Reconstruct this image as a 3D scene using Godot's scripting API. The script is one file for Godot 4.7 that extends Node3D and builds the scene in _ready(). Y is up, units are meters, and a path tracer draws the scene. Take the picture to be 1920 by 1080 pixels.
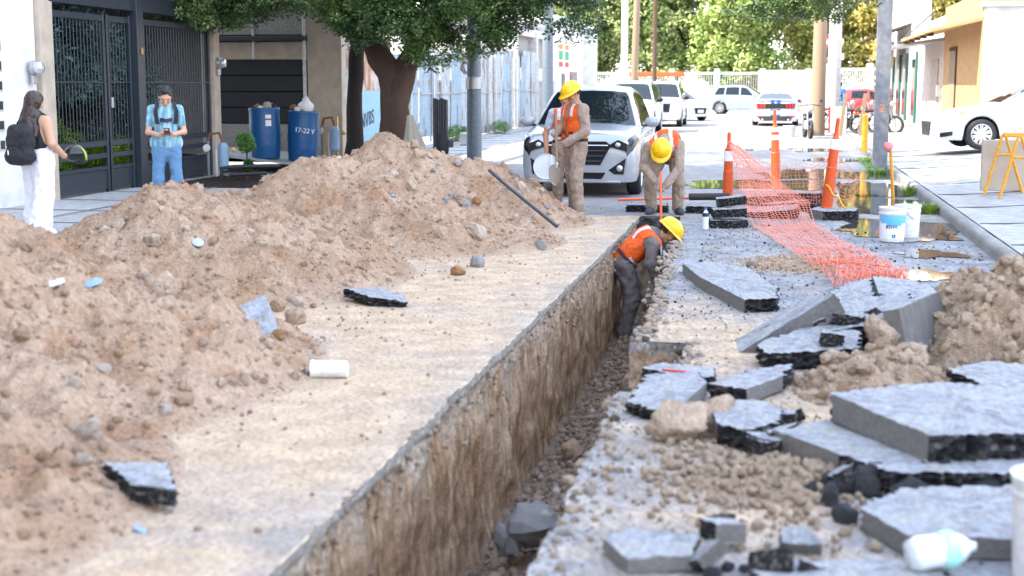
extends Node3D
# A street dug up for a pipe: trench, spoil heap, workers, parked cars, broken asphalt.

class MB:                                   # collects triangles, commits one ArrayMesh
	var v := PackedVector3Array()
	var n := PackedVector3Array()
	var c := PackedColorArray()
	var i := PackedInt32Array()
	var col := Color(1, 1, 1)
	var xf := Transform3D()
	func vert(p: Vector3, nn: Vector3, k = null) -> int:
		v.append(xf * p); n.append((xf.basis * nn).normalized()); c.append(col if k == null else k)
		return v.size() - 1
	func tri(a: Vector3, b: Vector3, d: Vector3) -> void:          # counter-clockwise from the front
		var nn := (b - a).cross(d - a)
		if nn.length_squared() < 1e-16: return
		nn = nn.normalized()
		var k := vert(a, nn); vert(b, nn); vert(d, nn)
		i.append_array([k, k + 2, k + 1])
	func quad(a: Vector3, b: Vector3, d: Vector3, e: Vector3) -> void:
		tri(a, b, d); tri(a, d, e)
	func box(ctr: Vector3, s: Vector3, bs := Basis(), bev := 0.0) -> void:
		var h := s * 0.5
		var b := minf(bev, minf(h.x, minf(h.y, h.z)) * 0.9)
		for ax in 3:
			for sg in [-1.0, 1.0]:
				var u := Vector3.ZERO; var w := Vector3.ZERO; var nn := Vector3.ZERO
				nn[ax] = sg
				var a1 := (ax + 1) % 3; var a2 := (ax + 2) % 3
				u[a1] = h[a1] - b; w[a2] = h[a2] - b
				if sg < 0: u = -u
				var o := nn * h[ax]
				quad(ctr + bs * (o - u - w), ctr + bs * (o + u - w), ctr + bs * (o + u + w), ctr + bs * (o - u + w))
		if b > 0.0:
			for ax in 3:                                         # twelve chamfers
				var a1 := (ax + 1) % 3; var a2 := (ax + 2) % 3
				for s1 in [-1.0, 1.0]:
					for s2 in [-1.0, 1.0]:
						var p1 := Vector3.ZERO; var p2 := Vector3.ZERO; var d := Vector3.ZERO
						p1[a1] = s1 * h[a1]; p1[a2] = s2 * (h[a2] - b)
						p2[a1] = s1 * (h[a1] - b); p2[a2] = s2 * h[a2]
						d[ax] = h[ax] - b
						if s1 * s2 > 0: quad(ctr + bs * (p1 + d), ctr + bs * (p1 - d), ctr + bs * (p2 - d), ctr + bs * (p2 + d))
						else: quad(ctr + bs * (p1 - d), ctr + bs * (p1 + d), ctr + bs * (p2 + d), ctr + bs * (p2 - d))
			for sx in [-1.0, 1.0]:
				for sy in [-1.0, 1.0]:
					for sz in [-1.0, 1.0]:
						var q1 := Vector3(sx * h.x, sy * (h.y - b), sz * (h.z - b))
						var q2 := Vector3(sx * (h.x - b), sy * h.y, sz * (h.z - b))
						var q3 := Vector3(sx * (h.x - b), sy * (h.y - b), sz * h.z)
						if sx * sy * sz > 0: tri(ctr + bs * q1, ctr + bs * q2, ctr + bs * q3)
						else: tri(ctr + bs * q1, ctr + bs * q3, ctr + bs * q2)
	func tube(pts: Array, rad, sides := 8, caps := true) -> void:
		var m := pts.size()
		var up := Vector3(0, 1, 0)
		var t0: Vector3 = (pts[1] - pts[0]).normalized()
		if absf(t0.dot(up)) > 0.9: up = Vector3(1, 0, 0)
		var side := t0.cross(up).normalized()
		var base := v.size()
		for k in m:
			var t: Vector3 = (pts[mini(k + 1, m - 1)] - pts[maxi(k - 1, 0)]).normalized()
			side = (side - t * side.dot(t)).normalized()
			var w := side.cross(t).normalized()
			var r: float = rad[k] if rad is Array else rad
			for j in sides:
				var a := TAU * j / sides
				var d := side * cos(a) + w * sin(a)
				vert(pts[k] + d * r, d)
		for k in m - 1:
			for j in sides:
				var a := base + k * sides + j; var b := base + k * sides + (j + 1) % sides
				i.append_array([a, b, a + sides, b, b + sides, a + sides])
		if caps:
			for e in 2:
				var k := 0 if e == 0 else m - 1
				var t: Vector3 = (pts[1] - pts[0]).normalized() if e == 0 else (pts[m - 1] - pts[m - 2]).normalized()
				var nn := -t if e == 0 else t
				var first := v.size()
				for j in sides:
					v.append(v[base + k * sides + j]); n.append((xf.basis * nn).normalized()); c.append(col)
				for j in range(1, sides - 1):
					if e == 0: i.append_array([first, first + j + 1, first + j])
					else: i.append_array([first, first + j, first + j + 1])
	func lathe(prof: Array, sides := 16, t := Transform3D(), soft := false) -> void:   # prof: Vector2(r, y) going up = outside
		for k in prof.size() - 1:
			var p: Vector2 = prof[k]; var q: Vector2 = prof[k + 1]
			var d := q - p
			if d.length() < 1e-6: continue
			var nr := Vector2(d.y, -d.x).normalized()
			var na := nr; var nb := nr
			if soft:
				if k > 0:
					var dd: Vector2 = q - prof[k - 1]; na = Vector2(dd.y, -dd.x).normalized()
				if k < prof.size() - 2:
					var de: Vector2 = prof[k + 2] - p; nb = Vector2(de.y, -de.x).normalized()
			var base := v.size()
			for j in sides + 1:
				var a := TAU * j / sides
				var e := Vector3(cos(a), 0, sin(a))
				vert(t * (e * p.x + Vector3(0, p.y, 0)), t.basis * (e * na.x + Vector3(0, na.y, 0)))
				vert(t * (e * q.x + Vector3(0, q.y, 0)), t.basis * (e * nb.x + Vector3(0, nb.y, 0)))
			for j in sides:
				var a := base + j * 2
				i.append_array([a, a + 2, a + 1, a + 2, a + 3, a + 1])
	func prism(poly: PackedVector2Array, depth: float, t := Transform3D()) -> void:     # poly in xy, extruded from z=0 to z=depth
		var pl := poly
		if Geometry2D.is_polygon_clockwise(pl):
			pl = poly.duplicate(); pl.reverse()
		var ix := Geometry2D.triangulate_polygon(pl)
		for k in range(0, ix.size(), 3):
			var a := pl[ix[k]]; var b := pl[ix[k + 1]]; var d := pl[ix[k + 2]]
			if (b - a).cross(d - a) < 0:
				var sw := b; b = d; d = sw
			tri(t * Vector3(a.x, a.y, depth), t * Vector3(b.x, b.y, depth), t * Vector3(d.x, d.y, depth))
			tri(t * Vector3(a.x, a.y, 0), t * Vector3(d.x, d.y, 0), t * Vector3(b.x, b.y, 0))
		for k in pl.size():
			var a := pl[k]; var b := pl[(k + 1) % pl.size()]
			quad(t * Vector3(a.x, a.y, 0), t * Vector3(b.x, b.y, 0), t * Vector3(b.x, b.y, depth), t * Vector3(a.x, a.y, depth))
	func grid(nu: int, nv: int, fn: Callable, cf = null, flip := false) -> void:         # fn(u, v) -> point; seen from u x v side
		var base := v.size()
		var w := nu + 1
		var pts := PackedVector3Array(); pts.resize(w * (nv + 1))
		for b in nv + 1:
			for a in w:
				pts[b * w + a] = fn.call(float(a) / nu, float(b) / nv)
		for b in nv + 1:
			for a in w:
				var du := pts[b * w + mini(a + 1, nu)] - pts[b * w + maxi(a - 1, 0)]
				var dv := pts[mini(b + 1, nv) * w + a] - pts[maxi(b - 1, 0) * w + a]
				var nn := du.cross(dv)
				if flip: nn = -nn
				if nn.length_squared() < 1e-18: nn = Vector3.UP
				vert(pts[b * w + a], nn, null if cf == null else cf.call(float(a) / nu, float(b) / nv, pts[b * w + a]))
		for b in nv:
			for a in nu:
				var k := base + b * w + a
				if flip: i.append_array([k, k + 1, k + w, k + 1, k + w + 1, k + w])
				else: i.append_array([k, k + w, k + 1, k + 1, k + w, k + w + 1])
	func ball(ctr: Vector3, r: Vector3, seg := 12, rings := 8, bs := Basis()) -> void:
		var base := v.size()
		for a in rings + 1:
			var th := PI * a / rings
			for b in seg + 1:
				var ph := TAU * b / seg
				var d := Vector3(sin(th) * cos(ph), cos(th), sin(th) * sin(ph))
				vert(ctr + bs * (d * r), bs * (d / r))
		for a in rings:
			for b in seg:
				var k := base + a * (seg + 1) + b
				i.append_array([k, k + seg + 1, k + 1, k + 1, k + seg + 1, k + seg + 2])
	func add(o: MB) -> void:
		var base := v.size()
		v.append_array(o.v); n.append_array(o.n); c.append_array(o.c)
		for k in o.i: i.append(base + k)
	func arrays() -> Array:
		var a := []; a.resize(Mesh.ARRAY_MAX)
		a[Mesh.ARRAY_VERTEX] = v; a[Mesh.ARRAY_NORMAL] = n; a[Mesh.ARRAY_COLOR] = c; a[Mesh.ARRAY_INDEX] = i
		return a
	func mesh() -> ArrayMesh:
		var m := ArrayMesh.new()
		if i.size(): m.add_surface_from_arrays(Mesh.PRIMITIVE_TRIANGLES, arrays())
		return m

class Sdf:                                  # distance field of tapered capsules joined smoothly, meshed as surface nets
	var o: Vector3
	var s: float
	var nx: int
	var ny: int
	var nz: int
	var f := PackedFloat32Array()
	func _init(lo: Vector3, hi: Vector3, cell: float) -> void:
		o = lo; s = cell
		nx = int(ceil((hi.x - lo.x) / cell)) + 1; ny = int(ceil((hi.y - lo.y) / cell)) + 1; nz = int(ceil((hi.z - lo.z) / cell)) + 1
		f.resize(nx * ny * nz); f.fill(1.0)
	func cap(a: Vector3, b: Vector3, ra: float, rb: float, k := 0.02, ax := Vector3.ZERO, sq := 1.0) -> void:
		var big := maxf(ra, rb) * maxf(1.0, sq) + k + s * 2.5
		var lo := ((a.min(b) - Vector3.ONE * big - o) / s).floor()
		var hi := ((a.max(b) + Vector3.ONE * big - o) / s).ceil()
		var x0 := maxi(int(lo.x), 0); var x1 := mini(int(hi.x), nx - 1)
		var y0 := maxi(int(lo.y), 0); var y1 := mini(int(hi.y), ny - 1)
		var z0 := maxi(int(lo.z), 0); var z1 := mini(int(hi.z), nz - 1)
		var ba := b - a
		var il := 1.0 / maxf(ba.length_squared(), 1e-9)
		var flat := sq != 1.0
		var e := 1.0 / sq - 1.0
		for z in range(z0, z1 + 1):
			for y in range(y0, y1 + 1):
				var at := (z * ny + y) * nx
				for x in range(x0, x1 + 1):
					var p := Vector3(o.x + x * s, o.y + y * s, o.z + z * s) - a
					var h := clampf(p.dot(ba) * il, 0.0, 1.0)
					p -= ba * h
					if flat: p += ax * (p.dot(ax) * e)
					var d := p.length() - ra - (rb - ra) * h
					var g := f[at + x]
					var w := k - absf(d - g)
					f[at + x] = minf(d, g) - (w * w / (4.0 * k) if w > 0.0 else 0.0)
	func cut(p: Vector3, nn: Vector3) -> void:            # removes what lies on the side the normal points to
		for z in nz:
			for y in ny:
				var at := (z * ny + y) * nx
				for x in nx:
					if f[at + x] < 0.2:
						f[at + x] = maxf(f[at + x], (Vector3(o.x + x * s, o.y + y * s, o.z + z * s) - p).dot(nn))
	func dig(a: Vector3, b: Vector3, r: float) -> void:   # removes a capsule
		var ba := b - a
		var il := 1.0 / maxf(ba.length_squared(), 1e-9)
		for z in nz:
			for y in ny:
				var at := (z * ny + y) * nx
				for x in nx:
					if f[at + x] < 0.2:
						var p := Vector3(o.x + x * s, o.y + y * s, o.z + z * s) - a
						p -= ba * clampf(p.dot(ba) * il, 0.0, 1.0)
						f[at + x] = maxf(f[at + x], r - p.length())
	func add_to(mb: MB, cf = null, fold: FastNoiseLite = null, amp := 0.0) -> void:
		var id := PackedInt32Array(); id.resize(f.size()); id.fill(-1)
		var sy := nx; var sz := nx * ny
		var near := s * 1.8
		for z in nz - 1:
			for y in ny - 1:
				var at := z * sz + y * sy
				for x in nx - 1:
					var q := at + x
					var g := f[q]
					if g > near or g < -near: continue
					var v0 := g; var v1 := f[q + 1]; var v2 := f[q + sy]; var v3 := f[q + sy + 1]
					var v4 := f[q + sz]; var v5 := f[q + sz + 1]; var v6 := f[q + sz + sy]; var v7 := f[q + sz + sy + 1]
					var neg := int(v0 < 0) + int(v1 < 0) + int(v2 < 0) + int(v3 < 0) + int(v4 < 0) + int(v5 < 0) + int(v6 < 0) + int(v7 < 0)
					if neg == 0 or neg == 8: continue
					var p := Vector3.ZERO
					var m := 0
					if (v0 < 0) != (v1 < 0): p += Vector3(v0 / (v0 - v1), 0, 0); m += 1
					if (v2 < 0) != (v3 < 0): p += Vector3(v2 / (v2 - v3), 1, 0); m += 1
					if (v4 < 0) != (v5 < 0): p += Vector3(v4 / (v4 - v5), 0, 1); m += 1
					if (v6 < 0) != (v7 < 0): p += Vector3(v6 / (v6 - v7), 1, 1); m += 1
					if (v0 < 0) != (v2 < 0): p += Vector3(0, v0 / (v0 - v2), 0); m += 1
					if (v1 < 0) != (v3 < 0): p += Vector3(1, v1 / (v1 - v3), 0); m += 1
					if (v4 < 0) != (v6 < 0): p += Vector3(0, v4 / (v4 - v6), 1); m += 1
					if (v5 < 0) != (v7 < 0): p += Vector3(1, v5 / (v5 - v7), 1); m += 1
					if (v0 < 0) != (v4 < 0): p += Vector3(0, 0, v0 / (v0 - v4)); m += 1
					if (v1 < 0) != (v5 < 0): p += Vector3(1, 0, v1 / (v1 - v5)); m += 1
					if (v2 < 0) != (v6 < 0): p += Vector3(0, 1, v2 / (v2 - v6)); m += 1
					if (v3 < 0) != (v7 < 0): p += Vector3(1, 1, v3 / (v3 - v7)); m += 1
					p = o + (Vector3(x, y, z) + p / m) * s
					var nn := Vector3(v1 + v3 + v5 + v7 - v0 - v2 - v4 - v6, v2 + v3 + v6 + v7 - v0 - v1 - v4 - v5, v4 + v5 + v6 + v7 - v0 - v1 - v2 - v3)
					nn = nn.normalized() if nn.length_squared() > 1e-14 else Vector3.UP
					if fold: 
						var h := fold.get_noise_3dv(p)
						var e := 0.012
						var gr := Vector3(fold.get_noise_3d(p.x + e, p.y, p.z) - h, fold.get_noise_3d(p.x, p.y + e, p.z) - h, fold.get_noise_3d(p.x, p.y, p.z + e) - h) / e
						gr -= nn * gr.dot(nn)
						p += nn * h * amp
						nn = (nn - gr * amp * 1.6).normalized()
					id[q] = mb.vert(p, nn, null if cf == null else cf.call(p))
		for z in range(1, nz - 1):
			for y in range(1, ny - 1):
				var at := z * sz + y * sy
				for x in range(1, nx - 1):
					var q := at + x
					var g := f[q]
					if g > near or g < -near: continue
					var ins := g < 0
					if ins != (f[q + 1] < 0): _face(mb, id, q - sy - sz, q - sz, q, q - sy, ins)
					if ins != (f[q + sy] < 0): _face(mb, id, q - 1 - sz, q - 1, q, q - sz, ins)
					if ins != (f[q + sz] < 0): _face(mb, id, q - 1 - sy, q - sy, q, q - 1, ins)
	func _face(mb: MB, id: PackedInt32Array, a: int, b: int, c: int, d: int, ins: bool) -> void:
		var i0 := id[a]; var i1 := id[b]; var i2 := id[c]; var i3 := id[d]
		if i0 < 0 or i1 < 0 or i2 < 0 or i3 < 0: return
		if ins: mb.i.append_array([i0, i2, i1, i0, i3, i2])
		else: mb.i.append_array([i0, i1, i2, i0, i2, i3])

var rng := RandomNumberGenerator.new()
var M := {}
var names := {}
var NZ := {}

func L(r: float, g: float, b: float, a := 1.0) -> Color:      # a linear base colour, as albedo_color wants it
	var k := Color(r, g, b).linear_to_srgb()
	k.a = a
	return k

func noise(seed_: int, freq: float, oct := 4, type := FastNoiseLite.TYPE_SIMPLEX_SMOOTH) -> FastNoiseLite:
	var f := FastNoiseLite.new()
	f.seed = seed_; f.frequency = freq; f.noise_type = type
	f.fractal_type = FastNoiseLite.FRACTAL_FBM if oct > 1 else FastNoiseLite.FRACTAL_NONE
	f.fractal_octaves = oct
	return f

func tex(seed_: int, freq: float, oct := 4, lo := 0.0, hi := 1.0, type := FastNoiseLite.TYPE_SIMPLEX_SMOOTH, size := 512) -> NoiseTexture2D:
	var t := NoiseTexture2D.new()
	t.width = size; t.height = size; t.seamless = true; t.noise = noise(seed_, freq, oct, type)
	var g := Gradient.new()
	g.set_color(0, Color(lo, lo, lo)); g.set_color(1, Color(hi, hi, hi))
	t.color_ramp = g
	return t

func mat(key: String, k: Color, rough := 0.8, o := {}) -> StandardMaterial3D:
	var m := StandardMaterial3D.new()
	m.resource_name = key
	m.albedo_color = k; m.roughness = rough; m.vertex_color_use_as_albedo = true
	m.metallic = o.get("metal", 0.0)
	m.metallic_specular = o.get("spec", 0.5)
	if o.has("tile"):
		m.uv1_triplanar = true; m.uv1_world_triplanar = o.get("world", true)
		m.uv1_scale = Vector3.ONE / o.tile * (o.stretch if o.has("stretch") else Vector3.ONE)
	if o.has("tex"): m.albedo_texture = o.tex
	if o.has("bump"):
		m.heightmap_enabled = true; m.heightmap_texture = o.bump; m.heightmap_scale = o.get("bs", 1.0)
	if o.has("rt"):
		m.roughness_texture = o.rt
	if o.has("coat"):
		m.clearcoat_enabled = true; m.clearcoat = o.coat; m.clearcoat_roughness = 0.04
	if o.has("back"):
		m.backlight_enabled = true; m.backlight = o.back
	if o.has("rim"):
		m.rim_enabled = true; m.rim = o.rim
	if k.a < 1.0: m.transparency = BaseMaterial3D.TRANSPARENCY_ALPHA
	M[key] = m
	return m

func numbered(s: String) -> String:
	var k: int = names.get(s, 0)
	names[s] = k + 1
	return s if k == 0 else "%s_%03d" % [s, k]

func tag(o: Node, label: String, category: String, group := "", kind := "") -> void:
	if label: o.set_meta("label", label)
	if category: o.set_meta("category", category)
	if group: o.set_meta("group", group)
	if kind or category: o.set_meta("kind", kind if kind else "thing")

func thing(called: String, label: String, category: String, at := Vector3.ZERO, yaw := 0.0, group := "") -> Node3D:
	var o := Node3D.new()
	o.name = numbered(called); add_child(o, true)
	o.position = at; o.rotation.y = yaw
	tag(o, label, category, group)
	return o

func part(called: String, m: Variant, material: Material, parent: Node, label := "") -> MeshInstance3D:
	var o := MeshInstance3D.new()
	o.name = called if parent != self else numbered(called)
	o.mesh = m.mesh() if m is MB else m
	o.material_override = material
	parent.add_child(o, true)
	if label: o.set_meta("label", label)
	return o

func single(called: String, m: Variant, material: Material, label: String, category: String, at := Vector3.ZERO, group := "") -> MeshInstance3D:
	var o := part(called, m, material, self)
	o.position = at
	tag(o, label, category, group)
	return o

func struct(called: String, m: Variant, material: Material) -> MeshInstance3D:
	var o := part(called, m, material, self)
	o.set_meta("kind", "structure")
	return o

func copy(o: Node3D, label := "", group := "") -> Node3D:
	var base := String(o.name).rstrip("0123456789").trim_suffix("_")
	var d: Node3D = o.duplicate()
	d.name = numbered(base); add_child(d, true)
	if label: d.set_meta("label", label)
	if group: d.set_meta("group", group)
	return d

func scatter(called: String, m: Mesh, material: Material, xs: Array, cols: Array, parent: Node) -> MultiMeshInstance3D:
	var mm := MultiMesh.new()
	mm.transform_format = MultiMesh.TRANSFORM_3D; mm.use_colors = true; mm.mesh = m
	mm.instance_count = xs.size()
	for k in xs.size():
		mm.set_instance_transform(k, xs[k]); mm.set_instance_color(k, cols[k])
	var o := MultiMeshInstance3D.new()
	o.name = called if parent != self else numbered(called)
	o.multimesh = mm; o.material_override = material
	parent.add_child(o, true)
	o.set_meta("kind", "stuff")
	return o

func words(text: String, size: float, depth: float, t: Transform3D, bend := 0.0, font := "Droid Sans", bold := 700) -> MB:   # lettering centred on t, facing its +z; bend = radius of the round it lies on
	var tm := TextMesh.new()
	var sf := SystemFont.new(); sf.font_names = [font]; sf.font_weight = bold
	tm.font = sf; tm.text = text; tm.font_size = 64; tm.pixel_size = size / 46.0; tm.depth = depth; tm.curve_step = 2.0
	var a := tm.get_mesh_arrays()
	var mb := MB.new()
	var vs: PackedVector3Array = a[Mesh.ARRAY_VERTEX]; var ns: PackedVector3Array = a[Mesh.ARRAY_NORMAL]
	for k in vs.size():
		var p := vs[k]; var nn := ns[k]
		if bend > 0.0:
			var an := p.x / bend
			var r := bend + p.z
			p = Vector3(sin(an) * r, p.y, cos(an) * r - bend)
			nn = nn.rotated(Vector3.UP, an)
		mb.v.append(t * p); mb.n.append((t.basis * nn).normalized()); mb.c.append(Color.WHITE)
	mb.i = a[Mesh.ARRAY_INDEX]
	return mb

func V(x: float, y: float, z: float) -> Vector3:
	return Vector3(x, y, z)

func look(fwd: Vector3, up := Vector3.UP) -> Basis:           # columns: side, up, forward
	var z := fwd.normalized()
	var x := up.cross(z).normalized()
	return Basis(x, z.cross(x), z)

func _ready() -> void:
	rng.seed = 7
	var cam := Camera3D.new()
	cam.name = "camera"; add_child(cam)
	cam.position = V(0, 1.69, 0); cam.rotation_degrees = V(-8.13, 10.473, 0)
	var ca := CameraAttributesPhysical.new()
	ca.frustum_focal_length = 59.28; ca.frustum_focus_distance = 17.6; ca.exposure_aperture = 2.5; ca.frustum_far = 900.0; ca.frustum_near = 0.1
	cam.attributes = ca
	cam.fov = 22.892; cam.far = 900.0; cam.near = 0.1
	cam.current = true
	var we := WorldEnvironment.new(); we.name = "world_environment"; add_child(we)
	var en := Environment.new(); we.environment = en
	en.background_mode = Environment.BG_SKY
	var sky := Sky.new(); var sm := ProceduralSkyMaterial.new()
	sm.sky_top_color = L(0.46, 0.55, 0.75); sm.sky_horizon_color = L(0.95, 0.93, 0.90); sm.sky_curve = 0.18
	sm.ground_bottom_color = L(0.25, 0.22, 0.19); sm.ground_horizon_color = L(0.6, 0.6, 0.6)
	sm.sun_angle_max = 12.0
	sky.sky_material = sm; en.sky = sky
	en.tonemap_mode = Environment.TONE_MAPPER_LINEAR
	en.tonemap_exposure = 5.5
	en.sdfgi_enabled = true; en.ssao_enabled = true; en.ssil_enabled = true
	var sun := DirectionalLight3D.new(); sun.name = "sun"; add_child(sun)
	sun.light_color = Color(1.0, 0.95, 0.87); sun.light_energy = 0.9; sun.light_angular_distance = 0.5; sun.shadow_enabled = true
	sun.look_at_from_position(V(-8.0, 8.5, 3.5), Vector3.ZERO)
	materials()
	ground()
	trench()
	spoil()
	left_side()
	far_left()
	right_side()
	far_end()
	trees()
	vehicles()
	slabs()
	site_things()
	net()
	left_things()
	people()
	small_things()

func materials() -> void:
	NZ.a = noise(1, 1.0, 4); NZ.b = noise(2, 1.0, 3); NZ.c = noise(3, 1.0, 5); NZ.d = noise(4, 1.0, 1)
	var cl := noise(5, 1.0, 1, FastNoiseLite.TYPE_CELLULAR)
	cl.cellular_distance_function = FastNoiseLite.DISTANCE_EUCLIDEAN; cl.cellular_return_type = FastNoiseLite.RETURN_DISTANCE; cl.cellular_jitter = 1.0
	NZ.cell = cl
	NZ.fold = noise(6, 7.0, 3)
	var grit := tex(11, 0.09, 4); var soft := tex(12, 0.012, 5); var fine := tex(13, 0.22, 3)
	var stone := tex(14, 0.03, 5, 0.72, 1.0); var dust := tex(15, 0.015, 5, 0.82, 1.0); var agg := tex(16, 0.12, 2, 0.45, 1.0)
	var pale := tex(17, 0.01, 5, 0.86, 1.0)
	var streak := tex(18, 0.03, 4, 0.7, 1.0)
	var folds := tex(19, 0.014, 2)
	mat("dirt", Color.WHITE, 0.95, {"tile": 0.6, "tex": stone, "bump": grit, "bs": 2.2, "spec": 0.2})
	mat("road", Color.WHITE, 0.85, {"tile": 2.3, "tex": dust, "bump": grit, "bs": 1.6, "spec": 0.35})
	mat("soil_wall", Color.WHITE, 0.95, {"tile": 0.5, "tex": stone, "bump": grit, "bs": 1.4, "spec": 0.2})
	mat("slab_top", L(0.385, 0.405, 0.435), 0.8, {"tile": 0.7, "tex": stone, "bump": grit, "bs": 1.0, "world": false})
	mat("asphalt", Color.WHITE, 0.8, {"tile": 0.35, "tex": agg, "bump": grit, "bs": 1.6, "world": false})
	mat("asphalt_lump", L(0.07, 0.072, 0.08), 0.85, {"tile": 0.12, "tex": agg, "bump": grit, "bs": 1.0, "world": false})
	mat("rock", Color.WHITE, 0.9, {"tile": 0.3, "tex": stone, "bump": fine, "bs": 0.5, "world": false, "spec": 0.3})
	mat("pavement", L(0.42, 0.42, 0.41), 0.85, {"tile": 1.5, "tex": dust, "bump": fine, "bs": 0.4})
	mat("concrete", L(0.40, 0.39, 0.37), 0.85, {"tile": 0.9, "tex": stone, "bump": fine, "bs": 0.4})
	mat("concrete_light", L(0.62, 0.61, 0.58), 0.85, {"tile": 1.2, "tex": dust, "bump": fine, "bs": 0.3})
	mat("white_wall", L(0.74, 0.74, 0.73), 0.8, {"tile": 2.6, "tex": pale, "bump": fine, "bs": 0.15})
	mat("beige_wall", L(0.50, 0.42, 0.33), 0.85, {"tile": 2.0, "tex": pale, "bump": fine, "bs": 0.2})
	mat("tan_wall", L(0.50, 0.30, 0.13), 0.85, {"tile": 2.0, "tex": pale, "bump": fine, "bs": 0.2})
	mat("sheet_metal", Color.WHITE, 0.55, {"tile": 1.1, "tex": streak, "bump": soft, "bs": 1.2, "stretch": V(3, 0.6, 3)})
	mat("rust", L(0.27, 0.10, 0.04), 0.9, {"tile": 0.7, "tex": stone, "bump": grit, "bs": 0.5})
	mat("gate_metal", L(0.018, 0.026, 0.036), 0.4, {"spec": 0.5, "tile": 1.0, "bump": soft, "bs": 0.2})
	mat("dark_metal", L(0.03, 0.032, 0.036), 0.5)
	mat("steel_pole", L(0.17, 0.21, 0.25), 0.5, {"metal": 0.2, "tile": 0.8, "tex": dust})
	mat("grey_metal", L(0.4, 0.41, 0.42), 0.4, {"metal": 0.6})
	mat("brass", L(0.45, 0.30, 0.10), 0.4, {"metal": 0.7})
	mat("shutter", L(0.014, 0.016, 0.022), 0.6, {"tile": 1.0, "tex": dust})
	mat("blue_barrel", L(0.006, 0.10, 0.28), 0.42, {"tile": 0.7, "tex": stone, "bump": soft, "bs": 0.3})
	mat("bark", L(0.19, 0.115, 0.08), 0.95, {"tile": 0.5, "tex": stone, "bump": grit, "bs": 4.0, "stretch": V(1.6, 0.5, 1.6)})
	mat("leaf", Color.WHITE, 0.33, {"back": Color(0.35, 0.42, 0.12), "spec": 0.5})
	mat("leaf_far", Color.WHITE, 0.6, {"back": Color(0.4, 0.45, 0.15), "spec": 0.3})
	mat("orange_plastic", L(0.80, 0.11, 0.016), 0.5, {"tile": 0.35, "tex": stone})
	mat("orange_pipe", L(0.70, 0.11, 0.03), 0.5)
	mat("net", L(0.88, 0.25, 0.15), 0.5)
	mat("white_plastic", L(0.78, 0.78, 0.77), 0.4, {"tile": 0.4, "tex": dust})
	mat("reflective", L(0.78, 0.8, 0.82), 0.35)
	mat("yellow_paint", L(0.78, 0.36, 0.015), 0.5, {"tile": 0.5, "tex": dust})
	mat("hat", L(0.88, 0.53, 0.0), 0.3, {"tile": 0.3, "tex": dust, "world": false})
	mat("black_rubber", L(0.018, 0.018, 0.02), 0.7)
	mat("black_gloss", L(0.012, 0.013, 0.016), 0.12)
	mat("car_glass", L(0.008, 0.012, 0.015), 0.03, {"spec": 0.45})
	mat("car_white", L(0.58, 0.60, 0.62), 0.3, {"coat": 0.9})
	mat("car_pearl", L(0.27, 0.30, 0.33), 0.3, {"coat": 0.9})
	mat("car_blue", L(0.30, 0.36, 0.44), 0.3, {"metal": 0.3, "coat": 0.9})
	mat("car_red", L(0.5, 0.03, 0.03), 0.3, {"coat": 0.9})
	mat("stripe_blue", L(0.01, 0.10, 0.40), 0.35)
	mat("chrome", L(0.72, 0.73, 0.74), 0.15, {"metal": 1.0})
	mat("alloy", L(0.5, 0.5, 0.5), 0.3, {"metal": 0.7})
	mat("lamp_clear", L(0.55, 0.57, 0.6), 0.08, {"metal": 0.5})
	mat("lamp_red", L(0.55, 0.02, 0.02), 0.2)
	mat("lamp_amber", L(0.7, 0.25, 0.02), 0.2)
	mat("skin", L(0.40, 0.21, 0.125), 0.55, {"spec": 0.35})
	mat("skin_light", L(0.52, 0.30, 0.20), 0.55, {"spec": 0.35})
	mat("hair", L(0.012, 0.009, 0.008), 0.45)
	mat("hair_brown", L(0.028, 0.015, 0.013), 0.42)
	mat("khaki", L(0.33, 0.255, 0.20), 0.95, {"rim": 0.3, "tile": 0.8, "tex": dust, "bump": folds, "bs": 2.0, "stretch": V(1, 0.7, 1)})
	mat("grey_cloth", L(0.15, 0.135, 0.13), 0.95, {"rim": 0.3, "tile": 0.8, "tex": dust, "bump": folds, "bs": 2.0, "stretch": V(1, 0.7, 1)})
	mat("pale_cloth", L(0.36, 0.40, 0.48), 0.95, {"rim": 0.3})
	mat("vest", Color.WHITE, 0.8, {"tile": 0.8, "tex": dust, "bump": folds, "bs": 1.2})
	mat("glove", L(0.50, 0.46, 0.40), 0.95, {"tile": 0.1, "tex": stone, "bump": fine, "bs": 0.3})
	mat("dark_glove", L(0.05, 0.05, 0.05), 0.9)
	mat("boot", L(0.05, 0.06, 0.075), 0.8)
	mat("white_cloth", L(0.70, 0.70, 0.75), 0.9, {"rim": 0.3, "tile": 0.8, "bump": folds, "bs": 1.6, "stretch": V(1, 0.6, 1)})
	mat("jeans", L(0.14, 0.30, 0.52), 0.9, {"tile": 0.15, "tex": stone, "rim": 0.2})
	mat("tie_dye", Color.WHITE, 0.9, {"rim": 0.2, "tile": 0.8, "bump": folds, "bs": 0.8})
	mat("black_cloth", L(0.014, 0.015, 0.02), 0.85, {"rim": 0.2})
	mat("paint_label", Color.WHITE, 0.4)
	mat("print_dark", L(0.01, 0.015, 0.05), 0.5)
	mat("print_white", L(0.8, 0.8, 0.8), 0.6)
	mat("print_red", L(0.55, 0.02, 0.04), 0.5)
	mat("print_orange", L(0.75, 0.2, 0.03), 0.5)
	mat("print_green", L(0.02, 0.3, 0.14), 0.5)
	mat("wood", L(0.36, 0.26, 0.17), 0.85, {"tile": 0.5, "tex": stone, "bump": fine, "bs": 0.3})
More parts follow.
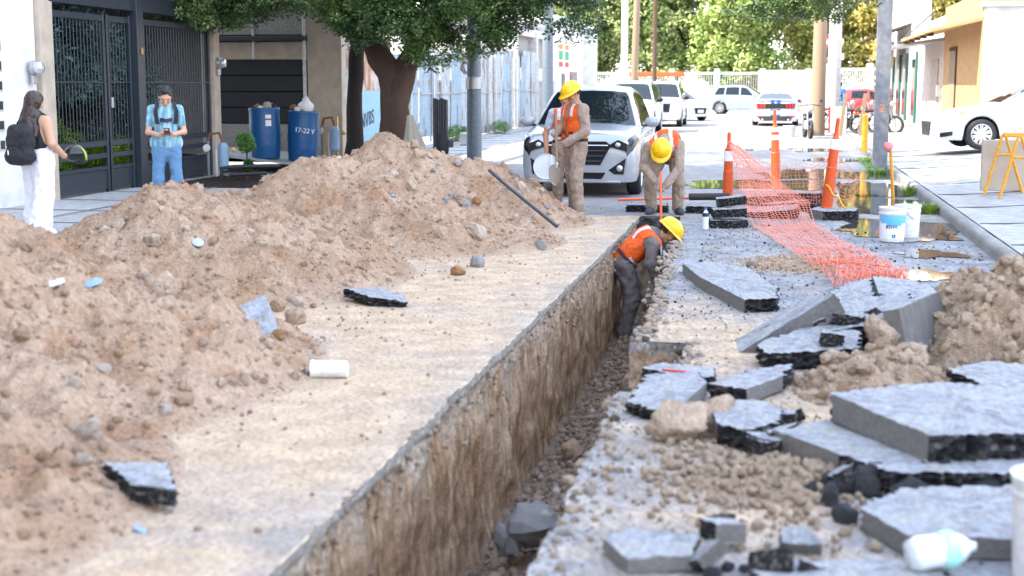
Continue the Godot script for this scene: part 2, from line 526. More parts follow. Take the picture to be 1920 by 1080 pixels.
	mat("sack", L(0.46, 0.42, 0.34), 0.95, {"tile": 0.3, "tex": stone, "bump": fine, "bs": 0.5})
	mat("clear_plastic", Color(0.9, 0.95, 1.0, 0.18), 0.08)
	mat("water", L(0.05, 0.055, 0.055), 0.03, {"spec": 0.9})
	mat("glass_pane", Color(0.75, 0.85, 0.9, 0.2), 0.03)
	mat("window_dark", L(0.03, 0.04, 0.05), 0.08)
	mat("brown_cloth", L(0.2, 0.08, 0.05), 0.9)
	mat("blue_cloth", L(0.02, 0.12, 0.45), 0.9)

func fbm(x: float, z: float, fr: float, which = null) -> float:
	return (NZ.a if which == null else which).get_noise_2d(x * fr, z * fr)

func trench_left(z: float) -> float:
	return -1.70 + 0.012 * fbm(1.3, z, 1.1) + 0.10 * maxf(0.0, fbm(7.0, z, 2.3) - 0.30) * -1.0 - 0.04 * maxf(0.0, fbm(3.0, z, 7.0) - 0.25)

func trench_right(z: float) -> float:                   # broken edge; the notch at z = -8 is where a slab came away
	var x := -0.80 - 0.02 * (-z - 4.0) * 0.35 + 0.05 * fbm(3.0, z, 1.2) + 0.025 * fbm(9.0, z, 3.2)
	if z < -9.28: x = -0.86 - 0.035 * (-z - 9.3) + 0.05 * fbm(3.0, z, 1.2) + 0.025 * fbm(9.0, z, 3.2)
	elif z < -7.75: x += 0.30
	return x

func ground() -> void:
	var st := MB.new()                                  # everything outside the trench
	var f := 450.0; var y := -0.012
	for r in [[-f, -1.72, -f, f], [-0.3, f, -f, f], [-1.72, -0.3, -f, -18.35], [-1.72, -0.3, 3.0, f]]:
		st.quad(V(r[0], y, r[3]), V(r[1], y, r[3]), V(r[1], y, r[2]), V(r[0], y, r[2]))
	struct("ground", st, mat("earth", L(0.33, 0.30, 0.26), 0.95, {"tile": 3.0, "tex": M.road.albedo_texture}))
	# road in strips: left of the trench, right of it, beyond it
	var a := MB.new()
	var wob := func(x, z): return 0.004 + 0.004 * fbm(x, z, 3.0)
	var dusty := func(x: float, z: float) -> Color:     # pale caliche dust trodden over grey asphalt
		var k := clampf(0.97 + 0.7 * fbm(x, z, 0.55) + 0.35 * fbm(x * 0.5, z * 3.0, 1.3, NZ.c) + 0.3 * fbm(x, z, 8.0, NZ.b), 0.0, 1.0)
		var near_edge := smoothstep(-2.0, -1.7, x) * 0.25
		return Color(0.36, 0.335, 0.31).lerp(Color(0.555, 0.42, 0.285), clampf(k - near_edge, 0.0, 1.0)) * (0.92 + 0.16 * fbm(x, z, 22.0, NZ.d))
	a.grid(130, 420, func(u, w):
		var z: float = -3.2 - 15.2 * pow(w, 1.35)
		var x: float = lerpf(-5.9, trench_left(z), pow(u, 0.6))
		return V(x, wob.call(x, z), z), func(_u, _v, p): return dusty.call(p.x, p.z))
	a.grid(12, 20, func(u, w): return V(lerpf(-5.9, -1.70, u), 0.004, lerpf(4.0, -3.2, w)), func(_u, _v, p): return dusty.call(p.x, p.z))
	struct("road", a, M.road)
	var b := MB.new()
	var sandy := func(x: float, z: float) -> Color:
		var patch := 0.0
		patch += 0.75 * exp(-pow((z + 9.4) / 1.5, 2)) * smoothstep(0.5, -0.1, x - 0.35)        # dusty pavement round the lifted slab
		patch += 0.8 * exp(-pow((x - 0.15) / 0.55, 2) - pow((z + 7.1) / 0.8, 2))
		patch += 0.75 * exp(-pow((x + 0.25) / 0.5, 2) - pow((z + 5.6) / 0.7, 2))
		patch += 0.7 * exp(-pow((x - 0.15) / 0.45, 2) - pow((z + 13.6) / 0.8, 2))
		patch += 0.12 * smoothstep(-15.0, -6.0, z) * smoothstep(0.7, -0.8, x)
		var k := clampf(patch * 1.1 + 0.5 * fbm(x, z, 0.9) + 0.35 * fbm(x * 0.6, z * 2.5, 1.7, NZ.c) + 0.2 * fbm(x, z, 9.0, NZ.b), 0.0, 1.0)
		var g := 0.29 + 0.10 * fbm(x, z, 1.6, NZ.b)
		return Color(g * 0.95, g, g * 1.07).lerp(Color(0.55, 0.415, 0.28), k) * (0.9 + 0.3 * fbm(x, z, 26.0, NZ.d))
	b.grid(150, 420, func(u, w):
		var z: float = -3.2 - 15.2 * pow(w, 1.35)
		var x: float = lerpf(trench_right(z), 2.12, pow(u, 1.3))
		return V(x, wob.call(x, z), z), func(_u, _v, p): return sandy.call(p.x, p.z))
	b.grid(8, 20, func(u, w): return V(lerpf(-0.8, 2.12, u), 0.004, lerpf(4.0, -3.2, w)), func(_u, _v, p): return sandy.call(p.x, p.z))
	struct("road", b, M.road)
	var c := MB.new()
	var grey := func(x: float, z: float) -> Color:
		var g := 0.25 + 0.08 * fbm(x, z, 0.35) + 0.05 * fbm(x, z, 4.0, NZ.b)
		return Color(g, g, g * 1.02).lerp(Color(0.43, 0.39, 0.34), clampf(0.3 + 0.6 * fbm(x * 2.0, z * 0.4, 0.4, NZ.c), 0, 0.7))
	c.grid(90, 200, func(u, w):
		var x: float = lerpf(-6.0, 2.12, u); var z: float = lerpf(-18.4, -86.0, pow(w, 1.4))
		return V(x, 0.004 + 0.003 * fbm(x, z, 2.0), z), func(_u, _v, p): return grey.call(p.x, p.z))
	struct("road", c, M.road)
	var cr := MB.new()                                  # the street it runs into
	cr.quad(V(-60, 0.002, -86), V(60, 0.002, -86), V(60, 0.002, -95), V(-60, 0.002, -95))
	struct("cross_street", cr, mat("far_road", L(0.30, 0.30, 0.30), 0.9))
	# pavements: the left one dips to the driveway, the right one stands a kerb high and rises as an apron
	var pl := MB.new()
	pl.grid(30, 120, func(u, w):
		var x: float = lerpf(-10.2, -5.9, u); var z: float = lerpf(6.0, -86.0, w)
		return V(x, 0.06 + 0.01 * fbm(x, z, 0.6), z), func(_u, _v, p): return Color.WHITE * (0.92 + 0.2 * fbm(p.x, p.z, 0.8)))
	pl.quad(V(-5.9, -0.02, 6), V(-5.9, -0.02, -86), V(-5.9, 0.06, -86), V(-5.9, 0.06, 6))
	struct("pavement", pl, M.pavement)
	var jl := MB.new()
	for k in 34:
		var z := -14.0 - k * 1.6
		jl.box(V(-8.0, 0.071, z), V(4.1, 0.006, 0.025))
	for x in [-7.3, -8.8]: jl.box(V(x, 0.0725, -42.0), V(0.025, 0.006, 60.0))
	struct("pavement_joints", jl, mat("joint", L(0.13, 0.13, 0.13), 0.95))
	var pr := MB.new()
	var ramp := func(x: float) -> float: return 0.125 + maxf(0.0, x - 2.6) * 0.075 if x < 5.2 else 0.32
	pr.grid(40, 160, func(u, w):
		var z: float = lerpf(6.0, -86.0, pow(w, 1.3)); var x: float = lerpf(2.28, 14.0, pow(u, 1.8))
		return V(x, ramp.call(x) + 0.006 * fbm(x, z, 1.1), z), func(_u, _v, p): return Color.WHITE * (0.9 + 0.22 * fbm(p.x * 2.0, p.z, 0.5) + 0.15 * fbm(p.x, p.z, 5.0, NZ.b)))
	struct("pavement", pr, M.pavement)
	var kb := MB.new()
	kb.grid(6, 220, func(u, w):
		var z: float = lerpf(4.0, -86.0, pow(w, 1.5))
		var q: Array = [V(2.12, -0.02, z), V(2.125, 0.07, z), V(2.135, 0.108, z), V(2.16, 0.128, z), V(2.2, 0.131, z), V(2.25, 0.131, z), V(2.29, 0.10, z)]
		var p: Vector3 = q[int(round(u * 6))]
		return p + V(0.012 * fbm(p.x * 5.0, z, 2.0), 0.008 * fbm(p.y * 9.0, z, 3.0), 0), func(_u, _v, p): return Color.WHITE * (0.75 + 0.35 * fbm(p.x * 4.0, p.z, 2.0)), true)
	struct("kerb", kb, M.concrete)
	var jr := MB.new()
	for k in 22:
		var z := -8.0 - k * 2.2
		var pts := []
		for j in 9: pts.append(V(2.3 + j * 0.45, ramp.call(2.3 + j * 0.45) + 0.001, z + 0.05 * fbm(j * 0.7, z, 1.0)))
		jr.tube(pts, 0.011, 4)
	struct("pavement_joints", jr, M.joint)
	# puddles in the gutter and on the road
	for p in [[1.42, -17.2, 0.95, 1.5, 61], [1.55, -14.7, 0.42, 0.42, 62], [1.38, -13.0, 0.46, 0.5, 63], [1.15, -20.8, 1.1, 2.2, 64], [-0.3, -24.6, 1.5, 1.6, 65], [0.9, -27.5, 1.3, 2.0, 66], [1.45, -24.0, 0.75, 2.2, 67], [0.4, -38.0, 1.4, 1.2, 68], [1.2, -33.0, 0.8, 1.3, 69]]:
		var w := MB.new()
		var m := 44
		var ring := []
		for j in m:
			var an := TAU * j / m
			var r: float = 0.8 + 0.55 * NZ.a.get_noise_2d(cos(an) * 0.9 + p[4] * 3.0, sin(an) * 0.9)
			ring.append(V(p[0] + cos(an) * p[2] * r, 0.0125, p[1] + sin(an) * p[3] * r))
		for j in m: w.tri(V(p[0], 0.0125, p[1]), ring[(j + 1) % m], ring[j])
		struct("puddle", w, M.water)
	# wet mud round the puddles is stuff nobody could count

func trench() -> void:
	var depth := -1.24
	var wl := MB.new()                                  # the sawn left face: asphalt, rubble bed, then brown earth with the bucket's tooth marks
	wl.grid(620, 64, func(u, w):
		var z: float = -2.6 - 15.5 * pow(u, 1.25)
		var y: float = lerpf(0.003, depth - 0.06, pow(w, 1.15))
		var x := trench_left(z) if y > -0.06 else -1.71
		var band := smoothstep(-0.1, -0.3, y)
		if y < -0.06:
			x += (0.026 * fbm(z * 9.0, y * 0.7, 1.0) + 0.026 * fbm(z * 27.0, y * 0.8, 1.0, NZ.b)) * band * clampf(0.55 + 1.6 * fbm(z, y, 0.7, NZ.c), 0.1, 1.5)
			x += (1.0 - band) * (0.03 * fbm(z, y, 16.0, NZ.c) - 0.01) + 0.05 * fbm(z, y, 2.0)
			x -= 0.10 * maxf(0.0, fbm(z * 3.0, y * 0.5, 1.0, NZ.c) - 0.18) * band
		else:
			x += 0.012 * fbm(z, y, 9.0, NZ.b) + 0.004
		return V(x, y, z), func(_u, _v, p):
			var s: float = 0.5 + 0.9 * NZ.a.get_noise_2d(p.z * 13.0, p.y * 0.7) + 0.8 * NZ.b.get_noise_2d(p.z * 46.0, p.y * 1.6)
			var earth := Color(0.36, 0.215, 0.12).lerp(Color(0.72, 0.53, 0.36), clampf(s, 0, 1))
			earth = earth.lerp(Color(0.36, 0.20, 0.10), clampf(0.9 * NZ.c.get_noise_2d(p.z * 1.2, p.y * 1.5), 0, 0.6))
			var bed := Color(0.60, 0.50, 0.40) * (0.75 + 0.6 * absf(NZ.b.get_noise_2d(p.z * 30.0, p.y * 30.0)))
			var lim: float = -0.13 - 0.26 * NZ.a.get_noise_2d(p.z * 1.9, 3.0) - 0.25 * NZ.b.get_noise_2d(p.z * 14.0, 1.0)
			var k := earth.lerp(bed, smoothstep(lim - 0.12, lim + 0.05, p.y))
			if p.y > -0.06 - 0.03 * NZ.a.get_noise_2d(p.z * 5.0, 1.0): k = Color(0.52, 0.49, 0.45) * (0.9 + 0.3 * NZ.b.get_noise_2d(p.z * 18.0, p.y * 25.0))
			return k)
	struct("trench_wall", wl, M.soil_wall)
	var wr := MB.new()                                  # the right face, and the ends of the block that stands out
	var right_col := func(_u, _v, p):
		var s: float = 0.5 + 0.9 * NZ.a.get_noise_3d(p.x * 5.0, p.y * 1.4, p.z * 5.0)
		var k := Color(0.38, 0.25, 0.15).lerp(Color(0.62, 0.47, 0.34), clampf(s, 0, 1))
		var lim: float = -0.07 - 0.05 * NZ.b.get_noise_2d(p.z * 4.0, p.x * 4.0)
		if p.y > lim: k = Color(0.42, 0.40, 0.38) * (0.75 + 0.7 * NZ.b.get_noise_3d(p.x * 18.0, p.y * 18.0, p.z * 18.0))
		return k
	wr.grid(400, 26, func(u, w):
		var z: float = -2.6 - 15.5 * pow(u, 1.25)
		var y: float = lerpf(0.003, depth - 0.06, w)
		return V(trench_right(z) + 0.06 * w * w + 0.05 * fbm(z, y, 4.0, NZ.c) * smoothstep(0.0, 0.1, w), y, z), right_col, true)
	wr.grid(26, 40, func(u, w):                         # end of the block, facing the camera
		var x: float = lerpf(-0.92, -0.40, u); var y: float = lerpf(0.004, depth - 0.05, w)
		return V(x, y, -9.25 + 0.05 * fbm(x, y, 3.0, NZ.c) + 0.03 * fbm(x, y, 12.0) + 0.05 * w), right_col, true)
	struct("trench_wall", wr, M.soil_wall)
	var en := MB.new()
	en.grid(40, 30, func(u, w):
		var x: float = lerpf(-1.75, -0.7, u); var y: float = lerpf(0.0, depth, w)
		return V(x, y, -18.25 + 1.5 * w * w + 0.1 * fbm(x, y, 5.0, NZ.c)), func(_u, _v, p):
			return Color(0.14, 0.14, 0.15).lerp(Color(0.33, 0.25, 0.18), smoothstep(-0.3, -0.6, p.y)) * (0.7 + 0.7 * fbm(p.x, p.y, 9.0)), true)
	en.grid(10, 6, func(u, w): return V(lerpf(-1.75, -0.7, u), lerpf(0.0, -1.2, w), 3.0), null, true)
	struct("trench_end", en, M.soil_wall)
	var fl := MB.new()                                  # loose fill on the bottom, humped in places
	fl.grid(46, 480, func(u, w):
		var z: float = -2.6 - 15.4 * pow(w, 1.2); var x: float = lerpf(-1.78, -0.35, u)
		return V(x, fill_y(x, z), z), func(_u, _v, p):
			var k: float = 0.5 + 0.8 * NZ.a.get_noise_2d(p.x * 6.0, p.z * 6.0)
			return Color(0.25, 0.18, 0.125).lerp(Color(0.45, 0.355, 0.275), clampf(k, 0, 1)))
	fl.grid(8, 8, func(u, w): return V(lerpf(-1.78, -0.35, u), -1.05, lerpf(3.0, -2.6, w)), func(_u, _v, _p): return Color(0.36, 0.27, 0.2))
	struct("trench_floor", fl, M.dirt)

func fill_y(x: float, z: float) -> float:
	var y := -1.16 + 0.07 * exp(-pow((z + 15.4) / 0.6, 2)) + 0.05 * fbm(x, z, 1.3) + 0.22 * exp(-pow((z + 9.6) / 1.3, 2)) * smoothstep(-1.7, -0.8, x) + 0.14 * exp(-pow((z + 7.0) / 0.9, 2)) * smoothstep(-1.7, -0.9, x)
	y += 0.22 * exp(-pow((z + 8.4) / 0.62, 2)) * smoothstep(-1.15, -0.55, x)
	var d: float = NZ.cell.get_noise_2d(x * 14.0, z * 14.0) * 0.5 + 0.5
	return y + 0.05 * sqrt(maxf(0.0, 1.0 - d * d)) * 0.8 + 0.02 * fbm(x, z, 9.0, NZ.c)

const CONES := [[-4.82, -7.68, 1.07, 2.2, 2.33, 3.02, 2.27], [-3.44, -4.76, 0.52, 1.08, 3.2, 1.83, 1.84], [-5.14, -11.67, 0.95, 2.03, 1.77, 2.38, 2.68],
	[-4.76, -14.99, 1.02, 2.57, 2.07, 1.94, 1.81], [-4.82, -17.36, 1.16, 2.64, 1.47, 2.24, 1.93], [-3.53, -18.13, 0.73, 0.9, 2.43, 1.74, 1.68]]

func heap0(x: float, z: float) -> float:
	var acc := 0.0
	for k in CONES:
		var dx: float = x - k[0]; var dz: float = z - k[1]
		var a: float = dx / (k[3] if dx > 0 else k[4])
		var b: float = dz / (k[5] if dz > 0 else k[6])
		var r := 1.03 - sqrt(a * a + b * b + 0.02)
		if r > 0.0: acc += exp(k[2] * r * 14.0) - 1.0
	return log(1.0 + acc) / 14.0

func heap(x: float, z: float) -> float:
	var h := heap0(x, z)
	var g := smoothstep(0.0, 0.22, h)
	h += g * (0.10 * fbm(x, z, 0.9) + 0.08 * fbm(x, z, 2.6, NZ.c))
	h += g * (0.10 * absf(fbm(x, z, 1.25, NZ.c)) + 0.06 * absf(fbm(x + 7.0, z, 3.1, NZ.c)) - 0.05)
	var lump := clampf(0.55 + 0.9 * fbm(x + 20.0, z, 0.7, NZ.b), 0.0, 1.0)
	for q in [[3.1, 0.07], [7.0, 0.06], [15.0, 0.034]]:
		var d: float = NZ.cell.get_noise_2d(x * q[0], z * q[0]) * 0.5 + 0.5
		h += (g * 0.85 + 0.12 * smoothstep(-0.02, 0.05, h)) * lump * q[1] * (sqrt(maxf(0.0, 1.0 - d * d * 1.3)) - 0.5)
	h += g * 0.010 * fbm(x, z, 30.0, NZ.b) - 0.012 - 0.035 * g
	return h

func heap_col(x: float, z: float, h: float) -> Color:
	var k := 0.5 + 0.7 * fbm(x, z, 0.8, NZ.c) + 0.35 * fbm(x, z, 7.0, NZ.b)
	var c := Color(0.455, 0.302, 0.20).lerp(Color(0.615, 0.455, 0.328), clampf(k, 0, 1))
	c = c.lerp(Color(0.40, 0.21, 0.10), clampf(2.0 * (fbm(x + 9.0, z, 1.6) - 0.16), 0, 0.42))
	c = c.lerp(Color(0.34, 0.19, 0.10), smoothstep(-17.9, -18.8, z) * 0.75)       # raw red earth at the far end
	return c.lerp(Color(0.60, 0.475, 0.36), smoothstep(0.06, 0.0, h) * 0.6)

func spoil() -> void:
	var bands := [[-2.9, -6.6, 230], [-6.6, -9.9, 260], [-9.9, -13.4, 250], [-13.4, -20.6, 330]]
	var said := ["blurred loose edge of the excavated dirt heap closest to the camera", "tall crumbly end of the dirt heap beside the walking woman's white trousers", "middle peak of the dirt heap in front of the man in the blue shirt", "highest peak of the dirt heap below the tree with a black pipe lying on it"]
	for k in 4:
		var q: Array = bands[k]
		var mb := MB.new()
		mb.grid(330, q[2], func(u, w):
			var x: float = -8.2 + 6.3 * u; var z: float = lerpf(q[0], q[1], w)
			return V(x, heap(x, z), z), func(_u, _v, p): return heap_col(p.x, p.z, p.y))
		var keep := PackedInt32Array()
		for t in range(0, mb.i.size(), 3):
			if mb.v[mb.i[t]].y > -0.006 or mb.v[mb.i[t + 1]].y > -0.006 or mb.v[mb.i[t + 2]].y > -0.006:
				keep.append_array([mb.i[t], mb.i[t + 1], mb.i[t + 2]])
		mb.i = keep
		single("dirt_heap", mb, M.dirt, said[k], "dirt heap", Vector3.ZERO, "excavated dirt heaped along the trench")
	rocks()

var rock_shapes := []

func rock_mesh(sd: int, sub := 2, squash := 0.75) -> MB:
	var mb := MB.new()
	var f := noise(sd, 0.9, 3)
	var seg := 26 if sub > 2 else 12 if sub > 1 else 7
	var rg := 18 if sub > 2 else 8 if sub > 1 else 4
	mb.ball(Vector3.ZERO, Vector3.ONE, seg, rg)
	for k in mb.v.size():
		var d := mb.v[k].normalized()
		var r := 1.0 + 0.55 * f.get_noise_3dv(d * 1.1) + (0.22 * f.get_noise_3dv(d * 4.0) if sub > 2 else 0.0)
		for pl in 6:                                    # a few flat breaks
			var nn := V(sin(sd * 1.7 + pl * 2.1), cos(sd * 2.3 + pl * 1.3), sin(sd * 0.7 + pl * 3.7)).normalized()
			var e := d.dot(nn)
			if e > 0.1: r = minf(r, 0.78 / e + (0.10 * f.get_noise_3dv(d * 5.0) if sub > 2 else 0.0))
		mb.v[k] = d * r * V(1, squash, 0.85)
	if sub > 2:
		for k in mb.v.size(): mb.n[k] = Vector3.ZERO
		var at := {}
		for t in range(0, mb.i.size(), 3):
			var a := mb.v[mb.i[t]]; var b := mb.v[mb.i[t + 2]]; var c := mb.v[mb.i[t + 1]]
			var nn := (b - a).cross(c - a)
			for p in [a, b, c]: at[p.snapped(Vector3.ONE * 0.001)] = at.get(p.snapped(Vector3.ONE * 0.001), Vector3.ZERO) + nn
		for k in mb.v.size(): mb.n[k] = (at.get(mb.v[k].snapped(Vector3.ONE * 0.001), mb.v[k]) as Vector3).normalized()
		return mb
	var out := MB.new()
	for t in range(0, mb.i.size(), 3):
		out.tri(mb.v[mb.i[t]], mb.v[mb.i[t + 2]], mb.v[mb.i[t + 1]])
	return out

func rand_basis(s: float) -> Basis:
	return Basis.from_euler(V(rng.randf() * TAU, rng.randf() * TAU, rng.randf() * TAU)).scaled(V(s, s, s))

func rocks() -> void:
	var tints := [Color(0.55, 0.41, 0.30), Color(0.60, 0.51, 0.42), Color(0.42, 0.25, 0.13), Color(0.33, 0.325, 0.32), Color(0.48, 0.34, 0.235)]
	for k in 10: rock_shapes.append(rock_mesh(40 + k).mesh())
	var rm := []
	for k in 5:
		var m: StandardMaterial3D = M.rock.duplicate(); m.albedo_color = L(tints[k].r, tints[k].g, tints[k].b); rm.append(m)
	# singled-out stones: x, z, radius, tint, label
	for r in [[-2.78, -12.35, 0.085, 2, "rounded orange brown stone at the foot of the high dirt peak"], [-2.72, -12.95, 0.10, 3, "upright grey flat stone just behind the orange brown stone"], [-3.35, -9.6, 0.11, 0, "big tan clod above the pale flat slab on the heap's toe"],
			[-2.9, -5.6, 0.07, 1, "pale stone under the tipped asphalt chunk at the heap's edge"], [-3.05, -5.75, 0.055, 0, "smaller tan stone beside the tipped asphalt chunk"], [-3.0, -14.2, 0.13, 1, "large pale stone on the lower slope towards the standing workers"], [-4.25, -15.9, 0.10, 2, "brown elongated stone near the crest of the high peak"]]:
		var o := part("rock", rock_shapes[rng.randi() % 10], rm[r[3]], self)
		o.transform = Transform3D(rand_basis(r[2]), V(r[0], maxf(heap(r[0], r[1]), 0.0) + r[2] * 0.35, r[1]))
		tag(o, r[4], "stone")
	var made := 0
	while made < 150:
		var z := -4.6 - 14.2 * rng.randf(); var x := -2.2 - 3.6 * pow(rng.randf(), 1.2)
		var h := heap(x, z)
		if h < 0.0 or (h < 0.12 and rng.randf() < 0.3): continue
		var r := rng.randf_range(0.028, 0.07) * (1.25 if z < -12.0 else 0.9)
		var grey := z < -12.5 and x > -4.2 and rng.randf() < 0.3
		var o := part("rock", rock_shapes[rng.randi() % 10], rm[3] if grey else rm[[0, 1, 0, 4, 2][rng.randi() % 5]], self)
		o.transform = Transform3D(rand_basis(r), V(x, h + r * 0.3, z))
		var where: String = "the loose edge nearest the camera" if z > -6.6 else "the tall crumbly end" if z > -9.9 else "the middle peak" if z > -13.4 else "the high peak"
		if grey: tag(o, "small grey broken stone on the gravelly side of the high dirt peak", "stone", "grey stones on the high dirt peak")
		else:
			var hue: String = {rm[0]: "tan", rm[1]: "pale", rm[2]: "orange brown", rm[4]: "brown"}[o.material_override]
			var high: String = "high up" if h > 0.45 else "low down"
			tag(o, "small %s clod lying %s on %s" % [hue, high, where], "stone", "%s clods %s on %s" % [hue, high, where])
		made += 1
	var big := []
	for k in 5: big.append(rock_mesh(90 + k, 3, 0.8).mesh())
	var cm := []
	for k in 3:
		var m: StandardMaterial3D = M.dirt.duplicate(); m.albedo_color = [L(0.57, 0.425, 0.305), L(0.51, 0.36, 0.245), L(0.59, 0.46, 0.345)][k]; cm.append(m)
	var spots := []
	made = 0
	while made < 30:
		var z := -4.3 - 13.5 * rng.randf(); var x := -2.3 - 3.4 * rng.randf()
		var h := heap(x, z)
		if h < 0.02: continue
		var r := rng.randf_range(0.06, 0.12) * (0.8 if z > -7.0 else 1.0)
		var clash := false
		for s in spots:
			if Vector2(x, z).distance_to(s) < 0.3: clash = true
		if clash: continue
		spots.append(Vector2(x, z))
		var c := made % 3
		var o := part("clod", big[made % 5], cm[c], self)
		o.transform = Transform3D(rand_basis(r), V(x, h + r * 0.12, z))
		var where: String = "loose edge nearest the camera" if z > -6.6 else "tall crumbly end" if z > -9.9 else "middle peak" if z > -13.4 else "high peak"
		var hue: String = ["tan", "brown", "pale"][c]; var high: String = "upper" if h > 0.45 else "lower"
		tag(o, "big %s soil clod half sunk in %s slope of %s" % [hue, high, where], "soil clod", "big %s clods on the %s slope of the %s" % [hue, high, where])
		made += 1
	var peb := rock_mesh(77, 1).mesh()
	var xs := []; var cs := []
	for k in 30000:                                     # crumbs over the heap
		var z := -3.2 - 16.5 * rng.randf(); var x := -1.85 - 5.2 * pow(rng.randf(), 1.3)
		var h := heap0(x, z)
		if h < 0.02 and rng.randf() < 0.965 - 0.2 * smoothstep(-2.3, -3.0, x): continue
		var hh := maxf(heap(x, z), 0.006)
		var r := 0.004 + 0.014 * pow(rng.randf(), 3.0) + (0.03 * rng.randf() if h > 0.05 and rng.randf() < 0.13 else 0.0)
		xs.append(Transform3D(rand_basis(r), V(x, hh + r * 0.3, z)))
		cs.append(heap_col(x, z, 0.3).lerp(tints[rng.randi() % 5], 0.3).lerp(Color(0.50, 0.38, 0.28), 0.6 if h < 0.02 else 0.0) * rng.randf_range(0.85, 1.12))
	var g := scatter("dirt_crumbs", peb, M.rock, xs, cs, self)
	tag(g, "loose crumbs and gravel strewn over the dirt heap and the road", "gravel", "", "stuff")
	xs = []; cs = []
	for k in 6000:                                      # lumps on the trench floor
		var z := -2.8 - 15.0 * rng.randf(); var x := -1.66 + 0.85 * rng.randf()
		var r := 0.008 + 0.035 * pow(rng.randf(), 3.0)
		xs.append(Transform3D(rand_basis(r), V(x, fill_y(x, z) + r * 0.4, z)))
		cs.append(Color(0.32, 0.24, 0.17).lerp(Color(0.52, 0.42, 0.33), rng.randf()))
	tag(scatter("trench_rubble", peb, M.rock, xs, cs, self), "lumpy loose fill on the trench bottom", "rubble", "", "stuff")
	xs = []; cs = []
	for k in 16000:                                      # grit and black crumbs on the right side
		var z := -3.4 - 14.0 * pow(rng.randf(), 1.3); var x := -0.75 + 2.8 * pow(rng.randf(), 1.3)
		var den := 0.35 + 0.9 * clampf(fbm(x, z, 1.1, NZ.c) + 0.1, 0, 1) + exp(-pow((x - 0.1) / 0.4, 2) - pow((z + 13.4) / 0.5, 2)) + exp(-pow((x + 0.1) / 0.3, 2) - pow((z + 5.0) / 0.3, 2))
		if rng.randf() > den: continue
		var r := (0.002 + 0.014 * pow(rng.randf(), 4.0)) * clampf(-z / 11.0, 0.55, 1.3)
		xs.append(Transform3D(rand_basis(r), V(x, 0.006 + r * 0.3, z)))
		cs.append(Color(0.03, 0.03, 0.035) if rng.randf() < 0.13 else Color(0.46, 0.40, 0.33).lerp(Color(0.3, 0.31, 0.33), rng.randf()))
	tag(scatter("asphalt_grit", peb, M.rock, xs, cs, self), "grit and black asphalt crumbs on the road right of the trench", "gravel", "", "stuff")
	xs = []; cs = []
	for k in 1400:                                      # sandy lumps round the near slabs
		var x := -0.05 + 0.32 * rng.randfn(); var z := -6.2 + 0.55 * rng.randfn()
		if x < trench_right(z) + 0.03 or x > 0.8 or z > -4.9: continue
		var r := 0.005 + 0.028 * pow(rng.randf(), 3.0)
		xs.append(Transform3D(rand_basis(r), V(x, 0.008 + r * 0.3 + 0.05 * exp(-pow((x - 0.02) / 0.3, 2) - pow((z + 6.05) / 0.3, 2)), z)))
		cs.append(Color(0.50, 0.37, 0.26).lerp(Color(0.60, 0.48, 0.36), rng.randf()))
	tag(scatter("sand_lumps", peb, M.rock, xs, cs, self), "sandy lumps strewn round the near broken slabs", "rubble", "", "stuff")
	xs = []; cs = []
	for k in 1500:                                      # crumbling lip right of the trench
		var z := -3.4 - 13.5 * rng.randf()
		if z > -8.0 and rng.randf() < 0.55: continue
		var off := rng.randfn() * 0.045 + 0.03
		var x := trench_right(z) + off
		var r := 0.006 + 0.034 * pow(rng.randf(), 3.0)
		xs.append(Transform3D(rand_basis(r), V(x, 0.004 + r * 0.2 - (0.06 * rng.randf() if off < 0.0 else 0.0), z)))
		cs.append(Color(0.56, 0.43, 0.31).lerp(Color(0.40, 0.37, 0.34), rng.randf()) * (0.3 if rng.randf() < 0.12 else 1.0))
	tag(scatter("lip_rubble", peb, M.rock, xs, cs, self), "crumbled edge of the trench on its right side", "rubble", "", "stuff")
	xs = []; cs = []
	for k in 520:                                      # stones standing out of the sawn face
		var z := -3.6 - 14.0 * rng.randf()
		var y := -0.05 - 0.36 * pow(rng.randf(), 2.0)
		var r := 0.006 + 0.022 * pow(rng.randf(), 3.0)
		xs.append(Transform3D(rand_basis(r), V(-1.705 + 0.05 * fbm(z, y, 2.0) + 0.01 * rng.randf(), y, z)))
		cs.append(Color(0.60, 0.50, 0.40).lerp(Color(0.42, 0.32, 0.24), rng.randf()))
	tag(scatter("wall_gravel", peb, M.rock, xs, cs, self), "gravel embedded in the upper trench wall", "gravel", "", "stuff")
	for r in [[-1.36, -7.95, -0.78, 0.19, "big blue grey concrete lump standing in the trench"], [-1.48, -7.85, -0.86, 0.11, "small blue grey lump leaning on the concrete lump in the trench"], [-1.45, -7.35, -0.93, 0.07, "brown stone on the trench bottom below the concrete lump"], [-1.42, -10.1, -0.90, 0.11, "tan stone on the trench bottom against the brown wall"], [-1.25, -12.6, -0.93, 0.14, "dark rounded stone in the trench below the broken block"]]:
		var o := part("rock", rock_shapes[rng.randi() % 10], rm[3] if r[3] == 0.19 or r[3] == 0.11 and r[2] < -0.8 and r[1] > -9.0 else rm[4], self)
		o.transform = Transform3D(rand_basis(r[3]), V(r[0], r[2] - 0.08, r[1]))
		tag(o, r[4], "stone")

func hash01(k: float) -> float:
	return fposmod(sin(k * 127.1) * 43758.5453, 1.0)

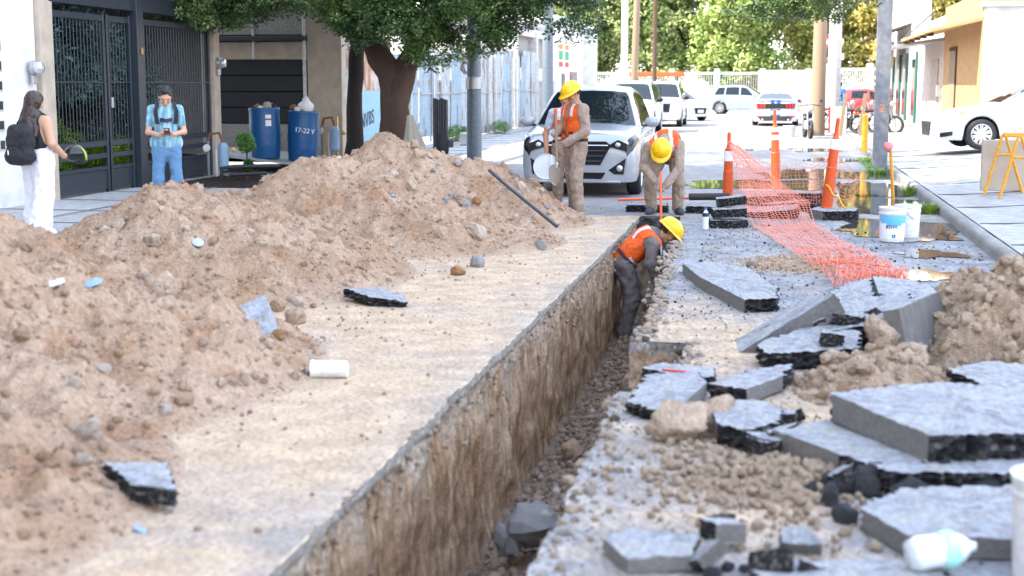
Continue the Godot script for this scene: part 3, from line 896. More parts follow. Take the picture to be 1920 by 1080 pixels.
func left_side() -> void:
	# white wall of the house at the edge of the picture
	var w := thing("house_wall", "white rendered house wall with pierced vent blocks beside the black gate", "wall", V(-10.1, 0.05, -15.6))
	var mb := MB.new()
	mb.box(V(-0.15, 1.9, 0.15), V(0.3, 3.8, 5.9), Basis(), 0.01)
	part("wall", mb, M.white_wall, w)
	for k in 9:
		var h := MB.new()
		h.box(V(0.0, 0.85 + k * 0.26, -1.72), V(0.03, 0.16, 0.34), Basis(), 0.008)
		h.col = Color(0.05, 0.06, 0.07)
		h.box(V(0.012, 0.85 + k * 0.26, -1.80), V(0.016, 0.11, 0.11)); h.box(V(0.012, 0.85 + k * 0.26, -1.64), V(0.016, 0.11, 0.11))
		part("vent_block", h, M.concrete_light, w)
	mb = MB.new(); mb.box(V(-0.1, 1.9, -2.99), V(0.36, 3.8, 0.36), Basis(), 0.01)
	part("pilaster", mb, M.beige_wall, w, "tan pilaster between wall and gate")
	meter(V(-10.05, 1.92, -18.2), "round electricity meter on the white wall left of the gate")
	meter(V(-9.995, 2.08, -24.7), "round electricity meter on the concrete pillar right of the gate")
	# sliding gate with bars above and sheet below
	var g := thing("metal_gate", "tall black metal gate of vertical bars with sheet panels along its foot", "gate", V(-10.1, 0.06, -18.72))
	var rail := func(called: String, y0: float, y1: float, z0: float, z1: float, x := 0.0, th := 0.045):
		var b := MB.new(); b.box(V(x, (y0 + y1) / 2, (z0 + z1) / 2), V(th, y1 - y0, absf(z1 - z0)), Basis(), 0.006)
		part(called, b, M.gate_metal, g)
	for lf in [[0.0, -1.72], [-1.78, -2.62], [-2.9, -5.8]]:
		var z0: float = lf[0]; var z1: float = lf[1]
		rail.call("sheet_panel", 0.04, 0.34, z0, z1, 0.0, 0.02)
		for y in [[0.34, 0.40], [0.52, 0.60], [0.70, 0.79], [1.655, 1.68], [2.58, 2.68]]:
			rail.call("rail", y[0], y[1], z0, z1, 0.002)
		rail.call("stile", 0.0, 2.7, z0, z0 - 0.06, 0.004, 0.06); rail.call("stile", 0.0, 2.7, z1 + 0.06, z1, 0.004, 0.06)
		var n := int((z0 - z1 - 0.12) / 0.105)
		for k in range(1, n + 1):
			rail.call("bar", 0.79, 2.58, z0 - 0.06 - k * 0.105 + 0.008, z0 - 0.06 - k * 0.105 - 0.008, -0.004, 0.016)
	rail.call("gate_post", 0.0, 3.1, -2.64, -2.88, 0.03, 0.2)
	rail.call("header_beam", 2.78, 3.02, 0.05, -5.85, 0.0, 0.16)
	var cat := MB.new(); cat.box(V(0.14, 2.16, -2.78), V(0.02, 0.10, 0.06), Basis(), 0.004)
	part("door_bell", cat, M.brass, g)
	cat = MB.new(); cat.box(V(0.05, 1.36, -1.85), V(0.03, 0.16, 0.06), Basis(), 0.004)
	part("lock_plate", cat, M.grey_metal, g)
	# the house behind: overhanging storey, dark porch wall, garden
	var h := thing("house", "two storey house whose upper floor overhangs the gated garden", "house", V(-10.3, 0, -19))
	mb = MB.new()
	mb.box(V(-3.9, 7.0, -1.2), V(7.4, 7.2, 10.8), Basis(), 0.02)
	part("upper_floor", mb, M.beige_wall, h)
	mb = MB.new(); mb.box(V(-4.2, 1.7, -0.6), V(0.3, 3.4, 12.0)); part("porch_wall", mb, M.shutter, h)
	mb = MB.new(); mb.box(V(-3.9, 1.7, -6.5), V(7.2, 3.4, 0.25)); part("side_wall", mb, M.concrete, h)
	for k in 2:
		var win := MB.new(); win.box(V(-4.02, 1.6, -1.5 - k * 2.6), V(0.06, 1.3, 1.1)); part("window", win, M.window_dark, h)
	mb = MB.new(); mb.box(V(0.0, 1.95, -6.1), V(0.2, 3.9, 0.26), Basis(), 0.015)
	single("gate_pillar", mb, M.beige_wall, "weathered concrete pillar closing the gate beside the carport", "pillar", V(-10.1, 0.02, -18.6))
	# carport wall across the drive with its dark shutter
	var cp := thing("carport_wall", "beige carport wall with a wide dark shutter behind the blue barrels", "wall", V(-8.65, 0.3, -27.9))
	mb = MB.new(); mb.box(V(-0.36, 2.2, -0.15), V(0.72, 4.6, 0.3), Basis(), 0.01); part("wall", mb, M.beige_wall, cp)
	mb = MB.new(); mb.box(V(-2.6, 0.24, -0.15), V(3.75, 0.7, 0.28)); part("plinth", mb, M.concrete, cp)
	mb = MB.new(); mb.box(V(-2.6, 2.08, -0.15), V(3.75, 0.36, 0.2), Basis(), 0.02); part("header", mb, M.beige_wall, cp)
	mb = MB.new(); mb.box(V(-2.6, 3.4, -0.15), V(3.75, 2.0, 0.24)); part("upper_wall", mb, M.concrete, cp)
	mb = MB.new(); mb.box(V(-2.6, 2.0, -0.36), V(3.9, 4.4, 0.14)); part("backing_wall", mb, M.shutter, cp)
	mb = MB.new(); mb.box(V(-2.6, 2.32, -0.05), V(3.75, 0.10, 0.34), Basis(), 0.01); part("beam", mb, M.dark_metal, cp)
	for k in 4:
		mb = MB.new(); mb.box(V(-2.6, 0.59 + 0.165 + k * 0.33, -0.16 - 0.004 * (k % 2)), V(3.7, 0.315, 0.06), Basis(), 0.008); part("shutter_panel", mb, M.shutter, cp)
	mb = MB.new(); mb.tube([V(-0.76, 0.9, 0.06), V(-0.76, 2.9, 0.06)], 0.035, 10); part("downpipe", mb, M.concrete_light, cp)
	mb = MB.new(); mb.tube([V(-1.85, 1.92, 0.02), V(-1.85, 2.6, 0.02)], 0.03, 8); part("conduit", mb, M.grey_metal, cp)
	var d := MB.new()                                   # drive rising to the carport
	d.grid(12, 8, func(u, v):
		var x: float = lerpf(-7.0, -13.5, u)
		return V(x, 0.066 + clampf((-7.0 - x) * 0.098, 0, 0.36), lerpf(-25.0, -27.85, v)), null, true)
	struct("driveway", d, M.pavement)
	# behind the camera on the left: the tall block whose shade lies over the works
	var ap := thing("apartment_building", "tall apartment block standing beside the camera whose shade covers the trench", "building", V(-10.6, 0, 2))
	mb = MB.new(); mb.box(V(-5.0, 8.6, -1.7), V(10.0, 17.2, 32.6), Basis(), 0.03); part("wall", mb, M.beige_wall, ap)
	mb = MB.new(); mb.box(V(-5.0, 17.4, -1.7), V(10.3, 0.4, 32.8), Basis(), 0.03); part("roof", mb, M.concrete, ap)
	for f in 5:
		for k in 8:
			var win := thing_window(V(0.0, 1.9 + f * 3.2, -12.0 + k * 3.4))
			ap.add_child(win, true)

func thing_window(at: Vector3) -> Node3D:
	var n := Node3D.new(); n.name = "window"; n.position = at
	var a := MB.new()
	for s in [-1, 1]:
		a.box(V(0.02, 0, s * 0.72), V(0.1, 1.5, 0.08)); a.box(V(0.02, s * 0.72, 0), V(0.098, 0.08, 1.38))
	part("frame", a, M.concrete_light, n)
	var b := MB.new(); b.box(V(0.01, 0, 0), V(0.03, 1.36, 1.36)); part("pane", b, M.window_dark, n)
	return n

func meter(at: Vector3, label: String) -> void:
	var t := thing("electricity_meter", label, "meter", at)
	var x := Transform3D(Basis(V(0, 0, 1), PI / -2), Vector3.ZERO)
	var a := MB.new(); a.lathe([Vector2(0, 0), Vector2(0.10, 0), Vector2(0.105, 0.02), Vector2(0.10, 0.06), Vector2(0.0, 0.06)], 20, x); part("base", a, M.grey_metal, t)
	var b := MB.new(); b.lathe([Vector2(0.085, 0.06), Vector2(0.085, 0.12), Vector2(0.07, 0.155), Vector2(0, 0.16)], 20, x, true); part("glass_dome", b, M.lamp_clear, t)
	var c := MB.new(); c.box(V(0.02, -0.16, 0), V(0.04, 0.12, 0.12), Basis(), 0.008); part("box", c, M.grey_metal, t)

func panel_fence() -> void:
	var t := thing("sheet_metal_fence", "patched fence of white and pale blue metal sheets along the pavement", "fence", V(-9.7, 0.06, -28.2))
	var z := 0.0
	var k := 0
	while z > -29.5:
		var wd := 0.95 + 0.6 * hash01(k + 3.0)
		var top := 2.35 + 0.35 * hash01(k * 1.7) + (0.25 if z < -18.0 else 0.0)
		var low := 0.02 + (0.22 * hash01(k * 5.1) if hash01(k * 2.9) > 0.55 else 0.0)
		var kind := hash01(k * 7.7)
		var c := Color(0.56, 0.66, 0.72)
		if kind < 0.35: c = Color(0.40, 0.58, 0.72)
		elif kind < 0.5: c = Color(0.68, 0.71, 0.73)
		var mb := MB.new()
		var lean := 0.05 * (hash01(k * 3.3) - 0.5)
		var z0 := z; var off := 0.03 * (k % 3)
		mb.grid(24, 18, func(u, v):
			var zz: float = z0 - u * wd
			return V(off + lean * v + 0.016 * sin(u * wd * 42.0) + 0.03 * fbm(zz * 2.0, v * 2.0 + k, 1.0), low + (top - low + 0.06 * fbm(zz, k, 3.0)) * v, zz),
			func(u, v, p):
				var r := smoothstep(0.16, 0.5, fbm(p.z * 3.0, p.y * 0.7 + k * 9.0, 1.2, NZ.c) + (0.25 if v < 0.06 else 0.0) + (0.32 if kind > 0.86 else 0.0))
				return (c * (0.86 + 0.22 * fbm(p.z * 7.0, p.y * 0.6, 1.0))).lerp(Color(0.30, 0.12, 0.05), r * 0.85))
		part("panel", mb, M.sheet_metal, t)
		if hash01(k * 9.1) > 0.5:
			var p := MB.new(); p.box(V(off + 0.06, 1.3, z0 - wd), V(0.09, 2.6, 0.10), Basis(), 0.01)
			part("post", p, M.concrete_light if hash01(k * 4.2) > 0.4 else M.rust, t)
		var rl := MB.new(); rl.box(V(off + 0.05, 1.35 + 0.1 * hash01(k * 2.2), z0 - wd / 2), V(0.02, 0.04, wd)); part("rail", rl, M.grey_metal, t)
		z -= wd + (0.06 if hash01(k * 6.1) > 0.7 else 0.005)
		k += 1
	var rp := MB.new()                                  # rusty sheet with graffiti under it, seen between the trunks
	rp.grid(20, 12, func(u, v): return V(0.12 + 0.014 * sin(u * 50.0), 1.5 + 0.95 * v, -3.4 - 2.6 * u), func(_u, _v, p):
		return Color(0.66, 0.62, 0.58).lerp(Color(0.46, 0.14, 0.04), smoothstep(-0.05, 0.3, fbm(p.z * 3.0, p.y * 0.8, 1.3, NZ.c) + 0.1)))
	part("panel", rp, M.sheet_metal, t, "rust streaked upper sheet between the tree trunks")
	var gm := MB.new(); gm.col = Color(0.33, 0.60, 0.80); gm.box(V(0.10, 0.78, -4.7), V(0.02, 1.44, 2.6))
	part("panel", gm, M.sheet_metal, t, "sky blue lower sheet with black scrawled letters")
	var gt := words("NVBS", 0.32, 0.004, Transform3D(Basis(V(0, 1, 0), PI / 2) * Basis(V(0, 0, 1), 0.12), V(0.115, 0.82, -4.75)), 0.0, "Droid Sans", 800)
	part("graffiti", gt, M.print_dark, t)

func box_part(called: String, ctr: Vector3, size: Vector3, m: Material, parent: Node, bev := 0.01) -> MeshInstance3D:
	var b := MB.new(); b.box(ctr, size, Basis(), bev)
	return part(called, b, m, parent)

func far_left() -> void:
	panel_fence()
	var t := thing("unfinished_building", "unfinished white concrete frame with grey infill above the metal fence", "building", V(-9.9, 0, -49))
	for z in [0.0, -4.6, -8.0]: box_part("column", V(0.1, 1.9, z - 4.2), V(0.35, 3.8, 0.35), M.concrete_light, t, 0.015)
	box_part("beam", V(0.05, 3.72, -8.4), V(0.3, 0.3, 8.6), M.concrete_light, t, 0.015)
	box_part("infill_wall", V(-0.12, 3.0, -6.4), V(0.15, 1.25, 4.2), M.concrete, t); box_part("infill_wall", V(-0.12, 3.0, -10.5), V(0.15, 1.25, 3.0), M.concrete, t)
	box_part("roof_slab", V(-4.0, 3.98, -8.2), V(8.2, 0.2, 8.8), M.concrete, t)
	box_part("rear_wall", V(-7.0, 1.9, -8.2), V(0.2, 3.7, 8.6), M.concrete, t)
	var s := thing("corner_shop", "white corner shop with two red green and orange striped signs", "building", V(-9.7, 0, -62.5))
	box_part("wall", V(-4.2, 2.2, -6.0), V(8.6, 4.4, 12.0), M.white_wall, s, 0.02)
	box_part("parapet", V(-4.2, 4.55, -6.0), V(8.9, 0.3, 12.3), M.concrete_light, s, 0.02)
	for k in 2:
		var z := -1.2 - k * 1.9
		var sg := Node3D.new(); sg.name = "sign"; s.add_child(sg, true); sg.position = V(0.12, 3.0, z)
		box_part("board", V(0.0, 0, 0), V(0.05, 1.2, 1.3), M.white_plastic, sg, 0.006)
		box_part("stripe", V(0.028, 0.38, 0), V(0.01, 0.22, 1.1), M.print_orange, sg, 0.0)
		box_part("stripe", V(0.028, 0.0, 0), V(0.01, 0.38, 1.1), M.print_green, sg, 0.0)
		box_part("stripe", V(0.028, -0.40, 0), V(0.01, 0.22, 1.1), M.print_red, sg, 0.0)
	box_part("door", V(0.11, 1.15, -2.2), V(0.04, 2.1, 0.9), M.window_dark, s)
	box_part("window", V(0.11, 1.5, -5.5), V(0.04, 1.6, 2.4), M.window_dark, s)
	box_part("buttress", V(0.35, 2.1, -9.5), V(0.7, 4.2, 0.8), M.white_wall, s, 0.02)
	# poles
	utility_pole("steel_pole", "slim grey steel lamp pole on the pavement right of the black boards", V(-5.86, 0.05, -27.6), 0.155, 0.10, 7.5, M.steel_pole, 8, true)
	utility_pole("utility_pole", "grey concrete pole at the end of the metal fence beside the shop signs", V(-7.2, 0.05, -45.2), 0.19, 0.14, 9.0, M.steel_pole, 12)
	utility_pole("utility_pole", "bright white concrete pole rising behind the parked white cars", V(-6.0, 0.05, -57.0), 0.15, 0.11, 9.5, M.concrete_light, 12)
	utility_pole("utility_pole", "brown wooden pole leaning against the white pole behind the cars", V(-6.0, 0.05, -60.5), 0.16, 0.12, 9.5, M.wood, 10, false, 0.25)
	utility_pole("utility_pole", "thin brown pole farther down the street before the trees", V(-6.75, 0.05, -80.0), 0.14, 0.1, 9.5, M.bark, 10)

func utility_pole(called: String, label: String, at: Vector3, r0: float, r1: float, h: float, m: Material, sides := 12, strap := false, lean := 0.0) -> Node3D:
	var t := thing(called, label, "pole", at)
	var p := MB.new(); p.tube([V(0, -0.1, 0), V(lean * 0.5, h * 0.5, 0), V(lean, h, 0)], [r0, (r0 + r1) / 2, r1], sides)
	part("shaft", p, m, t)
	var c := MB.new(); c.box(V(lean, h - 0.5, 0), V(1.8, 0.12, 0.1), Basis(), 0.01); part("crossarm", c, M.wood, t)
	if strap:
		var s := MB.new(); s.lathe([Vector2(r0 * 0.96, 1.55), Vector2(r0 + 0.015, 1.56), Vector2(r0 + 0.015, 1.78), Vector2(r0 * 0.9, 1.8)], 8); part("pale_sleeve", s, M.grey_metal, t)
		var e := MB.new(); e.tube([V(-r0, 1.85, 0.03), V(-r0 - 0.07, 1.95, 0.05), V(-r0 - 0.05, 2.1, 0.05)], [0.03, 0.05, 0.02], 8); part("conduit_elbow", e, M.concrete_light, t)
	return t

func right_side() -> void:
	var w := thing("white_building", "low white rendered building with a rough end wall behind the right hand sedan", "building", V(5.0, 0.2, -37.2))
	box_part("end_wall", V(5.5, 1.7, -0.15), V(11.0, 3.4, 0.3), M.white_wall, w, 0.015)
	box_part("cornice", V(5.5, 3.45, -0.1), V(11.2, 0.12, 0.5), M.concrete_light, w, 0.015)
	box_part("street_wall", V(0.1, 1.9, -4.4), V(0.25, 3.8, 8.2), M.tan_wall, w, 0.01)
	box_part("upper_wall", V(5.8, 4.4, -2.6), V(10.4, 1.9, 0.3), M.tan_wall, w)
	box_part("door", V(-0.03, 1.25, -6.0), V(0.06, 2.4, 1.5), M.wood, w); box_part("door_frame", V(-0.02, 2.52, -6.0), V(0.1, 0.1, 1.7), M.bark, w)
	box_part("door_frame", V(-0.02, 1.25, -5.2), V(0.1, 2.5, 0.08), M.bark, w)
	box_part("roof", V(5.6, 3.75, -6.0), V(11.0, 0.14, 5.0), M.concrete, w)
	var aw := MB.new()
	aw.box(V(-0.55, 3.0, -4.6), V(1.5, 0.09, 8.6), Basis(V(0, 0, 1), 0.22), 0.01)
	part("canopy", aw, M.tan_wall, w)
	for k in 5: box_part("rafter_end", V(-1.18, 2.80, -1.4 - k * 1.7), V(0.2, 0.14, 0.16), M.bark, w)
	var p := thing("pink_building", "pale pink shopfront with a grey metal canopy past the orange wall", "building", V(5.0, 0.2, -45.6))
	box_part("wall", V(2.0, 1.8, -3.2), V(4.0, 3.6, 6.4), mat("pink_wall", L(0.62, 0.50, 0.44), 0.85, {"tile": 2.0, "tex": M.white_wall.albedo_texture}), p, 0.015)
	box_part("door", V(-0.02, 1.2, -2.6), V(0.05, 2.2, 2.0), M.beige_wall, p)
	box_part("meter_box", V(-0.08, 1.3, -0.6), V(0.16, 0.35, 0.3), M.grey_metal, p)
	var cn := MB.new(); cn.prism(PackedVector2Array([Vector2(0.1, 0), Vector2(-1.6, -0.25), Vector2(-1.6, -0.33), Vector2(0.1, -0.1)]), 6.0, Transform3D(Basis(), V(0, 2.95, -6.2)))
	part("canopy", cn, M.grey_metal, p)
	var st := MB.new(); st.tube([V(-1.3, 2.7, -3.0), V(0.0, 3.9, -3.0)], 0.03, 6); st.tube([V(-1.45, 0.0, -5.9), V(-1.45, 2.7, -5.9)], 0.06, 8); part("strut", st, M.dark_metal, p)
	var g := thing("green_shop", "white two storey shop with dark green door frames beyond the grey pole", "building", V(5.0, 0.2, -52.2))
	# the upper storey has an opening through which leaves show
	box_part("lower_wall", V(2.5, 1.6, -9.0), V(5.0, 3.2, 18.0), M.white_wall, g, 0.015)
	box_part("upper_wall", V(0.1, 4.9, -1.3), V(0.2, 3.4, 2.6), M.white_wall, g); box_part("upper_wall", V(0.1, 4.9, -10.9), V(0.2, 3.4, 14.0), M.white_wall, g)
	box_part("sill", V(0.1, 3.35, -3.25), V(0.24, 0.3, 1.3), M.white_wall, g); box_part("lintel", V(0.1, 6.3, -3.25), V(0.22, 0.6, 1.3), M.white_wall, g)
	for z in [-2.0, -6.0, -9.0, -12.5]:
		box_part("door_frame", V(-0.04, 1.35, z), V(0.1, 2.7, 0.28), mat("green_paint", L(0.02, 0.09, 0.07), 0.5) if not M.has("green_paint") else M.green_paint, g)
		box_part("window", V(-0.01, 1.3, z - 1.3), V(0.04, 2.3, 1.6), M.window_dark, g)
	box_part("sign_board", V(-0.55, 2.7, -9.5), V(0.12, 1.0, 5.5), M.tan_wall, g)
	var a2 := MB.new(); a2.box(V(-0.8, 3.55, -8.5), V(1.7, 0.08, 7.0), Basis(V(0, 0, 1), 0.32), 0.01); part("awning", a2, M.bark, g)
	for k in 3: box_part("plant_pot", V(-0.9 - 0.15 * k, 0.2, -3.5 - k * 1.3), V(0.25, 0.4, 0.25), M.yellow_paint if k == 1 else M.dark_metal, g, 0.02)
	# poles of the right side
	var sp := thing("square_pole", "big square grey concrete pole on the right pavement edge", "pole", V(2.02, 0.12, -28.7))
	var b := MB.new(); var q := PackedVector2Array()
	for c in [[-1, -1], [1, -1], [1, 1], [-1, 1]]: q.append(Vector2(c[0] * 0.135, c[1] * 0.135))
	b.prism(q, 8.5, Transform3D(Basis(V(1, 0, 0), -PI / 2) , V(-0.02, -0.1, 0))); part("shaft", b, M.concrete_light.duplicate(), sp)
	(sp.get_child(0) as MeshInstance3D).material_override.albedo_color = L(0.20, 0.215, 0.24)
	var mk := words("2", 0.15, 0.003, Transform3D(Basis(), V(-0.02, 1.12, 0.138)), 0.0, "Droid Sans", 300); part("painted_number", mk, M.print_orange, sp)
	utility_pole("utility_pole", "stout tan concrete pole past the motorcycle", V(1.35, 0.0, -49.0), 0.25, 0.18, 9.5, M.wood, 14)
	utility_pole("utility_pole", "pale concrete pole just right of the tan pole", V(1.9, 0.1, -50.5), 0.24, 0.18, 9.5, M.concrete_light, 14)
	var tx := thing("sign_board", "white board with a red edge leaning at the foot of the pale pole", "board", V(1.95, 0.12, -47.5), 0.1)
	box_part("board", V(0, 0.45, 0), V(0.55, 0.85, 0.03), M.white_plastic, tx); box_part("edge", V(-0.28, 0.45, 0.005), V(0.05, 0.87, 0.04), M.print_red, tx)
	var so := thing("stop_sign", "red stop sign on a post partly hidden by the pale pole", "sign", V(2.2, 0.1, -60.0))
	var oc := PackedVector2Array()
	for k in 8: oc.append(Vector2(cos(TAU * (k + 0.5) / 8), sin(TAU * (k + 0.5) / 8)) * 0.38)
	b = MB.new(); b.tube([V(0, 0, -0.03), V(0, 3.7, -0.03)], 0.03, 8); part("post", b, M.grey_metal, so)
	b = MB.new(); b.prism(oc, 0.012, Transform3D(Basis(), V(0, 3.32, 0))); part("plate", b, M.print_red, so)
	part("lettering", words("ALTO", 0.24, 0.004, Transform3D(Basis(), V(0, 3.32, 0.016))), M.print_white, so)
	box_part("arrow_plate", V(0.1, 2.72, 0), V(0.62, 0.24, 0.012), M.print_white, so, 0.0)
	var ar := PackedVector2Array([Vector2(-0.2, -0.03), Vector2(0.08, -0.03), Vector2(0.08, -0.08), Vector2(0.22, 0), Vector2(0.08, 0.08), Vector2(0.08, 0.03), Vector2(-0.2, 0.03)])
	b = MB.new(); b.prism(ar, 0.004, Transform3D(Basis(), V(0.1, 2.72, 0.0085))); part("arrow", b, M.print_dark, so)

func far_end() -> void:
	var t := thing("iron_fence", "cream railing fence closing the street in front of the trees", "fence", V(-16, 0.05, -97))
	var bars := MB.new()
	for k in 120: bars.box(V(k * 0.155, 1.25, 0), V(0.035, 2.2, 0.035))
	var bo := part("railing", bars, M.concrete_light, t); bo.set_meta("kind", "stuff")
	box_part("rail", V(9, 2.4, 0), V(19, 0.16, 0.1), M.concrete_light, t); box_part("rail", V(9, 0.3, 0), V(19, 0.2, 0.1), M.concrete_light, t)
	for k in 7: box_part("post", V(k * 3.0, 1.35, 0.0), V(0.36, 2.7, 0.36), M.concrete_light, t, 0.02)
	var g := thing("white_gate", "white barred gate and wall at the street's end by the yellowish trees", "gate", V(3.0, 0.05, -96.5))
	bars = MB.new()
	for k in 60: bars.box(V(0.3 + k * 0.15, 1.4, 0), V(0.04, 2.4, 0.04))
	bo = part("railing", bars, M.white_plastic, g); bo.set_meta("kind", "stuff")
	for x in [0.0, 2.9, 6.0, 9.5]: box_part("post", V(x, 1.5, 0), V(0.4, 3.0, 0.4), M.white_wall, g, 0.02)
	box_part("rail", V(4.8, 2.65, 0), V(9.4, 0.14, 0.08), M.white_plastic, g)
	box_part("wall", V(-2.2, 1.3, -0.1), V(4.2, 2.6, 0.3), M.beige_wall, g)
	var cv := thing("street_stall", "orange roofed stall showing above the parked cars before the cream railing", "stall", V(-7.6, 0, -92))
	box_part("canopy", V(0, 2.35, 0), V(3.4, 0.28, 1.6), M.orange_plastic, cv, 0.03)
	for q in [[-1.5, -0.7], [1.5, -0.7], [-1.5, 0.7], [1.5, 0.7]]: box_part("leg", V(q[0], 1.1, q[1]), V(0.06, 2.2, 0.06), M.grey_metal, cv)
	box_part("counter", V(0, 0.5, 0), V(3.0, 1.0, 1.2), M.white_plastic, cv)
	var wires := 0
	for q in [[V(-7.2, 8.6, -45.2), V(-6.0, 8.9, -57)], [V(-5.2, 8.8, -57), V(-6.75, 8.9, -80)], [V(-6.4, 6.1, -57), V(2.0, 6.6, -50.5)], [V(-6.75, 7.0, -80), V(1.9, 7.4, -50.5)], [V(-6.75, 7.4, -80), V(14, 7.6, -84)], [V(-6.75, 6.9, -80), V(14, 6.4, -84)]]:
		var pts := []
		for j in 13:
			var u := j / 12.0
			pts.append((q[0] as Vector3).lerp(q[1], u) - V(0, 1.2 * u * (1 - u), 0))
		var mb := MB.new(); mb.tube(pts, 0.016, 5)
		single("power_line", mb, M.black_rubber, ["overhead cable from the fence end pole to the white pole", "overhead cable from the wooden pole to the thin far pole", "overhead cable crossing the street from white pole to pale pole", "overhead cable crossing the street from the thin far pole", "upper cable running right from the thin far pole", "lower cable running right from the thin far pole"][wires], "cable", Vector3.ZERO, "overhead cables across the street")
		wires += 1

func leaf_cluster(n: int, len_: float, wid: float, spread: float, sd: int) -> ArrayMesh:
	var r := RandomNumberGenerator.new(); r.seed = sd
	var mb := MB.new()
	for k in n:
		var an := TAU * k / n + r.randf() * 0.9
		var el := r.randf_range(-0.35, 0.95)
		var d := V(cos(an) * cos(el), sin(el), sin(an) * cos(el))
		var s := d.cross(V(r.randf() - 0.5, 1, r.randf() - 0.5)).normalized()
		var up := s.cross(d).normalized()
		var b := d * spread * r.randf_range(0.1, 0.6)
		var l := len_ * r.randf_range(0.75, 1.2); var w := wid * r.randf_range(0.8, 1.2)
		var t := b + d * l - up * l * 0.12
		var m := b + d * l * 0.5 + up * l * 0.04
		mb.tri(b, m + s * w * 0.5, m); mb.tri(b, m, m - s * w * 0.5)
		mb.tri(m, m + s * w * 0.5, t); mb.tri(m, t, m - s * w * 0.5)
	return mb.mesh()

func crown(parent: Node, blobs: Array, leaf: Mesh, m: Material, lo: Color, hi: Color, size: float, sd: int, gap := 0.0) -> void:
	var xs := []; var cs := []
	var r := RandomNumberGenerator.new(); r.seed = sd
	var nz := noise(sd, 0.55, 3)
	for b in blobs:
		var made := 0
		var tries := 0
		while made < b[2] and tries < b[2] * 6:
			tries += 1
			var d := V(r.randfn(), r.randfn(), r.randfn()).normalized() * pow(r.randf(), 0.42)
			var p: Vector3 = b[0] + d * b[1]
			var g := nz.get_noise_3dv(p * 1.6)
			if g < gap + 0.25 * (d.length() - 0.75): continue
			made += 1
			var sc := size * r.randf_range(0.7, 1.25)
			var bs := Basis.from_euler(V(r.randfn() * 0.5, r.randf() * TAU, r.randfn() * 0.5)).scaled(Vector3.ONE * sc)
			xs.append(Transform3D(bs, p))
			var k := clampf(0.45 + 0.9 * nz.get_noise_3dv(p * 0.9 + V(40, 0, 0)) + r.randfn() * 0.2, 0, 1)
			cs.append(lo.lerp(hi, k))
	scatter("crown", leaf, m, xs, cs, parent)

func limb(mb: MB, pts: Array, r0: float, r1: float, sides := 14) -> void:
	var n := pts.size()
	var cv := Curve3D.new()
	for p in pts: cv.add_point(p)
	var out := []; var rad := []
	for k in n:
		var dir: Vector3 = (pts[mini(k + 1, n - 1)] - pts[maxi(k - 1, 0)]) * 0.18
		cv.set_point_in(k, -dir); cv.set_point_out(k, dir)
	var L_ := cv.get_baked_length()
	for k in 15:
		var p := cv.sample_baked(L_ * k / 14.0, true)
		var u := k / 14.0
		out.append(p + V(fbm(p.y * 2.0, p.x, 1.0), 0, fbm(p.y * 2.0, p.z + 5.0, 1.0)) * r0 * 0.3)
		rad.append(lerpf(r0, r1, u) * (1.0 + 0.45 * pow(maxf(0.0, 1.0 - u * 5.0), 2)) * (1.0 + 0.10 * fbm(p.y * 4.0, p.x, 1.0)))
	mb.tube(out, rad, sides)

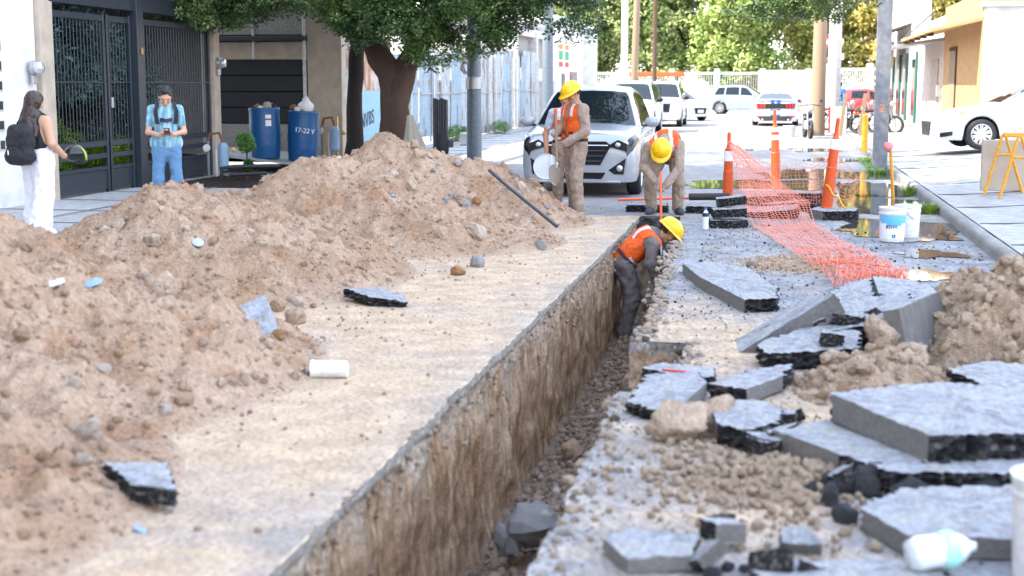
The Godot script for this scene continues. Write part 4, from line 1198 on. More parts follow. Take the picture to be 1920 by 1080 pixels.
func trees() -> void:
	var lf := leaf_cluster(9, 0.085, 0.038, 0.10, 3)
	var t := thing("street_tree", "big forked street tree with dark glossy leaves over the heap", "tree", V(-6.75, 0.05, -24.9))
	var tr := MB.new()
	limb(tr, [V(0, -0.1, 0), V(0.0, 0.7, 0), V(0.0, 1.35, 0.0), V(-0.12, 1.9, 0.05), V(-0.45, 2.5, 0.1), V(-0.9, 3.6, 0.5)], 0.30, 0.17)
	limb(tr, [V(0.02, 0.3, 0.02), V(0.05, 1.3, 0.02), V(0.22, 1.9, 0.03), V(0.55, 2.45, 0.1), V(1.0, 3.5, 0.3)], 0.27, 0.15)
	limb(tr, [V(0.9, 3.3, 0.3), V(2.2, 3.9, 0.8), V(3.6, 4.0, 0.6)], 0.13, 0.05, 8); limb(tr, [V(-0.7, 3.4, 0.5), V(-1.8, 4.3, 1.2), V(-2.8, 4.8, 1.8)], 0.13, 0.05, 8); limb(tr, [V(0.3, 2.4, 0.1), V(0.8, 4.2, 1.6), V(1.0, 4.9, 2.8)], 0.1, 0.04, 8)
	for k in 16:
		var a := TAU * hash01(k * 3.1)
		limb(tr, [V(0.2, 3.0, 0.3), V(0.2 + cos(a) * 1.4, 3.6 + hash01(k * 1.3), 0.4 + sin(a) * 1.4), V(cos(a) * 3.0, 3.0 + 1.6 * hash01(k * 2.3), sin(a) * 3.0)], 0.06, 0.015, 6)
	part("trunk", tr, M.bark, t)
	crown(t, [[V(-0.4, 4.6, 0.3), V(3.0, 2.0, 2.8), 5200], [V(0.3, 3.15, 1.0), V(1.5, 0.9, 1.2), 2000], [V(-2.9, 3.4, 0.9), V(1.7, 0.85, 1.5), 1900], [V(2.0, 3.35, 0.5), V(1.4, 0.85, 1.4), 2000], [V(3.1, 3.7, 0.2), V(0.9, 1.0, 1.2), 900], [V(0.95, 2.42, 0.5), V(0.75, 0.55, 0.7), 640], [V(-0.25, 2.65, 0.9), V(0.6, 0.5, 0.6), 420], [V(1.9, 2.55, 0.7), V(0.5, 0.45, 0.5), 260], [V(3.3, 2.75, 0.5), V(0.55, 0.5, 0.6), 130], [V(0.4, 6.0, -0.2), V(3.4, 1.8, 3.2), 3600], [V(2.2, 5.2, 0.0), V(2.2, 1.6, 2.6), 2000], [V(0.5, 8.0, -2.5), V(4.2, 2.4, 4.2), 4200], [V(0.0, 7.5, -7.5), V(3.4, 2.2, 3.8), 3200]],
		lf, M.leaf, Color(0.03, 0.075, 0.028), Color(0.17, 0.26, 0.075), 1.0, 31, -0.06)
	var t2 := thing("street_tree", "slim dark second trunk close left of the forked tree", "tree", V(-7.95, 0.1, -26.4))
	tr = MB.new()
	limb(tr, [V(0, -0.1, 0), V(0.0, 1.0, 0), V(0.05, 2.2, 0.0), V(0.0, 4.2, 0.0)], 0.165, 0.12); part("trunk", tr, mat("bark_dark", L(0.045, 0.034, 0.03), 0.95, {"tile": 0.4, "tex": M.rock.albedo_texture, "bump": M.rock.heightmap_texture, "bs": 1.5}), t2)
	crown(t2, [[V(-0.6, 4.3, 0.6), V(2.2, 1.5, 2.0), 2600], [V(-1.9, 3.3, 1.4), V(1.3, 0.7, 1.2), 900]], lf, M.leaf, Color(0.03, 0.07, 0.026), Color(0.14, 0.22, 0.07), 1.0, 33, -0.05)
	# a tree on the right pavement whose twigs hang into the top of the picture
	var t3 := thing("street_tree", "tree on the right pavement with a leafy bough hanging into the street", "tree", V(5.6, 0.3, -19.5))
	tr = MB.new()
	limb(tr, [V(0, -0.1, 0), V(-0.1, 1.6, 0), V(-0.4, 3.2, -0.2), V(-1.2, 4.6, -0.6)], 0.22, 0.12); limb(tr, [V(-0.5, 3.3, -0.2), V(-2.4, 3.9, -1.2), V(-4.6, 3.2, -2.6), V(-5.6, 2.7, -3.1)], 0.10, 0.012, 8)
	part("trunk", tr, M.bark, t3)
	crown(t3, [[V(-5.65, 2.62, -3.2), V(0.95, 0.28, 0.7), 300], [V(-5.0, 2.52, -3.0), V(0.6, 0.25, 0.6), 120], [V(-4.6, 3.1, -2.8), V(1.2, 0.6, 0.9), 420], [V(-1.0, 5.6, -0.4), V(2.6, 1.8, 2.6), 2600]], lf, M.leaf, Color(0.03, 0.075, 0.02), Color(0.14, 0.2, 0.05), 0.85, 35, -0.05)
	# dark garden behind the gate
	var gl := leaf_cluster(9, 0.17, 0.055, 0.16, 8)
	var g := thing("garden_tree", "dark feathery garden tree filling the bars of the black gate", "tree", V(-12.2, 0.0, -20.2))
	tr = MB.new(); limb(tr, [V(0, -0.1, 0), V(0.1, 1.2, 0), V(0.0, 2.6, 0)], 0.12, 0.06, 8); part("trunk", tr, M.bark, g)
	crown(g, [[V(0.3, 1.9, 0.2), V(1.1, 1.1, 1.5), 1400], [V(0.2, 2.2, -2.3), V(1.0, 0.9, 1.3), 900], [V(0.4, 1.7, -4.0), V(0.8, 1.2, 1.0), 800]], gl, M.leaf, Color(0.03, 0.085, 0.085), Color(0.20, 0.34, 0.32), 1.0, 37, -0.05)
	var sh := thing("shrub", "low bright green shrub behind the foot of the black gate", "shrub", V(-11.4, 0.05, -21.3))
	tr = MB.new(); limb(tr, [V(0, -0.05, 0), V(0.05, 0.3, 0), V(0, 0.7, 0)], 0.03, 0.015, 6); part("stem", tr, M.bark, sh)
	crown(sh, [[V(0, 0.55, 0.0), V(0.5, 0.5, 0.9), 700], [V(0.1, 0.4, -1.6), V(0.45, 0.35, 0.7), 320], [V(-0.05, 1.15, -0.15), V(0.25, 0.3, 0.3), 130]], leaf_cluster(9, 0.07, 0.035, 0.08, 9), M.leaf, Color(0.12, 0.24, 0.02), Color(0.36, 0.44, 0.04), 1.0, 38, -0.1)
	# trees beyond the end of the street
	var bl := leaf_cluster(10, 0.34, 0.20, 0.42, 12)
	var j := 0
	for q in [[-14.0, -106.0, 11.0, 5.6, 0, "dense green park tree behind the cream railing next to the shop"], [-8.2, -104.0, 11.5, 4.6, 0, "tall green park tree with dark gaps behind the white pole"], [-2.9, -101.5, 10.5, 4.4, 1, "round light green tree hanging low over the parked crossover"], [3.2, -106.0, 12.0, 5.0, 2, "yellow green park tree above the white sports car"], [8.8, -104.0, 11.5, 4.6, 3, "pale yellowing tree beyond the tan pole"], [14.5, -103.0, 12.0, 5.0, 3, "yellowish tree showing beyond the shop roofs"], [-21.0, -108.0, 12.0, 6.0, 0, "broad park tree behind the corner shop"]]:
		var k := thing("park_tree", q[5], "tree", V(q[0], 0, q[1]), 0.0, "park trees beyond the street's end")
		tr = MB.new()
		limb(tr, [V(0, -0.1, 0), V(0.1, 1.8, 0), V(0.2, 3.5, 0), V(0.0, 7.0, 0)], 0.3, 0.12, 8)
		for e in 4:
			var a := TAU * hash01(j * 5.0 + e)
			limb(tr, [V(0.15, 2.6, 0), V(cos(a) * 1.5, 4.2, sin(a) * 1.5), V(cos(a) * 3.0, 6.0, sin(a) * 3.0)], 0.13, 0.04, 6)
		part("trunk", tr, M.bark, k)
		var bl_ := []
		var R: float = q[3]; var H: float = q[2]
		for e in 9:
			var a := TAU * (e * 0.382 + hash01(j * 1.9)); var rr := R * 0.55 * hash01(j * 3.7 + e * 1.3)
			bl_.append([V(cos(a) * rr, H * (0.30 + 0.07 * e), sin(a) * rr), V(R * 0.55, H * 0.17, R * 0.55) * (0.8 + 0.5 * hash01(e * 2.2 + j)), 420])
		if q[4] == 1: bl_.append([V(0.5, 2.9, 1.8), V(3.3, 1.5, 2.2), 900])
		var lo: Color = [Color(0.13, 0.19, 0.06), Color(0.16, 0.25, 0.06), Color(0.26, 0.30, 0.07), Color(0.38, 0.35, 0.09)][q[4]]
		var hi: Color = [Color(0.42, 0.48, 0.22), Color(0.50, 0.56, 0.22), Color(0.60, 0.58, 0.22), Color(0.68, 0.56, 0.22)][q[4]]
		crown(k, bl_, bl, M.leaf_far, lo, hi, 1.0, 50 + j, -0.04)
		j += 1
	var cl := thing("shop_tree", "bright green tree seen through the upper opening of the shop", "tree", V(10.0, 0, -60))
	tr = MB.new(); limb(tr, [V(0, -0.1, 0), V(0.1, 2.5, 0), V(0, 5.0, 0)], 0.2, 0.1, 8); part("trunk", tr, M.bark, cl)
	crown(cl, [[V(0, 5.4, 0), V(2.4, 2.2, 2.4), 1600]], bl, M.leaf_far, Color(0.10, 0.2, 0.02), Color(0.3, 0.42, 0.06), 0.7, 66, -0.1)

func tab(rows: Array, s: float, col: int) -> float:
	if s <= rows[0][0]: return rows[0][col]
	for k in range(1, rows.size()):
		if s <= rows[k][0]:
			var u: float = (s - rows[k - 1][0]) / (rows[k][0] - rows[k - 1][0])
			return lerpf(rows[k - 1][col], rows[k][col], u)
	return rows[rows.size() - 1][col]

func smo(rows: Array, s: float, col: int, e := 0.07) -> float:
	return (tab(rows, s - e, col) + 2.0 * tab(rows, s, col) + tab(rows, s + e, col)) / 4.0

func poly_at(q: Array, t: float) -> Vector2:
	var k := clampi(int(t), 0, q.size() - 2)
	return (q[k] as Vector2).lerp(q[k + 1], t - k)

func body_pt(o: Dictionary, s: float, t: float, side: float) -> Vector3:
	var low: float = o.sill
	for c in o.axles:
		var d: float = o.arch * o.arch - (s - c) * (s - c)
		if d > 0: low = maxf(low, o.wr + sqrt(d))
	var top := smo(o.rows, s, 1); var belt := smo(o.rows, s, 2); var w: float = smo(o.rows, s, 3, 0.03) * 0.5 * o.W
	low = minf(low, belt - 0.06)
	var h := belt - low
	var q := [Vector2(w * 0.95, low), Vector2(w * 0.985, low + h * 0.16), Vector2(w, low + h * 0.5), Vector2(w * 0.992, low + h * 0.82), Vector2(w * 0.955, belt), Vector2(w * 0.80, lerpf(belt, top, 0.72)), Vector2(w * 0.45, top), Vector2(0, top + 0.012)]
	var p := poly_at(q, t)
	return V(p.x * side, p.y, o.L * 0.5 - s)

func roof_pt(o: Dictionary, s: float, t: float, side: float) -> Vector3:
	var yb := smo(o.rows, s, 2) - 0.01
	var yr := maxf(smo(o.roof, s, 1, 0.05), yb + 0.01)
	var k := clampf((yr - yb) / (o.H - yb), 0, 1)
	var wb: float = smo(o.rows, s, 3) * 0.5 * o.W * 0.93
	var wr := lerpf(wb * 0.94, 0.5 * o.W * o.get("roofw", 0.67), k)
	var q := [Vector2(wb, yb), Vector2(lerpf(wb, wr, 0.45), lerpf(yb, yr, 0.5)), Vector2(wr + 0.015, yr - 0.07 * k), Vector2(wr - 0.05, yr - 0.005), Vector2(wr * 0.55, yr + 0.018), Vector2(0, yr + 0.025)]
	var p := poly_at(q, t)
	return V(p.x * side, p.y, o.L * 0.5 - s)

func patch(fn: Callable, o: Dictionary, c: Array, side: float, nu: int, nv: int, off: float) -> MB:      # c: four (s, t) corners, laid just over the shell
	var mb := MB.new()
	mb.grid(nu, nv, func(u, v):
		var a: Vector2 = (c[0] as Vector2).lerp(c[1], u); var b: Vector2 = (c[3] as Vector2).lerp(c[2], u)
		var st := a.lerp(b, v)
		return fn.call(o, st.x, st.y, side))
	var want := V(side * 0.6, 0.5, 0.0)
	var dot := 0.0
	for k in mb.n.size(): dot += mb.n[k].dot(want)
	if dot < 0:
		for k in mb.n.size(): mb.n[k] = -mb.n[k]
		for k in range(0, mb.i.size(), 3):
			var e := mb.i[k + 1]; mb.i[k + 1] = mb.i[k + 2]; mb.i[k + 2] = e
	for k in mb.v.size(): mb.v[k] += mb.n[k] * off
	return mb

func wheel(o: Dictionary, parent: Node, x: float, z: float, spokes := 5, rim_m: Material = null) -> void:
	var n := Node3D.new(); n.name = "wheel"; parent.add_child(n, true); n.position = V(x, o.wr, z)
	var sg := signf(x)
	var t := Transform3D(Basis(V(0, 0, 1), -PI / 2 * sg), Vector3.ZERO)     # lathe axis y becomes outward
	var r: float = o.wr; var ri := r * 0.68
	var a := MB.new()
	a.lathe([Vector2(ri, -0.12), Vector2(r - 0.03, -0.12), Vector2(r, -0.09), Vector2(r, 0.06), Vector2(r - 0.025, 0.095), Vector2(ri + 0.02, 0.105), Vector2(ri, 0.09)], 32, t, true)
	part("tyre", a, M.black_rubber, n)
	var b := MB.new()
	b.lathe([Vector2(ri, 0.0), Vector2(ri, 0.092), Vector2(ri - 0.018, 0.098), Vector2(ri - 0.03, 0.06), Vector2(ri - 0.03, 0.0)], 32, t)
	for k in spokes:
		var an := TAU * k / spokes
		var bs := t.basis * Basis(V(0, 1, 0), an)
		for e in [-0.12, 0.12]:
			b.box(bs * (Basis(V(0, 1, 0), e) * V(ri * 0.52, 0.07, 0)), V(ri * 0.9, 0.024, 0.034), bs * Basis(V(0, 1, 0), e), 0.006)
	b.lathe([Vector2(0.075, 0.05), Vector2(0.07, 0.085), Vector2(0.0, 0.09)], 16, t)
	part("rim", b, rim_m if rim_m else M.alloy, n)
	var d := MB.new(); d.lathe([Vector2(ri - 0.02, 0.02), Vector2(0, 0.02)], 24, t); part("brake_well", d, M.black_rubber, n)

func shell(called: String, label: String, o: Dictionary, at: Vector3, yaw: float, group := "") -> Node3D:
	var t := thing(called, label, o.get("cat", "car"), at, yaw, group)
	var paint: Material = o.paint
	var mb := MB.new()
	for side in [1.0, -1.0]:
		mb.grid(110, 21, func(u, v): return body_pt(o, o.L * u, v * 7.0, side), null, side < 0)
		for e in 2:                                     # nose and tail closed by a slightly swollen cap
			var s: float = 0.0 if e == 0 else o.L
			var cz: float = (o.L * 0.5 + 0.035) if e == 0 else (-o.L * 0.5 - 0.03)
			mb.grid(6, 21, func(u, v):
				var p := body_pt(o, s, v * 7.0, side)
				var c := V(0, p.y, cz)
				return p.lerp(c, u) + V(0, 0, (cz - p.z) * 0.6 * sin(u * PI) * 0.5), null, (side > 0) == (e == 0))
	part("body", mb, paint, t)
	mb = MB.new()
	var s0: float = o.roof[0][0]; var s1: float = o.roof[o.roof.size() - 1][0]
	for side in [1.0, -1.0]:
		mb.grid(70, 15, func(u, v): return roof_pt(o, lerpf(s0, s1, u), v * 5.0, side), null, side < 0)
	part("roof", mb, paint, t)
	mb = MB.new(); mb.box(V(0, o.wr + 0.1, 0), V(o.W * 0.8, 0.42, o.L * 0.92), Basis(), 0.05); part("underbody", mb, M.black_rubber, t)
	# glass
	var w0: float = o.ws[0]; var w1: float = o.ws[1]
	mb = MB.new()
	for side in [1.0, -1.0]: mb.add(patch(roof_pt, o, [Vector2(w0, 2.35), Vector2(w1, 3.15), Vector2(w1, 5.0), Vector2(w0, 5.0)], side, 14, 10, 0.006))
	part("windshield", mb, M.car_glass, t)
	mb = MB.new()
	for side in [1.0, -1.0]: mb.add(patch(roof_pt, o, [Vector2(o.rg[0], 3.2), Vector2(o.rg[1], 2.5), Vector2(o.rg[1], 5.0), Vector2(o.rg[0], 5.0)], side, 12, 8, 0.006))
	part("rear_window", mb, M.car_glass, t)
	for q in o.sw:
		for side in [1.0, -1.0]:
			part("side_window", patch(roof_pt, o, [Vector2(q[0], 0.2), Vector2(q[1], 0.2), Vector2(q[3], 1.9), Vector2(q[2], 1.9)], side, 10, 6, 0.005), M.car_glass, t)
	for c in o.axles:
		for side in [1.0, -1.0]: wheel(o, t, side * (o.W * 0.5 - 0.115), o.L * 0.5 - c, o.get("spokes", 5))
	for side in [1.0, -1.0]:
		var m := Node3D.new(); m.name = "mirror"; t.add_child(m, true)
		var ms: float = o.ws[0] + 0.42
		var my := smo(o.rows, ms, 2) + 0.07
		var b := MB.new(); b.ball(V(side * (o.W * 0.5 + 0.09), my, o.L * 0.5 - ms), V(0.12, 0.085, 0.075), 14, 10); part("housing", b, o.get("mirror", paint), m)
		b = MB.new(); b.box(V(side * (o.W * 0.5 - 0.02), my - 0.055, o.L * 0.5 - ms), V(0.16, 0.035, 0.06), Basis(), 0.01); part("arm", b, M.black_gloss, m)
		for d in o.get("doors", []):                    # shut lines and handles
			var l := patch(body_pt, o, [Vector2(d - 0.004, 0.4), Vector2(d + 0.004, 0.4), Vector2(d + 0.004, 4.0), Vector2(d - 0.004, 4.0)], side, 1, 12, 0.002)
			part("shut_line", l, M.black_rubber, t)
			var hy := smo(o.rows, d - 0.15, 2) - 0.13
			b = MB.new(); b.box(V(side * (o.W * 0.5 - 0.002), hy, o.L * 0.5 - d + 0.16), V(0.03, 0.03, 0.17), Basis(), 0.01); part("handle", b, paint, t)
	return t

func cap_poly(pts: Array, z0: float, depth: float, mirror: bool) -> MB:
	var mb := MB.new()
	var q := PackedVector2Array()
	for p in pts: q.append(Vector2(p[0], p[1]))
	mb.prism(q, depth, Transform3D(Basis(), V(0, 0, z0)))
	if mirror:
		var r := PackedVector2Array()
		for p in pts: r.append(Vector2(-p[0], p[1]))
		mb.prism(r, depth, Transform3D(Basis(), V(0, 0, z0)))
	return mb

func vehicles() -> void:
	var suv := {"L": 4.4, "W": 1.83, "H": 1.66, "wr": 0.345, "arch": 0.40, "sill": 0.24, "axles": [0.86, 3.5], "paint": M.car_pearl, "spokes": 5,
		"rows": [[0, 0.72, 0.66, 0.80], [0.04, 0.88, 0.80, 0.885], [0.14, 0.955, 0.86, 0.945], [0.4, 1.0, 0.92, 0.985], [1.05, 1.08, 1.0, 1.0], [1.3, 1.10, 1.03, 1.0], [3.6, 1.09, 1.07, 1.0], [4.15, 1.06, 1.04, 0.96], [4.34, 1.0, 0.95, 0.9], [4.4, 0.85, 0.8, 0.82]],
		"roof": [[1.02, 1.0], [1.15, 1.09], [1.9, 1.56], [2.15, 1.63], [2.7, 1.66], [3.5, 1.62], [3.85, 1.57], [4.3, 1.06], [4.34, 1.0]], "ws": [1.12, 1.93], "rg": [3.88, 4.22], "sw": [[1.5, 2.32, 1.98, 2.32], [2.4, 3.2, 2.4, 3.15], [3.27, 3.85, 3.22, 3.62]], "doors": [1.42, 2.36, 3.25]}
	var t := shell("parked_suv", "white compact crossover parked nose out behind the standing workers", suv, V(-2.97, 0, -23.5), 0.02)
	var z := 2.2
	part("grille", cap_poly([[-0.42, 0.85], [0.42, 0.85], [0.50, 0.79], [0.34, 0.50], [-0.34, 0.50], [-0.50, 0.79]], z - 0.02, 0.065, false), M.black_gloss, t)
	for k in 4: box_part("grille_bar", V(0, 0.555 + k * 0.078, z + 0.045), V(0.70 + 0.07 * k, 0.018, 0.02), M.chrome if k == 3 else M.dark_metal, t, 0.006)
	var em := MB.new(); em.lathe([Vector2(0.055, 0), Vector2(0.055, 0.012), Vector2(0, 0.014)], 18, Transform3D(Basis(V(1, 0, 0), PI / 2), V(0, 0.70, z + 0.055))); part("emblem", em, M.chrome, t)
	for s in [1.0, -1.0]:
		var h := Node3D.new(); h.name = "headlight"; t.add_child(h, true)
		var hb := patch(body_pt, suv, [Vector2(0.0, 3.1), Vector2(0.36, 3.5), Vector2(0.42, 4.35), Vector2(0.0, 4.6)], s, 10, 6, 0.008)
		part("lens", hb, M.black_gloss, h)
		var hp := PackedVector2Array([Vector2(s * 0.46, 0.79), Vector2(s * 0.735, 0.70), Vector2(s * 0.735, 0.82), Vector2(s * 0.60, 0.875)])
		var hm := MB.new(); hm.prism(hp, 0.05, Transform3D(Basis(), V(0, 0, z - 0.02))); part("inner_lens", hm, M.black_gloss, h)
		for e in [[0.60, 0.80, 0.05], [0.70, 0.82, 0.055]]:
			var rb := MB.new(); rb.ball(V(s * e[0], e[1], z + 0.015 - (0.06 if e[0] > 0.65 else 0.0)), V(e[2], e[2] * 0.8, 0.03), 14, 8); part("reflector", rb, M.lamp_clear, h)
		var f := Node3D.new(); f.name = "fog_lamp"; t.add_child(f, true)
		var fp := PackedVector2Array([Vector2(s * 0.72, 0.60), Vector2(s * 0.69, 0.36), Vector2(s * 0.55, 0.36), Vector2(s * 0.46, 0.42)])
		var fm := MB.new(); fm.prism(fp, 0.05, Transform3D(Basis(), V(0, 0, z - 0.025))); part("recess", fm, M.black_gloss, f)
		var fb := MB.new(); fb.ball(V(s * 0.63, 0.45, z + 0.02), V(0.05, 0.05, 0.03), 14, 8); part("lamp", fb, M.lamp_clear, f)
		part("wiper", _tube([V(s * 0.1 - 0.25, 1.105, z - 1.14), V(s * 0.1 + 0.2, 1.14, z - 1.2)], 0.012), M.black_rubber, t)
	part("lower_intake", cap_poly([[-0.42, 0.385], [0.42, 0.385], [0.36, 0.29], [-0.36, 0.29]], z - 0.02, 0.06, false), M.black_gloss, t)
	box_part("skid_plate", V(0, 0.245, z - 0.03), V(1.3, 0.04, 0.12), M.grey_metal, t, 0.015)
	var jk := MB.new()
	jk.grid(18, 10, func(u, v): return V(-0.62 + 0.5 * u, 1.075 + 0.06 * sin(u * PI) * sin(v * PI) + 0.025 * fbm(u * 3.0, v * 3.0, 1.0), 0.98 + 0.33 * v - 0.1 * u), null, true)
	var jo := part("black_jacket", jk, M.black_cloth, self); jo.transform = Transform3D(Basis(V(0, 1, 0), 0.02), V(-2.97, 0, -23.5)); tag(jo, "black jacket thrown on the bonnet of the white crossover", "jacket")

	var van := {"L": 4.8, "W": 1.88, "H": 1.82, "wr": 0.37, "arch": 0.43, "sill": 0.3, "axles": [0.9, 3.8], "paint": M.car_white, "mirror": M.black_gloss, "cat": "suv",
		"rows": [[0, 0.8, 0.75, 0.8], [0.06, 1.0, 0.9, 0.92], [0.3, 1.08, 1.0, 0.98], [1.2, 1.16, 1.1, 1.0], [4.3, 1.15, 1.12, 1.0], [4.7, 1.1, 1.05, 0.95], [4.8, 0.9, 0.85, 0.88]],
		"roof": [[1.15, 1.1], [1.3, 1.17], [1.95, 1.7], [2.3, 1.80], [3.0, 1.82], [4.2, 1.79], [4.5, 1.7], [4.74, 1.05]], "ws": [1.28, 2.0], "rg": [4.5, 4.68], "sw": [[1.6, 2.5, 2.05, 2.5], [2.6, 3.5, 2.6, 3.45], [3.6, 4.3, 3.55, 4.2]], "doors": [1.55, 2.55, 3.55]}
	t = shell("parked_suv", "tall white utility wagon with roof rails parked behind the crossover", van, V(-5.1, 0, -51.5), 0.0)
	for s in [1.0, -1.0]:
		part("roof_rail", _tube([V(s * 0.58, 1.82, 0.2), V(s * 0.6, 1.90, 0.0), V(s * 0.6, 1.91, -1.4), V(s * 0.58, 1.83, -1.7)], 0.022), M.dark_metal, t)
		part("headlight", patch(body_pt, van, [Vector2(0.0, 3.0), Vector2(0.3, 3.3), Vector2(0.3, 4.3), Vector2(0.0, 4.5)], s, 6, 5, 0.008), M.lamp_clear, t)
	part("grille", cap_poly([[-0.5, 0.95], [0.5, 0.95], [0.45, 0.6], [-0.45, 0.6]], 2.38, 0.06, false), M.black_gloss, t)
	var c3 := shell("parked_suv", "white wagon mostly hidden behind the taller wagon with roof rails", van, V(-4.7, 0, -60.0), 0.0)
	part("grille", cap_poly([[-0.5, 0.95], [0.5, 0.95], [0.45, 0.6], [-0.45, 0.6]], 2.38, 0.06, false), M.black_gloss, c3)

	var hatch := {"L": 4.0, "W": 1.7, "H": 1.5, "wr": 0.31, "arch": 0.36, "sill": 0.22, "axles": [0.75, 3.25], "paint": M.car_white,
		"rows": [[0, 0.65, 0.6, 0.78], [0.06, 0.78, 0.7, 0.9], [0.3, 0.86, 0.78, 0.97], [1.0, 0.97, 0.9, 1.0], [3.5, 1.02, 1.0, 1.0], [3.85, 1.0, 0.95, 0.93], [4.0, 0.8, 0.75, 0.82]],
		"roof": [[0.85, 0.9], [1.0, 0.97], [1.8, 1.42], [2.2, 1.5], [3.2, 1.46], [3.55, 1.36], [3.92, 0.95]], "ws": [1.0, 1.8], "rg": [3.55, 3.85], "sw": [[1.4, 2.1, 1.85, 2.1], [2.2, 3.0, 2.2, 2.95]], "doors": [1.3, 2.15, 3.05]}
	t = shell("small_car", "white small hatchback turned half across the street", hatch, V(-4.9, 0, -69.0), 0.75)
	for s in [1.0, -1.0]: part("headlight", patch(body_pt, hatch, [Vector2(0.0, 3.0), Vector2(0.4, 3.4), Vector2(0.4, 4.3), Vector2(0.0, 4.5)], s, 6, 5, 0.008), M.lamp_clear, t)
	part("grille", cap_poly([[-0.38, 0.62], [0.38, 0.62], [0.3, 0.34], [-0.3, 0.34]], 1.98, 0.06, false), M.black_gloss, t)
	box_part("number_plate", V(0, 0.46, 2.05), V(0.34, 0.14, 0.012), M.white_plastic, t, 0.0)

	var cross: Dictionary = suv.duplicate(); cross.paint = M.car_blue; cross.spokes = 8
	t = shell("parked_suv", "silver blue crossover standing side on at the end of the street", cross, V(-1.9, 0, -85.0), PI / 2 - 0.1)
	for s in [1.0, -1.0]: part("headlight", patch(body_pt, cross, [Vector2(0.0, 3.0), Vector2(0.36, 3.5), Vector2(0.42, 4.35), Vector2(0.0, 4.6)], s, 6, 5, 0.008), M.lamp_clear, t)

	var coupe := {"L": 4.75, "W": 1.92, "H": 1.38, "wr": 0.34, "arch": 0.39, "sill": 0.2, "axles": [0.9, 3.62], "paint": M.car_white,
		"rows": [[0, 0.7, 0.62, 0.8], [0.06, 0.8, 0.7, 0.92], [0.4, 0.9, 0.8, 0.97], [1.4, 1.0, 0.92, 0.97], [3.3, 1.02, 0.98, 1.0], [4.1, 1.06, 1.0, 0.99], [4.6, 1.06, 0.98, 0.93], [4.72, 1.02, 0.92, 0.88], [4.75, 0.9, 0.86, 0.85]],
		"roof": [[1.4, 0.95], [1.55, 1.0], [2.3, 1.33], [2.7, 1.38], [3.2, 1.35], [4.15, 1.05], [4.25, 0.98]], "ws": [1.55, 2.28], "rg": [3.3, 4.05], "sw": [[1.95, 2.8, 2.4, 2.8], [2.9, 3.5, 2.85, 3.1]], "doors": [1.7, 2.85], "roofw": 0.62}
	t = shell("sports_car", "white sports coupe with blue racing stripes seen from behind", coupe, V(-0.06, 0, -62.3), PI)
	z = -2.375
	part("tail_panel", cap_poly([[-0.80, 0.93], [0.80, 0.93], [0.76, 0.72], [-0.76, 0.72]], z - 0.045, 0.05, false), M.black_gloss, t)
	for s in [1.0, -1.0]:
		var tl := Node3D.new(); tl.name = "tail_light"; t.add_child(tl, true)
		for k in 3: box_part("bar", V(s * (0.46 + k * 0.12), 0.83, z - 0.05), V(0.085, 0.19, 0.02), M.lamp_red, tl, 0.006)
		box_part("reflector", V(s * 0.66, 0.40, z - 0.03), V(0.22, 0.05, 0.02), M.lamp_red, t, 0.0)
		part("exhaust", _tube([V(s * 0.52, 0.27, z + 0.1), V(s * 0.52, 0.27, z - 0.05)], 0.05), M.chrome, t)
	part("diffuser", cap_poly([[-0.72, 0.42], [0.72, 0.42], [0.6, 0.22], [-0.6, 0.22]], z - 0.035, 0.04, false), M.dark_metal, t)
	box_part("number_plate", V(0, 0.56, z - 0.035), V(0.32, 0.15, 0.012), M.white_plastic, t, 0.0)
	for s in [0.12, -0.12]:
		box_part("racing_stripe", V(s, 0.98, z - 0.022), V(0.16, 0.10, 0.02), M.stripe_blue, t, 0.0); box_part("racing_stripe", V(s, 0.52, z - 0.028), V(0.16, 0.36, 0.006), M.stripe_blue, t, 0.0)
		var st := MB.new(); st.grid(1, 40, func(u, v):
			var q := body_pt(coupe, lerpf(4.12, 4.74, v), 6.4, 1.0); return V(s - 0.08 + 0.16 * u, q.y + 0.008, q.z), null, true)
		st.grid(1, 40, func(u, v):
			var q := roof_pt(coupe, lerpf(2.4, 3.25, v), 4.6, 1.0); return V(s - 0.08 + 0.16 * u, q.y + 0.008, q.z), null, true)
		part("racing_stripe", st, M.stripe_blue, t)
	part("spoiler", cap_poly([[-0.84, 1.07], [0.84, 1.07], [0.84, 1.11], [-0.84, 1.11]], z - 0.01, 0.2, false), M.car_white, t)
	var red: Dictionary = hatch.duplicate(); red.paint = M.car_red
	t = shell("small_car", "red car parked side on beyond the motorcycles", red, V(4.6, 0, -74.0), PI / 2)
	var sed := {"L": 4.6, "W": 1.8, "H": 1.46, "wr": 0.325, "arch": 0.375, "sill": 0.2, "axles": [0.93, 3.62], "paint": M.car_white, "spokes": 10, "cat": "car",
		"rows": [[0, 0.60, 0.56, 0.70], [0.05, 0.70, 0.62, 0.80], [0.2, 0.76, 0.70, 0.90], [0.5, 0.83, 0.77, 0.97], [1.1, 0.93, 0.87, 1.0], [1.4, 0.97, 0.92, 1.0], [3.6, 1.02, 0.99, 1.0], [4.3, 1.0, 0.95, 0.93], [4.52, 0.96, 0.9, 0.86], [4.6, 0.8, 0.75, 0.78]],
		"roof": [[1.25, 0.9], [1.4, 0.97], [2.2, 1.40], [2.7, 1.46], [3.2, 1.43], [4.0, 1.05], [4.2, 0.98]], "ws": [1.4, 2.2], "rg": [3.3, 3.95], "sw": [[1.75, 2.6, 2.25, 2.6], [2.68, 3.4, 2.66, 3.2]], "doors": [1.62, 2.64]}
	t = shell("sedan", "white sedan pulled up across the right pavement with a ten spoke alloy wheel", sed, V(5.5, 0.33, -32.5), -PI / 2 + 0.13)
	z = 2.3
	part("grille", cap_poly([[-0.40, 0.58], [0.40, 0.58], [0.30, 0.28], [-0.30, 0.28]], z - 0.02, 0.06, false), M.black_gloss, t)
